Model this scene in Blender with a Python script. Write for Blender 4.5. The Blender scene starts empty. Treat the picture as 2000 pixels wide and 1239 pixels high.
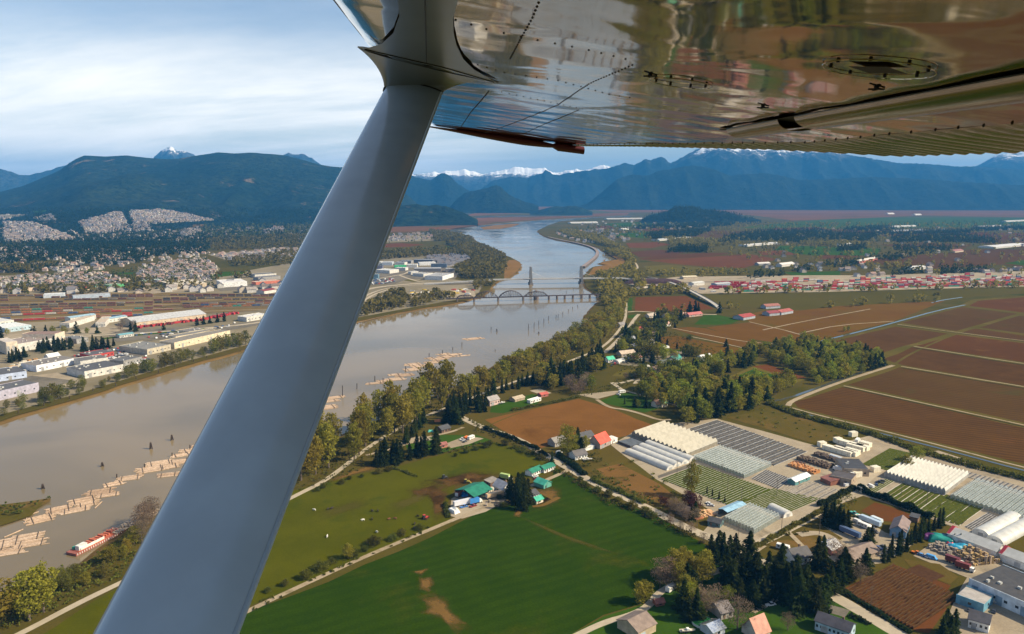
import bpy, math, random
import numpy as np
from mathutils import Vector, Matrix, noise
from mathutils.geometry import tessellate_polygon

R = math.radians
rng = random.Random(7)
S = bpy.context.scene
COL = S.collection

# ------------------------------------------------------------------ camera, sky, sun, exposure
CAMZ, F, PX0, PY0 = 200.0, 1500.0, 1000.0, 619.5
PITCH = math.atan(244.5 / F)
cam = bpy.data.cameras.new('camera')
cam.sensor_width = 36; cam.lens = 27.0; cam.clip_start = 0.05; cam.clip_end = 90000
co = bpy.data.objects.new('camera', cam); COL.objects.link(co)
co.location = (0, 0, CAMZ); co.rotation_euler = (math.pi / 2 - PITCH, 0, 0)
S.camera = co

SUN_EL, SUN_AZ = R(37), R(98)          # azimuth clockwise from +Y (straight ahead)
S.view_settings.view_transform = 'Standard'; S.view_settings.look = 'None'
S.view_settings.exposure = 0.72; S.view_settings.gamma = 1.0
S.view_settings.use_curve_mapping = False
w = bpy.data.worlds.new('World'); S.world = w; w.use_nodes = True
nt = w.node_tree; nt.nodes.clear(); N, L = nt.nodes.new, nt.links.new
out = N('ShaderNodeOutputWorld'); bg = N('ShaderNodeBackground'); bg.inputs[1].default_value = 0.088
sky = N('ShaderNodeTexSky'); sky.sky_type = 'NISHITA'; sky.sun_disc = False
sky.sun_elevation = SUN_EL; sky.sun_rotation = SUN_AZ
sky.altitude = 300; sky.air_density = 1.0; sky.dust_density = 1.3; sky.ozone_density = 1.0
tc = N('ShaderNodeTexCoord'); sp = N('ShaderNodeSeparateXYZ'); L(tc.outputs['Generated'], sp.inputs[0])
def wm(op, a, b=None, c=None):
    n = N('ShaderNodeMath'); n.operation = op
    for i, v in enumerate((a, b, c)):
        if v is None: continue
        if hasattr(v, 'links'): L(v, n.inputs[i])
        else: n.inputs[i].default_value = v
    return n.outputs[0]
zz = wm('ADD', wm('MAXIMUM', sp.outputs[2], 0.0), 0.10)
cu, cv = wm('DIVIDE', sp.outputs[0], zz), wm('DIVIDE', sp.outputs[1], zz)
cx = N('ShaderNodeCombineXYZ')                     # a flat layer of cirrus, streaked along one wind direction
a_ = R(-20)
L(wm('MULTIPLY', wm('ADD', wm('MULTIPLY', cu, math.cos(a_)), wm('MULTIPLY', cv, math.sin(a_))), 0.42), cx.inputs[0])
L(wm('SUBTRACT', wm('MULTIPLY', cv, math.cos(a_)), wm('MULTIPLY', cu, math.sin(a_))), cx.inputs[1])
nz = N('ShaderNodeTexNoise'); nz.inputs['Scale'].default_value = 0.85; nz.inputs['Detail'].default_value = 10
nz.inputs['Roughness'].default_value = 0.63; nz.inputs['Distortion'].default_value = 0.35
L(cx.outputs[0], nz.inputs['Vector'])
mr = N('ShaderNodeMapRange'); mr.interpolation_type = 'SMOOTHSTEP'
L(nz.outputs['Fac'], mr.inputs[0])
for i, v in enumerate((0.30, 0.68, 0.32, 1.0)): mr.inputs[i + 1].default_value = v
mx = N('ShaderNodeMapRange'); mx.interpolation_type = 'SMOOTHSTEP'; L(sp.outputs[0], mx.inputs[0])   # thick to the west, thin to the east
for i, v in enumerate((-0.16, 0.10, 1.0, 0.18)): mx.inputs[i + 1].default_value = v
mz = N('ShaderNodeMapRange'); mz.interpolation_type = 'SMOOTHSTEP'; L(sp.outputs[2], mz.inputs[0])   # the bank ends in a clear strip above the hills
for i, v in enumerate((0.11, 0.21, 1.0, 0.14)): mz.inputs[i + 1].default_value = v
cm = wm('MULTIPLY', wm('MULTIPLY', mr.outputs[0], mx.outputs[0]), mz.outputs[0])
mix = N('ShaderNodeMix'); mix.data_type = 'RGBA'; mix.blend_type = 'MIX'
L(wm('MULTIPLY', cm, 0.92), mix.inputs[0]); L(sky.outputs[0], mix.inputs[6]); mix.inputs[7].default_value = (10.8, 10.2, 9.2, 1)
L(mix.outputs[2], bg.inputs[0]); L(bg.outputs[0], out.inputs[0])

sl = bpy.data.lights.new('sun', 'SUN'); sl.energy = 5.0; sl.angle = R(0.53); sl.color = (1.0, 0.86, 0.61)
so = bpy.data.objects.new('sun', sl); COL.objects.link(so)
sdir = Vector((math.sin(SUN_AZ) * math.cos(SUN_EL), math.cos(SUN_AZ) * math.cos(SUN_EL), math.sin(SUN_EL)))
so.rotation_euler = sdir.to_track_quat('Z', 'Y').to_euler(); so.location = (300, 0, 600)

# ------------------------------------------------------------------ helpers
cp, spn = math.cos(PITCH), math.sin(PITCH)
def ray(px, py):
    u, v = (px - PX0) / F, -(py - PY0) / F
    return Vector((u, cp + v * spn, -spn + v * cp))
def G(px, py, z=0.0):
    """ground point (height z) seen at a photo pixel"""
    d = ray(px, py); t = (z - CAMZ) / d.z
    return Vector((d.x * t, d.y * t, z))
def A(px, py, Y):
    d = ray(px, py); t = Y / d.y
    return Vector((d.x * t, Y, CAMZ + d.z * t))
def P(x, y, z):
    """photo pixel of a world point"""
    dz = z - CAMZ; dep = y * cp - dz * spn
    return PX0 + F * x / dep, PY0 - F * (y * spn + dz * cp) / dep
def inside(p, poly):
    c = False; x, y = p[0], p[1]; j = len(poly) - 1
    for i in range(len(poly)):
        a, b = poly[i], poly[j]
        if (a[1] > y) != (b[1] > y) and x < (b[0] - a[0]) * (y - a[1]) / (b[1] - a[1]) + a[0]: c = not c
        j = i
    return c
def tag(o, label=None, cat=None, group=None, kind=None):
    if label: o['label'] = label
    if cat: o['category'] = cat
    if group: o['group'] = group
    if kind: o['kind'] = kind
    return o
def thing(name, label, cat, loc=(0, 0, 0), rz=0.0, group=None):
    o = bpy.data.objects.new(name, None); COL.objects.link(o); o.empty_display_size = 0.5
    o.location = loc; o.rotation_euler = (0, 0, rz)
    return tag(o, label, cat, group)
def dup(root, loc, rz=0.0, sc=1.0, label=None, group=None):
    r = root.copy(); COL.objects.link(r); r.location = loc; r.rotation_euler = (0, 0, rz)
    r.scale = (sc,) * 3 if not isinstance(sc, tuple) else sc
    if label: r['label'] = label
    if group: r['group'] = group
    for ch in root.children:
        c = ch.copy(); COL.objects.link(c); c.parent = r
        for g in ch.children:
            d = g.copy(); COL.objects.link(d); d.parent = c
    return r

class MB:
    def __init__(s): s.v, s.f, s.m, s.k = [], [], [], 0
    def poly(s, *p):
        n = len(s.v); s.v += [tuple(q) for q in p]; s.f.append(tuple(range(n, n + len(p)))); s.m.append(s.k); return s
    def box(s, cx, cy, z0, sx, sy, h, rz=0.0, dx=0.0):
        c, q = math.cos(rz), math.sin(rz); n = len(s.v)
        for z in (z0, z0 + h):
            for a, b in ((-1, -1), (1, -1), (1, 1), (-1, 1)):
                x, y = a * sx / 2, b * sy / 2
                s.v.append((cx + x * c - y * q, cy + x * q + y * c, z))
        for f in ((0, 3, 2, 1), (4, 5, 6, 7), (0, 1, 5, 4), (1, 2, 6, 5), (2, 3, 7, 6), (3, 0, 4, 7)):
            s.f.append(tuple(n + i for i in f)); s.m.append(s.k)
        return s
    def prism(s, prof, y0, y1, axis='y'):
        """profile (a, z) points extruded along y (or x)"""
        n = len(s.v); k = len(prof)
        for y in (y0, y1):
            for a, z in prof: s.v.append((a, y, z) if axis == 'y' else (y, a, z))
        s.f.append(tuple(n + i for i in range(k))); s.f.append(tuple(n + k + i for i in reversed(range(k)))); s.m += [s.k] * 2
        for i in range(k):
            j = (i + 1) % k; s.f.append((n + i, n + k + i, n + k + j, n + j)); s.m.append(s.k)
        return s
    def tube(s, pts, rad, sides=6, caps=True):
        pts = [Vector(p) for p in pts]; n0 = len(s.v); m = len(pts)
        if not hasattr(rad, '__len__'): rad = [rad] * m
        for i, p in enumerate(pts):
            t = (pts[min(i + 1, m - 1)] - pts[max(i - 1, 0)]).normalized()
            a = t.orthogonal().normalized() if abs(t.z) > .9 else t.cross(Vector((0, 0, 1))).normalized()
            b = t.cross(a)
            for j in range(sides):
                th = 2 * math.pi * j / sides; s.v.append(tuple(p + (a * math.cos(th) + b * math.sin(th)) * rad[i]))
        for i in range(m - 1):
            for j in range(sides):
                k = (j + 1) % sides; a, b = n0 + i * sides, n0 + (i + 1) * sides
                s.f.append((a + j, a + k, b + k, b + j)); s.m.append(s.k)
        if caps:
            s.f.append(tuple(n0 + j for j in range(sides))); s.f.append(tuple(n0 + (m - 1) * sides + j for j in reversed(range(sides)))); s.m += [s.k] * 2
        return s
    def grid(s, fn, nu, nv):
        n = len(s.v)
        for i in range(nu + 1):
            for j in range(nv + 1): s.v.append(tuple(fn(i / nu, j / nv)))
        for i in range(nu):
            for j in range(nv):
                a = n + i * (nv + 1) + j; s.f.append((a, a + nv + 1, a + nv + 2, a + 1)); s.m.append(s.k)
        return s
    def mesh(s, name, mats, smooth=False):
        me = bpy.data.meshes.new(name); me.from_pydata(s.v, [], s.f)
        for m in (mats if isinstance(mats, (list, tuple)) else [mats]): me.materials.append(m)
        me.polygons.foreach_set('material_index', s.m)
        if smooth: me.polygons.foreach_set('use_smooth', [True] * len(s.f))
        me.update(); return me
    def build(s, name, mats, parent=None, smooth=False):
        o = bpy.data.objects.new(name, s.mesh(name, mats, smooth)); COL.objects.link(o)
        if parent: o.parent = parent
        return o

def np_mesh(name, V, Fq, mats, mi=None):
    """mesh from numpy arrays, all faces with the same corner count"""
    me = bpy.data.meshes.new(name); k = Fq.shape[1]
    me.vertices.add(len(V)); me.vertices.foreach_set('co', np.asarray(V, np.float32).ravel())
    me.loops.add(Fq.size); me.loops.foreach_set('vertex_index', Fq.astype(np.int32).ravel())
    me.polygons.add(len(Fq)); me.polygons.foreach_set('loop_start', (np.arange(len(Fq)) * k).astype(np.int32))
    for m in (mats if isinstance(mats, (list, tuple)) else [mats]): me.materials.append(m)
    if mi is not None: me.polygons.foreach_set('material_index', np.asarray(mi, np.int32))
    me.update(calc_edges=True); return me
def link(name, me, parent=None):
    o = bpy.data.objects.new(name, me); COL.objects.link(o)
    if parent: o.parent = parent
    return o

# ------------------------------------------------------------------ materials
class NT:
    def __init__(s, name):
        s.m = bpy.data.materials.new(name); s.m.use_nodes = True; s.t = s.m.node_tree
        s.b = s.t.nodes['Principled BSDF']; s.o = s.t.nodes['Material Output']
    def n(s, k): return s.t.nodes.new(k)
    def l(s, a, b): s.t.links.new(a, b)
    def setin(s, i, v):
        if hasattr(v, 'links'): s.l(v, i)
        else: i.default_value = v
    def math(s, op, a, b=0.0, clamp=False):
        n = s.n('ShaderNodeMath'); n.operation = op; n.use_clamp = clamp
        s.setin(n.inputs[0], a); s.setin(n.inputs[1], b); return n.outputs[0]
    def pos(s):
        return s.n('ShaderNodeNewGeometry').outputs['Position']
    def noise(s, vec, scale, detail=4, rough=0.55, dist=0.0):
        n = s.n('ShaderNodeTexNoise'); s.l(vec, n.inputs['Vector']); n.inputs['Scale'].default_value = scale
        n.inputs['Detail'].default_value = detail; n.inputs['Roughness'].default_value = rough; n.inputs['Distortion'].default_value = dist
        return n.outputs['Fac']
    def ramp(s, f, lo, hi, a=0.0, b=1.0):
        n = s.n('ShaderNodeMapRange'); n.interpolation_type = 'SMOOTHSTEP'; s.l(f, n.inputs[0])
        for i, v in enumerate((lo, hi, a, b)): n.inputs[i + 1].default_value = v
        return n.outputs[0]
    def mix(s, f, a, b, mode='MIX'):
        n = s.n('ShaderNodeMix'); n.data_type = 'RGBA'; n.blend_type = mode
        s.setin(n.inputs[0], f)
        for i, v in ((6, a), (7, b)):
            if hasattr(v, 'links'): s.l(v, n.inputs[i])
            else: n.inputs[i].default_value = (*v[:3], 1)
        return n.outputs[2]
    def bump(s, h, strength, dist=1.0):
        n = s.n('ShaderNodeBump'); n.inputs['Strength'].default_value = strength; n.inputs['Distance'].default_value = dist
        s.l(h, n.inputs['Height']); s.l(n.outputs[0], s.b.inputs['Normal'])
    def done(s, col, rough=0.85, metal=0.0, spec=0.3):
        s.setin(s.b.inputs['Base Color'], col if hasattr(col, 'links') else (*col[:3], 1))
        s.b.inputs['Roughness'].default_value = rough; s.b.inputs['Metallic'].default_value = metal
        s.b.inputs['Specular IOR Level'].default_value = spec
        return s.m
def sc3(c, k): return tuple(x * k for x in c)

def plain(name, c, rough=0.7, metal=0.0, spec=0.3, var=0.25, scale=0.4, rnd=0.0):
    """paint / metal / cladding with weathering, and a little difference from one object to the next"""
    t = NT(name); p = t.pos()
    f = t.ramp(t.noise(p, scale, 4), 0.3, 0.7)
    col = t.mix(f, sc3(c, 1 - var), sc3(c, 1 + var * .6))
    if rnd:
        r = t.n('ShaderNodeObjectInfo').outputs['Random']
        hs = t.n('ShaderNodeHueSaturation'); t.l(col, hs.inputs['Color'])
        t.l(t.math('ADD', t.math('MULTIPLY', r, 2 * rnd), 1 - rnd), hs.inputs['Value'])
        col = hs.outputs[0]
    return t.done(col, rough, metal, spec)

def field(name, a, b, c=None, s1=0.004, s2=0.05, ang=0.0, step=0.0, amt=0.3, cthr=0.55, row=None, fine=0.25):
    """soil or turf: broad patches a/b, blotches of c, optional crop rows"""
    k = (.88, .82, .72) if name[:4] in ('road', 'lane', 'asph') or 'gravel' in name or 'urban' in name else (.62, .53, .29)
    a, b, c, row = [x and tuple(u * v for u, v in zip(x, k)) for x in (a, b, c, row)]
    t = NT(name); p = t.pos()
    col = t.mix(t.ramp(t.noise(p, s1, 5, 0.6), 0.35, 0.65), a, b)
    col = t.mix(t.ramp(t.noise(p, s2, 5, 0.65), 0.3, 0.75, 0, 0.55), col, sc3(b, 1.25))
    if c: col = t.mix(t.ramp(t.noise(p, s2 * .32, 6, 0.7, 0.5), cthr, cthr + .15), col, c)
    if step:
        sx = t.n('ShaderNodeSeparateXYZ'); t.l(p, sx.inputs[0])
        q = t.math('ADD', t.math('MULTIPLY', sx.outputs[0], math.cos(ang) / step), t.math('MULTIPLY', sx.outputs[1], math.sin(ang) / step))
        q = t.math('ADD', q, t.math('MULTIPLY', t.noise(p, 0.02, 2), 1.2))
        wv = t.ramp(t.math('SINE', t.math('MULTIPLY', q, 2 * math.pi)), -0.4, 0.6)
        wv = t.math('MULTIPLY', wv, t.ramp(t.noise(p, 0.035, 4), 0.25, 0.7, 0.35 * amt, amt))
        col = t.mix(wv, col, row or sc3(a, 0.4))
    if fine: col = t.mix(t.ramp(t.noise(p, 0.9, 3, 0.7), 0.35, 0.65, 0, fine), col, sc3(a, 0.45))
    return t.done(col, 1.0, 0, 0.0)

def leaf(name, a, b, rnd=0.25, s=0.25, hue=0.02, trans=0.0):
    t = NT(name); p = t.pos()
    f = t.ramp(t.noise(p, s, 3, 0.7), 0.3, 0.7)
    col = t.mix(f, a, b)
    r = t.n('ShaderNodeObjectInfo').outputs['Random']
    hs = t.n('ShaderNodeHueSaturation'); t.l(col, hs.inputs['Color'])
    t.l(t.math('ADD', t.math('MULTIPLY', r, 2 * rnd), 1 - rnd), hs.inputs['Value'])
    r2 = t.math('FRACT', t.math('MULTIPLY', r, 7.31))
    t.l(t.math('ADD', t.math('MULTIPLY', r2, 2 * hue), 0.5 - hue), hs.inputs['Hue'])
    m = t.done(hs.outputs[0], 0.8, 0, 0.1)
    tl = t.n('ShaderNodeBsdfTranslucent'); t.l(hs.outputs[0], tl.inputs[0]); ms = t.n('ShaderNodeMixShader'); ms.inputs[0].default_value = .48
    t.l(t.b.outputs[0], ms.inputs[1]); t.l(tl.outputs[0], ms.inputs[2]); t.l(ms.outputs[0], t.o.inputs[0]); return m

M = {}
# ------------------------------------------------------------------ setting: water, land, fields, roads
def wobble(pts, amp=2.0, seg=25.0, closed=True):
    o = []; n = len(pts)
    for i in range(n if closed else n - 1):
        a, b = pts[i], pts[(i + 1) % n]; k = max(1, min(60, int((b - a).length / seg)))
        for j in range(k):
            q = a.lerp(b, j / k)
            if j or amp > 0:
                q = q + Vector((noise.noise((q.x * .03, q.y * .03, 3.1)), noise.noise((q.x * .03, q.y * .03, 9.7)), 0)) * amp * 1.6
            o.append(q)
    if not closed: o.append(pts[-1])
    return o
LAYER = [0.03]
def sheet(name, px, mat, z=None, kind='structure', amp=1.0, seg=25.0, world=False, label=None):
    pts = [Vector((*p, 0)) if world else G(*p) for p in px]
    pts = wobble(pts, amp, seg)
    if z is None: z = LAYER[0]; LAYER[0] += 0.0015
    tri = tessellate_polygon([pts])
    me = bpy.data.meshes.new(name); me.from_pydata([(p.x, p.y, z) for p in pts], [], [t if (pts[t[1]] - pts[t[0]]).cross(pts[t[2]] - pts[t[0]]).z > 0 else t[::-1] for t in tri])
    me.materials.append(mat); me.update()
    o = link(name, me); tag(o, label, None, None, kind); return o
SOFT = {}
def soft_mat(k):
    if k not in SOFT:
        m = M[k].copy(); m.name = M[k].name + '_ragged'; t = m.node_tree; n = t.nodes; o = n['Material Output']; b = n['Principled BSDF']
        at = n.new('ShaderNodeAttribute'); at.attribute_name = 'edge'; ge = n.new('ShaderNodeNewGeometry'); nz = n.new('ShaderNodeTexNoise'); nz.inputs['Scale'].default_value = .34; nz.inputs['Detail'].default_value = 6; nz.inputs['Roughness'].default_value = .72
        t.links.new(ge.outputs['Position'], nz.inputs['Vector']); a = n.new('ShaderNodeMath'); a.operation = 'ADD'; t.links.new(at.outputs['Fac'], a.inputs[0]); t.links.new(nz.outputs['Fac'], a.inputs[1])
        r = n.new('ShaderNodeMapRange'); r.interpolation_type = 'SMOOTHSTEP'; t.links.new(a.outputs[0], r.inputs[0])
        for i, v in enumerate((.62, 1.32, 0.0, .5 if k == 'dry' else .92)): r.inputs[i + 1].default_value = v
        tr = n.new('ShaderNodeBsdfTransparent'); mx_ = n.new('ShaderNodeMixShader'); t.links.new(r.outputs[0], mx_.inputs[0]); t.links.new(tr.outputs[0], mx_.inputs[1]); t.links.new(b.outputs[0], mx_.inputs[2]); t.links.new(mx_.outputs[0], o.inputs[0]); SOFT[k] = m
    return SOFT[k]
def blotch(name, px, k, grow=1.35):
    """worn or bare patch with a ragged, fading edge"""
    pts = wobble([G(*p) for p in px], 2.0, 8.0); c = sum(pts, Vector()) / len(pts); z = LAYER[0]; LAYER[0] += .0015; n = len(pts); V = [(c.x, c.y, z)]; W_ = [1.0]; Fc = []
    for f, e in ((.5, .72), (.95, .36), (grow * 1.2, 0.0)):
        V += [(c.x + (p.x - c.x) * f, c.y + (p.y - c.y) * f, z) for p in pts]; W_ += [e] * n
    for i in range(n):
        j = (i + 1) % n; Fc.append((0, 1 + i, 1 + j))
        for r in (0, 1): a, b = 1 + r * n, 1 + (r + 1) * n; Fc.append((a + i, b + i, b + j, a + j))
    me = bpy.data.meshes.new(name); me.from_pydata(V, [], Fc); at = me.attributes.new('edge', 'FLOAT', 'POINT'); at.data.foreach_set('value', W_); me.materials.append(soft_mat(k)); me.update(); tag(link(name, me), kind='structure')
def smooth_line(pts, it=2):
    for _ in range(it):
        q = [pts[0]]
        for a, b in zip(pts, pts[1:]): q += [a.lerp(b, .25), a.lerp(b, .75)]
        pts = q + [pts[-1]]
    return pts
def strip(name, px, width, mat, z=None, kind='structure', it=2, world=False):
    pts = smooth_line([Vector((*p, 0)) if world else G(*p) for p in px], it)
    if z is None: z = LAYER[0]; LAYER[0] += 0.0015
    mb = MB(); l = []
    for i, p in enumerate(pts):
        t = (pts[min(i + 1, len(pts) - 1)] - pts[max(i - 1, 0)]).normalized(); nrm = Vector((-t.y, t.x, 0))
        wd = width * (0.5 + 0.06 * noise.noise((p.x * .05, p.y * .05, 1)))
        l.append((p + nrm * wd, p - nrm * wd))
    for (a, b), (c, d) in zip(l, l[1:]): mb.poly((b.x, b.y, z), (d.x, d.y, z), (c.x, c.y, z), (a.x, a.y, z))
    o = mb.build(name, mat); tag(o, None, None, None, kind); return o

M['ground'] = field('ground_olive', (.090, .100, .030), (.135, .118, .048), (.055, .085, .022), 0.0025, 0.02)
M['far_ground'] = field('ground_far', (.10, .085, .04), (.07, .09, .03), (.16, .09, .05), 0.001, 0.006, fine=0)
M['urban'] = field('ground_urban', (.30, .27, .22), (.17, .155, .11), (.10, .11, .05), 0.005, 0.03, cthr=.6)
M['yard'] = field('ground_gravel', (.30, .26, .21), (.38, .34, .28), (.2, .18, .14), 0.01, 0.08)
M['asphalt'] = field('asphalt', (.13, .125, .12), (.19, .18, .165), None, 0.02, 0.1)
M['road'] = field('road_pale', (.36, .33, .28), (.44, .40, .34), None, 0.03, 0.15, fine=.12)
M['lane'] = field('lane_gravel', (.30, .25, .19), (.38, .33, .26), (.2, .17, .1), 0.03, 0.15)
M['bank'] = field('bank_mud', (.26, .19, .12), (.17, .125, .08), (.10, .09, .04), 0.02, 0.1)
M['sand'] = field('bank_sand', (.34, .22, .12), (.26, .17, .09), (.16, .12, .05), 0.01, 0.05)
M['lush'] = field('turf_lush', (.029, .074, .003), (.042, .092, .005), (.076, .104, .012), 0.006, 0.045, R(118), 8.0, .30, fine=.35, cthr=.53, row=(.014, .045, .006))
M['lush2'] = field('turf_green', (.045, .12, .018), (.06, .14, .025), (.08, .11, .03), 0.006, 0.06, fine=.2)
M['pasture'] = field('turf_pasture', (.090, .114, .008), (.112, .130, .012), (.056, .098, .012), 0.005, 0.04, fine=.2)
M['plowed'] = field('soil_plowed', (.235, .122, .056), (.28, .148, .07), (.19, .10, .045), 0.006, 0.04, R(100), 3.0, .28, row=(.13, .075, .03))
M['cran'] = field('bog_brown', (.118, .068, .035), (.145, .084, .042), (.185, .098, .046), 0.004, 0.05, R(62), 6.5, .6, .57, row=(.062, .036, .025))
M['cran2'] = field('bog_purple', (.112, .066, .037), (.138, .082, .044), (.165, .088, .044), 0.004, 0.03, R(62), 9, .25, .58, row=(.06, .036, .026))
M['orange'] = field('bog_orange', (.215, .118, .034), (.18, .104, .036), (.215, .150, .03), 0.004, 0.03, R(62), 8, .2, .56)
M['cran_b'] = field('bog_rust', (.165, .080, .036), (.130, .066, .034), (.19, .11, .05), 0.005, 0.05, R(62), 6.5, .5, .55, row=(.08, .04, .025))
M['cran_c'] = field('bog_olive', (.150, .098, .046), (.120, .074, .038), (.11, .10, .04), 0.004, 0.04, R(62), 7.5, .5, .55, row=(.075, .048, .028))
M['orange_b'] = field('bog_amber', (.215, .140, .032), (.18, .098, .034), (.16, .13, .035), 0.005, 0.04, R(62), 8, .3)
VAR = {'cran': ['cran', 'cran_c', 'cran'], 'cran2': ['cran2', 'cran_c', 'cran_b'], 'orange': ['orange', 'orange_b', 'orange'], 'purple': ['purple', 'cran_b', 'redsoil'], 'plowed': ['plowed', 'cran_b', 'cran_c']}
M['redsoil'] = field('soil_red', (.20, .085, .05), (.165, .075, .042), (.15, .09, .05), 0.006, 0.05)
M['purple'] = field('soil_purple', (.15, .078, .058), (.12, .065, .05), (.19, .12, .08), 0.004, 0.03, R(20), 14, .2)
M['marsh'] = field('marsh_rust', (.24, .115, .065), (.17, .095, .055), (.11, .10, .05), 0.0015, 0.008, fine=0)
M['dry'] = field('grass_dry', (.20, .18, .07), (.14, .14, .045), (.09, .10, .035), 0.006, 0.03)
M['olive'] = field('grass_olive', (.135, .128, .040), (.105, .105, .032), (.14, .11, .06), 0.002, 0.01)
M['rough'] = field('grass_rough', (.11, .115, .032), (.16, .13, .06), (.24, .17, .10), 0.012, 0.06, cthr=.52)
M['mud'] = field('mud_trampled', (.20, .125, .07), (.15, .09, .05), (.055, .035, .022), 0.02, 0.08, cthr=.5)
M['bare'] = field('soil_bare', (.27, .18, .10), (.21, .145, .075), (.08, .09, .03), 0.03, 0.15)
M['dike'] = field('grass_dike', (.17, .15, .06), (.12, .12, .04), (.22, .19, .10), 0.01, 0.06)
M['scrap'] = field('scrub_clearing', (.27, .165, .095), (.20, .13, .07), (.09, .095, .035), 0.02, 0.08, cthr=.5)

# water: silty brown below a glossy rippled surface
t = NT('river_water'); p = t.pos()
f = t.ramp(t.noise(p, 0.0045, 4, .5, .6), .35, .65)
t.bump(t.noise(p, 0.35, 3, .6), 0.035, 1.0); wind = t.ramp(t.noise(p, .0055, 4, .6, 1.2), .40, .62, .03, .14)
M['water'] = t.done(t.mix(f, (.150, .116, .066), (.215, .160, .088)), 0.06, 0, 0.5); t.l(wind, t.b.inputs['Roughness'])
t.b.inputs['IOR'].default_value = 1.33
M['darkditch'] = field('ditch_dark', (.045, .05, .025), (.06, .06, .03), None)
t = NT('ditch_water'); M['ditch'] = t.done((.06, .065, .06), 0.08, 0, 0.5)

LB = [(-700, 1012), (-300, 902), (-120, 855), (0, 822), (40, 810), (90, 797), (150, 780), (210, 763), (260, 745), (330, 724), (400, 704), (475, 684), (560, 661), (640, 641), (700, 627),
      (760, 614), (820, 603), (880, 594), (915, 586), (940, 578), (956, 567), (962, 556), (970, 550), (992, 543), (1008, 533), (1017, 521), (1014, 512),
      (1003, 506), (992, 500), (978, 497), (970, 488), (955, 481), (930, 471), (920, 463), (900, 456), (880, 453), (868, 450)]
UP = [(885, 446), (905, 442), (931, 440), (977, 436), (1010, 433), (1076, 428), (1140, 425), (1225, 421), (1240, 421)]
RB = [(1240, 421), (1228, 424), (1175, 425), (1142, 428), (1092, 433), (1073, 440), (1058, 447), (1050, 452), (1060, 460), (1075, 466), (1092, 470),
      (1120, 474), (1150, 479), (1170, 484), (1187, 496), (1207, 503), (1205, 507), (1178, 511), (1170, 515), (1187, 518), (1160, 521), (1150, 530),
      (1143, 538), (1141, 548), (1144, 561), (1166, 576), (1175, 586), (1164, 597), (1146, 615), (1142, 621), (1181, 620), (1160, 629), (1148, 633), (1119, 643),
      (1092, 658), (1050, 676), (1010, 692), (975, 712), (930, 737), (890, 755), (850, 775), (800, 795), (740, 820), (690, 845), (640, 870),
      (590, 895), (540, 915), (470, 945), (400, 968), (330, 990), (300, 1000), (268, 1012), (240, 1046), (212, 1070), (165, 1100), (110, 1128), (40, 1152), (-100, 1190), (-600, 1300), (-1000, 1700)]
me = MB().poly((-32000, -1500, -7), (32000, -1500, -7), (32000, 26000, -7), (-32000, 26000, -7)).build('ground', M['far_ground']); tag(me, kind='structure')
me = MB().poly((-4000, 60, -2), (2500, 60, -2), (2500, 7500, -2), (-4000, 7500, -2)).build('river', M['water']); tag(me, kind='structure')
def land(name, bank, rest, mat):
    pts = wobble([G(*p) for p in bank], 3.5, 18.0, closed=False)
    poly = pts + [G(*p) for p in rest]
    tri = tessellate_polygon([poly])
    me = bpy.data.meshes.new(name)
    me.from_pydata([tuple(p) for p in poly], [], [t if (poly[t[1]] - poly[t[0]]).cross(poly[t[2]] - poly[t[0]]).z > 0 else t[::-1] for t in tri])
    me.materials.append(mat); me.update(); tag(link(name, me), kind='structure')
    return pts
lbp = land('land', LB + UP, [(1240, 390), (-1300, 390), (-1300, 1012)], M['ground'])
rbp = land('land', RB, [(3400, 1700), (3400, 390), (1240, 390)], M['ground'])
def bank(name, pts, side, width=5.0, mat=None):
    mb = MB(); prev = None
    for i, p in enumerate(pts):
        t = (pts[min(i + 1, len(pts) - 1)] - pts[max(i - 1, 0)]).normalized(); n = Vector((-t.y, t.x, 0)) * side
        k = width * (1 + .5 * noise.noise((p.x * .02, p.y * .02, 0)))
        cur = (p - n * k * .8 + Vector((0, 0, .04)), p + n * k * .3 + Vector((0, 0, -.9)), p + n * k * 1.2 + Vector((0, 0, -2.6)))
        if prev:
            for a in (0, 1): mb.poly(prev[a], cur[a], cur[a + 1], prev[a + 1])
        prev = cur
    tag(mb.build(name, mat or M['bank']), kind='structure')
bank('river_bank', lbp, -1); bank('river_bank', rbp, -1, 6.0)
# ---- land patches (photo pixel outlines laid on the ground)
sheet('ground', [(-300, 560), (0, 552), (100, 562), (200, 556), (420, 540), (560, 515), (720, 520), (760, 500), (880, 497), (905, 520), (880, 545), (945, 555), (935, 572), (900, 584), (820, 598), (690, 622), (560, 654), (475, 676), (330, 715), (150, 770), (0, 811), (-300, 880)], M['urban'], .010)
sheet('rail_yard_ground', [(-300, 577), (0, 575), (300, 572), (500, 574), (640, 578), (640, 590), (500, 607), (300, 620), (0, 632), (-300, 645)], field('ballast', (.21, .165, .12), (.28, .23, .17), (.13, .10, .075), .004, .03), .014)
for pl in ([(270, 520), (402, 503), (430, 525), (413, 550), (329, 562), (262, 552)], [(-200, 546), (60, 536), (196, 531), (262, 552), (210, 566), (-200, 572)], [(405, 497), (560, 484), (620, 492), (574, 507), (444, 509)], [(760, 462), (840, 458), (850, 470), (730, 476)]):
    sheet('ground', pl, M['urban'], .018)
for pl in ([(405, 536), (440, 531), (484, 530), (470, 537), (430, 541), (412, 540)], [(98, 562), (145, 558), (142, 566), (100, 567)], [(0, 558), (34, 557), (30, 564), (0, 566)], [(225, 533), (262, 532), (258, 536), (228, 537)]):
    sheet('field', pl, M['lush2'])
sheet('field', [(790, 494), (830, 484), (880, 481), (905, 484), (918, 490), (870, 494), (820, 496)], M['lush2'], .022)
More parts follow.
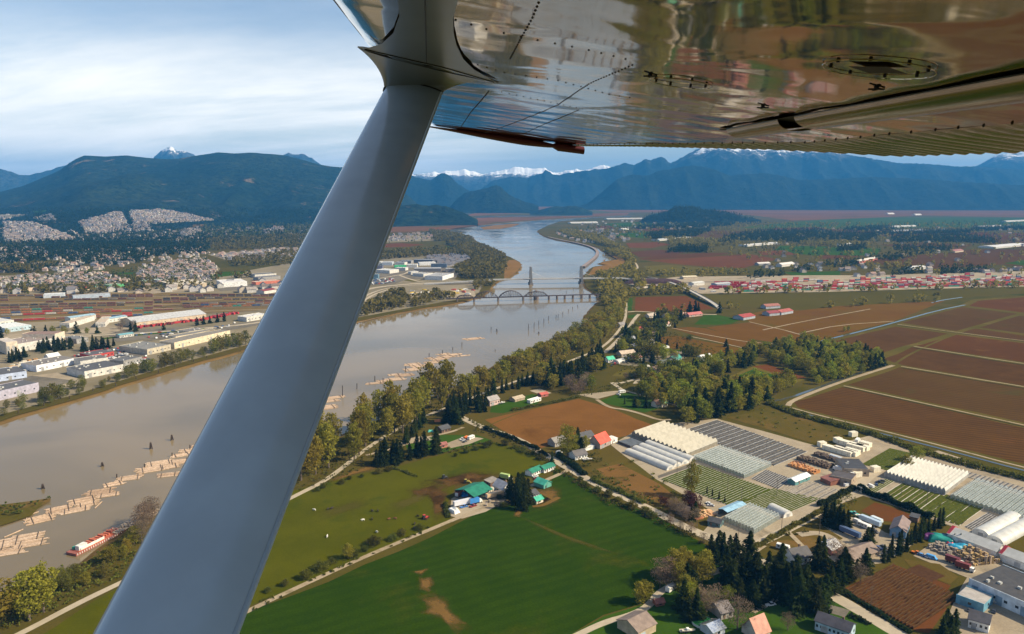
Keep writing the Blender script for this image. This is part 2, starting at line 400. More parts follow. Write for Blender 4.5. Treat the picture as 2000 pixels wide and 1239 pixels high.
sheet('field', [(735, 478), (780, 475), (830, 478), (800, 482), (740, 484)], M['redsoil'], .022)
sheet('marsh', [(755, 446), (790, 440), (850, 444), (930, 436), (970, 434), (930, 441), (868, 449), (800, 454), (740, 456)], M['marsh'], .3, amp=5)
sheet('marsh', [(931, 424), (990, 420), (1140, 418), (1230, 416), (1225, 420), (1076, 427), (980, 434), (933, 435)], M['marsh'], .3, amp=5)
sheet('marsh', [(900, 404), (1400, 404), (1800, 404), (2600, 405), (2600, 425), (2000, 425), (1800, 421), (1700, 426), (1545, 431), (1480, 422), (1400, 416), (1220, 415), (1000, 418), (880, 424), (830, 440), (800, 430)], M['marsh'], .25, amp=8)
sheet('water', [(860, 426), (898, 416), (940, 408), (1020, 404.5), (1000, 409), (930, 416), (900, 424)], M['water'], .5)
sheet('water', [(925, 423.5), (1000, 421), (1142, 420.3), (1160, 421.8), (1000, 424), (930, 426)], M['water'], .5)
sheet('lake', [(1025, 396), (1060, 395), (1120, 395), (1190, 398.5), (1160, 401.5), (1050, 400.5)], M['water'], .6)
sheet('field', [(975, 421.5), (1100, 409), (1160, 411), (1200, 415), (1100, 418.5)], M['olive'], .55, amp=6)
sheet('sandbank', [(984, 546), (986, 525), (990, 508), (1006, 508), (1016, 514), (1017, 521), (1007, 533), (992, 543)], M['sand'])
sheet('sandbank', [(938, 444), (965, 440), (1000, 437), (1016, 437), (1000, 443), (975, 447), (945, 448)], M['sand'], -1.6)
sheet('islet', [(-60, 985), (0, 983), (45, 978), (98, 970), (96, 976), (72, 990), (62, 1003), (30, 1014), (0, 1024), (-60, 1040)], M['rough'], -1.3)
sheet('sandbank', [(1187, 496), (1200, 490), (1225, 505), (1230, 520), (1180, 533), (1148, 538), (1160, 522), (1187, 518), (1172, 515), (1178, 512), (1207, 507)], M['sand'])
sheet('sandbank', [(1176, 509), (1183, 505), (1181, 509)], M['sand'], -1.8)
# right-hand plain, far to near
sheet('field', [(1440, 446), (1503, 438), (1600, 430), (1700, 425), (2600, 425), (2600, 455), (2000, 450), (1860, 444), (1740, 447), (1600, 448)], field('turf_far_green', (.075, .135, .035), (.06, .115, .03), (.16, .10, .05), .003, .015, cthr=.62, fine=0), amp=6)
for pl, m in (([(1615, 447), (1755, 450), (1860, 452), (2000, 456), (2600, 460), (2600, 478), (2000, 468), (1900, 474), (1760, 462), (1650, 458)], 'plowed'),
              ([(1345, 463), (1385, 450), (1450, 452), (1500, 454), (1440, 463), (1380, 467)], 'plowed'), ([(1510, 446), (1600, 444), (1620, 448), (1520, 452)], 'redsoil'),
              ([(1240, 436), (1340, 432), (1380, 440), (1300, 446)], 'lush2'), ([(1180, 437), (1260, 434), (1290, 440), (1200, 444)], 'lush2'), ([(1185, 460), (1240, 452), (1300, 456), (1260, 466)], 'lush2'),
              ([(1240, 447), (1310, 445), (1330, 450), (1250, 451)], 'redsoil'), ([(1160, 443), (1190, 441), (1200, 446), (1170, 448)], 'redsoil'),
              ([(1222, 475), (1285, 473), (1310, 478), (1270, 485), (1230, 484)], 'redsoil'), ([(1380, 482), (1440, 476), (1520, 480), (1400, 490)], 'olive'),
              ([(1510, 491), (1524, 480), (1625, 482), (1720, 486), (1713, 498), (1615, 502)], 'lush2'), ([(1480, 491), (1530, 489), (1560, 498), (1490, 499)], 'redsoil'),
              ([(1600, 498), (1680, 500), (1660, 506), (1590, 506)], 'plowed'),
              ([(1720, 478), (1800, 474), (1900, 478), (1880, 488), (1760, 486)], 'plowed'),
              ([(1690, 512), (1737, 503), (1825, 496), (1900, 487), (2000, 487), (2600, 492), (2600, 528), (2000, 522), (1960, 517), (1807, 526), (1740, 520)], 'cran2'),
              ([(1880, 472), (2000, 466), (2600, 474), (2600, 489), (2000, 486)], 'cran2'),
              ([(1961, 515), (2000, 508), (2600, 510), (2600, 525), (2000, 519)], 'lush2'),
              ([(1230, 492), (1290, 488), (1340, 494), (1300, 500), (1250, 503)], 'purple'), ([(1245, 506), (1300, 498), (1380, 494), (1440, 494), (1380, 502), (1260, 508)], 'purple'),
              ([(1262, 509), (1385, 502), (1460, 496), (1520, 506), (1480, 517), (1450, 524), (1380, 521), (1340, 518)], 'purple'),
              ([(1258, 520), (1300, 518), (1345, 520), (1415, 528), (1400, 538), (1330, 541), (1268, 538)], 'dry'),
              ([(1530, 532), (1640, 530), (1640, 541), (1560, 543)], 'lush2')):
    VI = globals().get('VI', 0) + 1; m = VAR[m][VI % 3] if m in VAR else m
    sheet('field', pl, M[m], amp=3)
sheet('yard_ground', [(1225, 556), (1320, 541), (1400, 540), (1560, 538), (1700, 538), (2000, 530), (2700, 522), (2700, 560), (2000, 560), (1700, 570), (1480, 572), (1370, 574), (1290, 566)], M['yard'])
for pl, m, nm in (([(1370, 578), (1450, 574), (1597, 571), (1800, 565), (2000, 560), (2700, 558), (2700, 578), (2000, 574), (1905, 580), (1840, 590), (1700, 598), (1545, 606), (1460, 600), (1388, 592)], 'olive', 'field'),
              ([(1241, 581), (1340, 578), (1395, 604), (1330, 609), (1240, 609)], 'redsoil', 'field'), ([(1226, 583), (1236, 582), (1234, 607), (1224, 606)], 'lush2', 'field'), ([(1226, 616), (1248, 614), (1240, 621), (1226, 622)], 'lush2', 'field'),
              ([(1355, 634), (1375, 617), (1400, 615), (1446, 625), (1430, 632), (1400, 635)], 'lush2', 'field'),
              ([(1450, 618), (1490, 607), (1560, 607), (1640, 598), (1845, 588), (1745, 628), (1650, 652), (1600, 668), (1562, 652), (1465, 630)], 'orange', 'field'),
              ([(1380, 640), (1462, 630), (1520, 640), (1558, 651), (1598, 671), (1540, 672), (1440, 660)], 'orange', 'field'),
              ([(1312, 642), (1345, 639), (1380, 642), (1480, 668), (1560, 676), (1470, 682), (1400, 668)], 'orange', 'field'),
              ([(1286, 660), (1318, 656), (1400, 672), (1470, 684), (1440, 695), (1330, 690), (1290, 672)], 'orange', 'field'),
              ([(1600, 672), (1750, 633), (1880, 594), (1900, 585), (2000, 578), (2700, 560), (2700, 1010), (2000, 918), (1535, 796), (1535, 785), (1700, 700)], 'dike', 'ground'),
              ([(1552, 786), (1645, 756), (2000, 836), (2700, 985), (2700, 1075), (2000, 907), (1560, 797)], 'cran', 'field'),
              ([(1655, 752), (1758, 718), (2000, 758), (2700, 870), (2700, 968), (2000, 826)], 'cran', 'field'),
              ([(1728, 702), (1782, 678), (2000, 714), (2700, 825), (2700, 862), (2000, 754), (1764, 714)], 'cran', 'field'),
              ([(1612, 671), (1749, 638), (1851, 652), (1708, 693), (1640, 684)], 'cran2', 'field'),
              ([(1760, 631), (1880, 600), (1987, 613), (1868, 647)], 'cran2', 'field'), ([(1789, 676), (1868, 654), (2000, 671), (2700, 760), (2700, 812), (2000, 708)], 'cran2', 'field'),
              ([(1876, 649), (1906, 642), (2000, 656), (2700, 735), (2700, 748), (2000, 666)], 'cran2', 'field'), ([(1912, 640), (1991, 617), (2700, 668), (2700, 726), (2000, 652)], 'cran2', 'field'),
              ([(1892, 598), (1910, 588), (2000, 581), (2700, 566), (2700, 655), (2000, 611)], 'cran2', 'field'),
              ([(947, 820), (1040, 798), (1131, 779), (1190, 797), (1275, 831), (1235, 849), (1180, 862), (1140, 868), (1083, 868), (1053, 877), (990, 845)], 'plowed', 'field'),
              ([(1168, 785), (1205, 770), (1230, 768), (1300, 778), (1306, 792), (1260, 806), (1210, 795)], 'lush2', 'field'), ([(1128, 771), (1200, 764), (1224, 764), (1166, 780)], 'yard', 'yard_ground'),
              ([(955, 806), (960, 795), (1000, 783), (1040, 770), (1060, 775), (1050, 790), (980, 808)], 'lush2', 'field'), ([(1035, 764), (1055, 760), (1077, 768), (1060, 773)], 'yard', 'yard_ground'),
              ([(1210, 722), (1250, 722), (1240, 738), (1195, 735)], 'dry', 'field'), ([(1300, 684), (1340, 683), (1330, 695), (1298, 692)], 'lush2', 'field'),
              ([(1420, 738), (1480, 712), (1520, 730), (1580, 738), (1540, 755), (1470, 752)], 'dry', 'field'), ([(1470, 716), (1500, 712), (1575, 738), (1550, 742)], 'redsoil', 'field'), ([(1440, 735), (1470, 722), (1520, 735), (1480, 742)], 'lush2', 'field'),
              ([(1190, 710), (1240, 690), (1330, 686), (1340, 700), (1280, 712), (1240, 716)], 'urban', 'ground'),
              ([(1420, 815), (1500, 797), (1560, 810), (1640, 850), (1600, 870), (1520, 845)], 'rough', 'field'),
              ([(1150, 920), (1225, 895), (1290, 930), (1340, 965), (1375, 1000), (1360, 1030), (1290, 995), (1190, 955)], 'rough', 'field'), ([(1165, 918), (1210, 908), (1290, 945), (1330, 980), (1300, 988), (1200, 945)], 'scrap', 'field'),
              ([(560, 962), (640, 940), (700, 928), (764, 914), (785, 908), (850, 893), (962, 862), (1010, 875), (1056, 892), (1085, 912), (1050, 935), (1000, 930), (900, 925), (870, 990), (885, 1015), (840, 1033), (740, 1072), (640, 1118), (545, 1161), (440, 1205), (330, 1250), (200, 1300), (60, 1380), (-60, 1500), (-200, 1400), (100, 1230), (240, 1145), (400, 1050)], 'pasture', 'pasture'),
              ([(1085, 914), (1190, 975), (1290, 1015), (1384, 1068), (1388, 1088), (1305, 1128), (1290, 1150), (1260, 1178), (1180, 1204), (1120, 1239), (1050, 1300), (900, 1700), (-300, 1700), (300, 1290), (480, 1201), (640, 1135), (840, 1050), (925, 1008), (985, 985), (1040, 965), (1075, 940)], 'lush', 'field'),
              ([(1120, 1239), (1180, 1206), (1260, 1180), (1300, 1140), (1420, 1085), (1620, 1150), (1800, 1260), (2000, 1700), (950, 1700)], 'lush2', 'lawn'),
              
              ([(880, 975), (935, 950), (985, 945), (1000, 968), (975, 985), (950, 1000), (905, 1013), (880, 1008)], 'yard', 'yard_ground'),
              
              
              
              ([(790, 870), (850, 850), (930, 850), (962, 860), (880, 880), (860, 888), (800, 885)], 'lush2', 'lawn'), ([(870, 868), (910, 852), (945, 856), (915, 868), (880, 876)], 'yard', 'yard_ground'), ([(790, 857), (830, 852), (845, 860), (770, 872)], 'yard', 'yard_ground'),
              
              # nursery and yards
              ([(1195, 870), (1235, 845), (1300, 828), (1400, 818), (1610, 875), (1700, 850), (1790, 885), (1830, 880), (2000, 935), (2700, 1100), (2700, 1200), (2000, 1010), (1905, 1045), (1690, 970), (1640, 985), (1560, 1030), (1440, 1085), (1375, 1040), (1400, 1005), (1280, 935)], 'yard', 'yard_ground'),
              ([(1285, 934), (1283, 929), (1352, 906), (1366, 908)], 'asphalt', 'yard_ground'),
              ([(1679, 998), (1711, 983), (1750, 995), (1790, 1012), (1770, 1022), (1720, 1018)], 'redsoil', 'riding_arena'),
              ([(1640, 1010), (1680, 1010), (1730, 1040), (1790, 1060), (1720, 1100), (1650, 1110), (1600, 1080), (1560, 1045), (1600, 1030)], 'yard', 'yard_ground'), ([(1545, 1045), (1590, 1020), (1640, 1052), (1600, 1075)], 'rough', 'field'),
              ([(1500, 1060), (1540, 1052), (1585, 1060), (1580, 1085), (1530, 1080)], 'rough', 'lawn'), ([(1540, 1055), (1570, 1052), (1588, 1075), (1582, 1090), (1570, 1075)], 'bare', 'path'),
              ([(1840, 1050), (2000, 1100), (2700, 1250), (2700, 1700), (1900, 1300), (1830, 1239), (1880, 1150), (1890, 1130), (1780, 1085)], 'yard', 'yard_ground'), ([(1760, 1090), (1830, 1100), (1875, 1130), (1860, 1146), (1780, 1112)], 'rough', 'field'),
              ([(1647, 1152), (1743, 1101), (1860, 1146), (1838, 1175), (1850, 1190), (1815, 1236), (1792, 1234)], 'redsoil', 'field')):
    VI += 1; m = VAR[m][VI % 3] if m in VAR and pl[0] != (947, 820) else m
    sheet(nm, pl, M[m], amp=1.2 if m not in ('lush', 'pasture', 'rough', 'mud', 'bare', 'scrap') else 2.5, seg=20 if m not in ('bare', 'mud') else 6)

for k, pl in (('bare', [(1045, 955), (1075, 950), (1092, 958), (1090, 978), (1060, 992), (1040, 990), (1075, 975)]), ('bare', [(806, 1118), (832, 1112), (822, 1124)]), ('bare', [(820, 1130), (840, 1128), (846, 1142), (838, 1156), (822, 1152)]), ('bare', [(828, 1172), (852, 1164), (876, 1175), (880, 1192), (906, 1215), (884, 1230), (862, 1205), (832, 1200), (842, 1186)]), ('bare', [(1008, 992), (1022, 998), (1020, 1010), (1008, 1008)]), ('bare', [(640, 938), (700, 918), (735, 905), (740, 915), (690, 928), (650, 940)])):
    blotch('ground', pl, k)
for pl in ([(838, 940), (880, 930), (925, 922), (968, 928), (950, 938), (905, 948), (860, 955)], [(826, 952), (850, 950), (872, 962), (868, 985), (870, 1005), (850, 1010), (842, 985)], [(800, 958), (835, 952), (842, 966), (815, 972)]): blotch('ground', pl, 'mud', 1.5)
for pl in ([(620, 1000), (700, 975), (720, 985), (640, 1012)], [(760, 985), (830, 960), (830, 975), (775, 1000)]): blotch('field', pl, 'dry', 1.6)
# ---- roads, lanes, ditches
strip('road', [(900, 815), (947, 838), (1000, 852), (1060, 886), (1110, 915), (1180, 955), (1250, 985), (1330, 1026), (1400, 1057), (1450, 1080), (1560, 1130), (1625, 1163), (1700, 1206), (1790, 1260)], 7.5, M['road'])
strip('road', [(1400, 1095), (1446, 1080), (1490, 1058), (1540, 1033), (1600, 1002), (1640, 978), (1675, 950), (1700, 930), (1725, 908)], 7.0, M['road'])
strip('road', [(1725, 908), (1760, 890), (1775, 880), (1740, 870), (1700, 858)], 5.0, M['lane'])
strip('road', [(1490, 1065), (1460, 1085), (1400, 1120), (1320, 1135)], 5, M['lane'])
strip('path', [(-150, 1330), (40, 1239), (150, 1180), (240, 1137), (400, 1060), (580, 967), (640, 938), (720, 872), (800, 824), (879, 795), (937, 771), (1005, 746), (1060, 727), (1124, 701), (1173, 682), (1202, 656), (1221, 627), (1223, 607), (1223, 585)], 4.2, M['road'])
strip('path', [(1223, 585), (1215, 565), (1206, 555)], 4, M['road'])
strip('path', [(1225, 495), (1233, 500), (1230, 507), (1242, 514), (1247, 525), (1236, 529)], 5, M['road'])
strip('path', [(715, 890), (770, 876), (830, 855), (880, 845), (905, 835)], 3.5, M['lane'])
strip('path', [(760, 615), (640, 645)], 1, M['lane'])
strip('road', [(1224, 610), (1248, 608), (1290, 612), (1360, 614), (1400, 615)], 6, M['road']); strip('road', [(1248, 614), (1240, 622), (1226, 645), (1200, 672), (1180, 690)], 6, M['road'])
strip('road', [(1240, 750), (1250, 738), (1210, 750), (1195, 748)], 4.5, M['road']); strip('road', [(1195, 748), (1215, 762)], 4.5, M['road']); strip('road', [(1222, 764), (1260, 774), (1300, 786), (1345, 800)], 3.5, M['lane'])
strip('path', [(1166, 781), (1190, 797), (1220, 800), (1250, 808), (1290, 822), (1310, 820)], 4, M['lane'])
strip('path', [(940, 838), (1000, 812), (1060, 793), (1131, 778)], 1.5, M['dike'])
strip('lane', [(300, 1285), (470, 1201), (545, 1165), (640, 1121), (740, 1076), (840, 1035), (890, 1014), (925, 1000), (985, 980)], 3.4, M['lane'])
strip('lane', [(1112, 918), (1070, 937), (1040, 948), (1010, 960), (975, 975), (940, 990)], 3.5, M['lane'])
strip('path', [(1040, 990), (1060, 988), (1080, 978), (1092, 972)], 3, M['bare'])
blotch('path', [(1020, 1008), (1060, 1027), (1110, 1047), (1170, 1067), (1220, 1085), (1170, 1073), (1110, 1054), (1060, 1034)], 'dry', 1.1)
strip('driveway', [(1120, 1245), (1180, 1216), (1230, 1203), (1265, 1187), (1285, 1160), (1312, 1143)], 4.0, M['road'])
strip('driveway', [(1655, 1200), (1640, 1195), (1620, 1190)], 8, M['asphalt']); strip('driveway', [(1470, 1196), (1510, 1175), (1560, 1150)], 3.2, M['lane'])
strip('driveway', [(1560, 1045), (1600, 1040), (1630, 1055), (1660, 1080), (1700, 1095)], 6, M['yard']); strip('driveway', [(1540, 1040), (1560, 1060), (1575, 1075)], 3, M['lane'])
strip('track', [(1539, 793), (1545, 784), (1600, 762), (1650, 744), (1700, 728), (1745, 714)], 5, M['lane'])
strip('track', [(1745, 713), (1780, 690), (1870, 650), (1990, 615), (2080, 600)], 3.4, M['dike'])
for pl in ([(1648, 754), (2000, 831), (2600, 960)], [(1760, 716), (2000, 756), (2600, 852)], [(1785, 677), (2000, 711), (2600, 800)], [(1753, 634), (1870, 650), (2000, 666), (2600, 738)], [(1539, 795), (1600, 812), (1700, 836), (1850, 874), (2000, 914), (2400, 1010)]):
    strip('track', pl, 2.5, M['lane'], it=1)
for pl, wd in (([(1590, 670), (1680, 648), (1745, 631), (1830, 607), (1885, 596)], 4), ([(1500, 785), (1535, 780), (1600, 757), (1660, 735), (1732, 712)], 4), ([(1510, 790), (1560, 806), (1700, 842), (1850, 880), (2000, 920), (2400, 1020)], 3), ([(1820, 592), (1838, 587), (1880, 581)], 4),
               ([(1650, 757), (2000, 834), (2600, 966)], 2.4), ([(1760, 719), (2000, 759.5), (2600, 858)], 2.4), ([(1785, 680), (2000, 714), (2600, 805)], 2.4), ([(1753, 636), (2000, 668), (2600, 742)], 2.4)):
    strip('ditch', pl, wd, M['ditch'] if wd > 2.5 else M['darkditch'], it=1)
for pl in ([(1463, 629), (1560, 652), (1600, 669)], [(1312, 641), (1420, 662), (1480, 671), (1560, 674)], [(1345, 657), (1400, 668), (1460, 682)], [(1560, 652), (1640, 635), (1745, 628)], [(1490, 645), (1570, 628), (1700, 604)]):
    strip('track', pl, 3.0, M['lane'], it=1)
strip('road', [(1250, 549), (1300, 553), (1400, 551), (1500, 545)], 8, M['asphalt'])
for pl, k in (([(138, 696), (182, 683), (248, 678), (300, 690), (262, 700), (226, 708), (150, 708)], 'asphalt'), ([(60, 735), (110, 728), (165, 742), (150, 757), (80, 752)], 'yard'), ([(15, 732), (100, 700), (125, 706), (70, 722)], 'yard'), ([(205, 650), (330, 640), (420, 638), (500, 628), (540, 628), (470, 642), (330, 660), (230, 668)], 'asphalt'), ([(95, 652), (210, 638), (262, 640), (215, 652), (120, 660)], 'yard'), ([(-80, 660), (60, 648), (80, 655), (-80, 685)], 'yard'), ([(0, 745), (60, 735), (150, 745), (80, 762), (0, 772)], 'asphalt'),
              ([(420, 560), (500, 555), (560, 552), (545, 566), (430, 568)], 'asphalt'), ([(260, 566), (345, 562), (400, 566), (300, 574)], 'yard'), ([(800, 571), (925, 566), (930, 580), (870, 584), (800, 583)], 'yard'), ([(720, 536), (800, 525), (900, 522), (890, 545), (800, 545), (770, 555), (715, 558)], 'asphalt'), ([(1238, 558), (1330, 556), (1345, 566), (1250, 568)], 'yard')):
    sheet('yard_ground', pl, M[k], amp=2)
# left bank: highway, ramps, streets
strip('road', [(660, 585), (720, 563), (800, 555), (850, 553), (905, 552), (964, 549)], 14, M['road'], z=.4)
strip('road', [(700, 590), (715, 577), (750, 564), (800, 558), (850, 555)], 6, M['road'], z=.42); strip('road', [(708, 590), (730, 575), (770, 563)], 6, M['road'], z=.44)
strip('road', [(780, 538), (800, 546), (830, 553), (880, 552)], 7, M['road'], z=.46); strip('road', [(655, 560), (760, 541), (790, 536), (800, 530)], 7, M['road'], z=.48)
strip('field', [(776, 544), (815, 550)], 26, M['dry'], z=.2)
strip('road', [(-100, 690), (60, 668), (190, 655), (300, 650), (420, 640), (500, 632), (620, 610)], 9, M['road'])
strip('road', [(190, 700), (260, 670), (330, 660), (420, 648)], 7, M['asphalt']); strip('verge', [(200, 662), (300, 652), (400, 643)], 10, M['lush2'])
for k, (a, b) in enumerate(((579, 577), (583, 579), (588, 582), (593, 584), (598, 587), (603, 590), (608, 592), (613, 595), (618, 597), (624, 601), (629, 604))):
    strip('railway_track', [(-200, a + 1.5), (0, a), (300, (a + b) / 2 - .5), (620, b)], 4.5, M[('asphalt', 'yard')[k % 2]], it=0)
# ------------------------------------------------------------------ hills and mountains, each a solid range at its own distance
def interp(pts, x):
    if x <= pts[0][0]: return pts[0][1]
    for a, b in zip(pts, pts[1:]):
        if x <= b[0]: return a[1] + (b[1] - a[1]) * (x - a[0]) / (b[0] - a[0])
    return pts[-1][1]
def ridge(name, top, D, foot, mat, step=6, nv=36, rough=.10, pw=1.0, scale=900., back=.7, jag=0.0, toe=None):
    """top: silhouette pixels seen at distance D; foot: pixel rows where it meets the plain"""
    x0, x1 = top[0][0], top[-1][0]; nu = max(6, int((x1 - x0) / step)); nb = nv // 3
    V = []; rows = []
    for i in range(nu + 1):
        px = x0 + (x1 - x0) * i / nu; py = interp(top, px)
        s = (px - PX0) / F
        d = ray(px, py); zr = CAMZ + D * d.z / d.y
        if jag: zr += jag * (noise.fractal((px * .09, D * .01, 0), 1.0, 2.0, 4))
        zr = max(zr, 2.0)
        fy = interp(foot, px); g = G(px, fy); Y0 = min(g.y, D * .93); rw = []
        for j in range(nv + nb + 1):
            t = j / nv; Y = Y0 + (D - Y0) * t
            x = s * (Y / cp) * 1.0
            dd = ray(px, 375); x = dd.x / dd.y * Y
            if t <= 1:
                q = t ** pw; pr = q * q * (3 - 2 * q) if pw > 1 else (t * .55 + .45 * t * t * (3 - 2 * t))
                z = zr * pr
                n = noise.fractal((x / scale, Y / scale, 2.3), 1.0, 2.0, 5)
                rg = 1 - abs(noise.noise((x / scale * 2.6, Y / scale * .45 + x / scale * .5, 7.7))) * 2
                z += zr * rough * (n * 1.2 + rg * .75 - .35) * math.sin(math.pi * min(1, t)) * (1.2 if t > .15 else t * 8)
            else:
                tb = (t - 1) * 3; z = zr * (1 - tb * tb * (3 - 2 * tb)) if tb < 1 else 0; Y = D + (D - Y0) * back * tb; x = dd.x / dd.y * Y
                z += zr * rough * noise.fractal((x / scale, Y / scale, 2.3), 1.0, 2.0, 4) * math.sin(math.pi * min(1, tb))
            rw.append((x, Y, max(z, -1.0) if 0 < j < nv + nb else -6))
        rows.append(rw); V += rw
    k = nv + nb + 1; Fc = [(i * k + j, (i + 1) * k + j, (i + 1) * k + j + 1, i * k + j + 1) for i in range(nu) for j in range(k - 1)]
    me = bpy.data.meshes.new(name); me.from_pydata(V, [], Fc); me.materials.append(mat); me.polygons.foreach_set('use_smooth', [True] * len(Fc)); me.update()
    tag(link(name, me), kind='structure')
    return dict(x0=x0, x1=x1, nu=nu, nv=nv, rows=rows)
def on_ridge(rg, px, py):
    """first point of a range that is seen at a photo pixel"""
    u = (px - rg['x0']) / (rg['x1'] - rg['x0']) * rg['nu']; i = int(max(0, min(rg['nu'] - 1, u))); f = u - i
    prev = None
    for j in range(rg['nv'] + 1):
        p = Vector(rg['rows'][i][j]).lerp(Vector(rg['rows'][i + 1][j]), f); y = P(*p)[1]
        if y <= py:
            if prev is None: return G(px, py)
            a, ya = prev; return a.lerp(p, (ya - py) / (ya - y + 1e-6))
        prev = (p, y)
    return None
def forest_mat(name, a, b, clear, thr=.66, s=.0035, snow=None, zlo=0, zhi=1, amp=300, ns=.006):
    t = NT(name); p = t.pos()
    col = t.mix(t.ramp(t.noise(p, .0016, 6, .65), .35, .65), a, b)
    col = t.mix(t.ramp(t.noise(p, .022, 4, .7), .38, .62, 0, .85), col, sc3(a, .25))
    if clear: col = t.mix(t.ramp(t.noise(p, s, 7, .72, .8), thr + .03, thr + .10, 0, .5), col, clear)
    if snow:
        sx = t.n('ShaderNodeSeparateXYZ'); t.l(p, sx.inputs[0])
        h = t.math('ADD', sx.outputs[2], t.math('MULTIPLY', t.math('SUBTRACT', t.noise(p, ns, 8, .72), .5), amp * 2))
        rock = t.mix(t.ramp(h, zlo - 160, zlo), col, (.10, .10, .10)); col = t.mix(t.ramp(h, zlo, zhi), rock, snow)
    t.bump(t.noise(p, .010, 6, .7), 1.0, 40.0)
    return t.done(col, .95, 0, .05)
M['forest'] = forest_mat('hill_forest', (.010, .020, .009), (.026, .036, .014), (.24, .16, .09), .57)
M['forest_far'] = forest_mat('mountain_forest', (.009, .017, .009), (.015, .022, .012), (.07, .06, .05), .66)
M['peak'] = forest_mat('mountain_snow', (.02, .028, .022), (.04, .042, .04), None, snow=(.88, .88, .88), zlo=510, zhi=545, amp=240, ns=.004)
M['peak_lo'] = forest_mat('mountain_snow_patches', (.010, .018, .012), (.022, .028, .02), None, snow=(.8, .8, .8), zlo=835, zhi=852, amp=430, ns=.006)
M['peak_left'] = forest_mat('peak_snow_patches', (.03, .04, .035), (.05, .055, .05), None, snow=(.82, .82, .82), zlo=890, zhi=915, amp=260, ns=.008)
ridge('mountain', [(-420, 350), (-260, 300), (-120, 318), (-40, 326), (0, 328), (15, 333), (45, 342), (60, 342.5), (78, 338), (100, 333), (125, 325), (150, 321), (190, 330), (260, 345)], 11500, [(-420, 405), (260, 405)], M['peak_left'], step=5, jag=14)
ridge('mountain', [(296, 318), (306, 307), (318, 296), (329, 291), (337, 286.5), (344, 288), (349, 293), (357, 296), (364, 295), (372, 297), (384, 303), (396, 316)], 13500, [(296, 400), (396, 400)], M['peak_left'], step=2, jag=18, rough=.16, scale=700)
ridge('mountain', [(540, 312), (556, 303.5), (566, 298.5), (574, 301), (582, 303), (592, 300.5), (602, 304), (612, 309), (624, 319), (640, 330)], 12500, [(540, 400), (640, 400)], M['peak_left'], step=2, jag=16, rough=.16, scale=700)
RL = ridge('hill', [(-420, 420), (-250, 405), (-80, 386), (0, 375), (45, 364), (105, 340), (122, 332), (140, 319), (154, 311), (171, 305), (210, 307), (252, 304), (304, 310), (330, 312), (352, 311), (380, 306), (395, 303.5), (430, 299), (460, 301), (490, 300.5), (530, 303), (560, 305), (595, 313), (623, 321), (650, 326), (680, 328), (730, 345), (770, 362), (800, 385), (818, 402), (836, 412)],
           7400, [(-420, 480), (0, 478), (300, 470), (480, 455), (620, 448), (760, 436), (836, 430)], M['forest'], step=4, nv=90, rough=.12, pw=1.55, scale=1100)
ridge('hill', [(690, 418), (730, 410), (772, 404.5), (795, 400), (812, 399), (830, 402), (850, 400.5), (865, 402), (880, 406), (891, 411), (905, 415), (916, 421), (933, 431)], 5000, [(690, 446), (760, 444), (850, 441), (933, 437)], M['forest'], step=2, rough=.12, scale=350, jag=5)
ridge('mountain', [(770, 352), (799, 342), (825, 349), (842, 353), (852, 344), (860, 340), (868, 338.5), (876, 342), (881, 346), (891, 356), (905, 366), (918, 375), (940, 393), (952, 404)], 9800, [(770, 407), (952, 406)], M['forest_far'], step=2.5, rough=.12, scale=600, jag=10)
ridge('hill', [(876, 408), (885, 396), (897, 386), (907, 378), (918, 374), (940, 370), (955, 366.5), (962, 363), (970, 362), (977, 364), (984, 372), (993, 379), (1003, 385), (1015, 390), (1027, 395), (1040, 398), (1052, 403)], 7900, [(876, 410), (1052, 408)], M['forest_far'], step=2.5, rough=.12, scale=450, jag=8)
ridge('mountain', [(720, 352), (760, 345), (799, 339), (815, 341), (830, 339.5), (845, 336), (858, 338), (871, 333.5), (885, 335), (895, 333), (908, 331), (925, 335), (944, 341), (955, 339), (965, 336), (977, 333.5), (990, 331), (1000, 328), (1010, 326), (1022, 328), (1036, 329), (1050, 330), (1064, 328), (1070, 333), (1080, 338), (1092, 337), (1108, 333), (1125, 331), (1137, 333), (1149, 331), (1163, 327), (1178, 323), (1190, 326), (1230, 330), (1300, 335)], 16500, [(720, 400), (1300, 400)], M['peak'], step=2, rough=.16, scale=900, jag=26)
ridge('mountain', [(930, 375), (965, 352), (1000, 345), (1030, 348), (1060, 338), (1066, 331), (1078, 340), (1092, 342), (1110, 338), (1142, 333.5), (1165, 331), (1188, 328.5), (1205, 323), (1221, 319), (1230, 321), (1238, 323), (1246, 318), (1254, 313), (1261, 311), (1270, 314), (1280, 309), (1290, 306), (1298, 311), (1307, 319), (1322, 312), (1337, 304), (1350, 295), (1363, 289), (1385, 289), (1405, 288), (1440, 288), (1475, 290), (1503, 293), (1531, 291), (1566, 297), (1587, 293), (1615, 295), (1650, 302), (1702, 311), (1755, 319), (1800, 320), (1860, 325), (1905, 326), (2000, 332), (2200, 345), (2500, 352)], 12200, [(930, 403), (1300, 405), (2500, 406)], M['peak_lo'], step=3, rough=.19, scale=900, jag=16)
ridge('mountain', [(1860, 335), (1905, 324), (1920, 315), (1937, 304), (1965, 300), (2000, 296), (2060, 290), (2150, 300), (2300, 320), (2500, 330)], 14500, [(1860, 402), (2500, 402)], M['peak_lo'], step=5, jag=16)
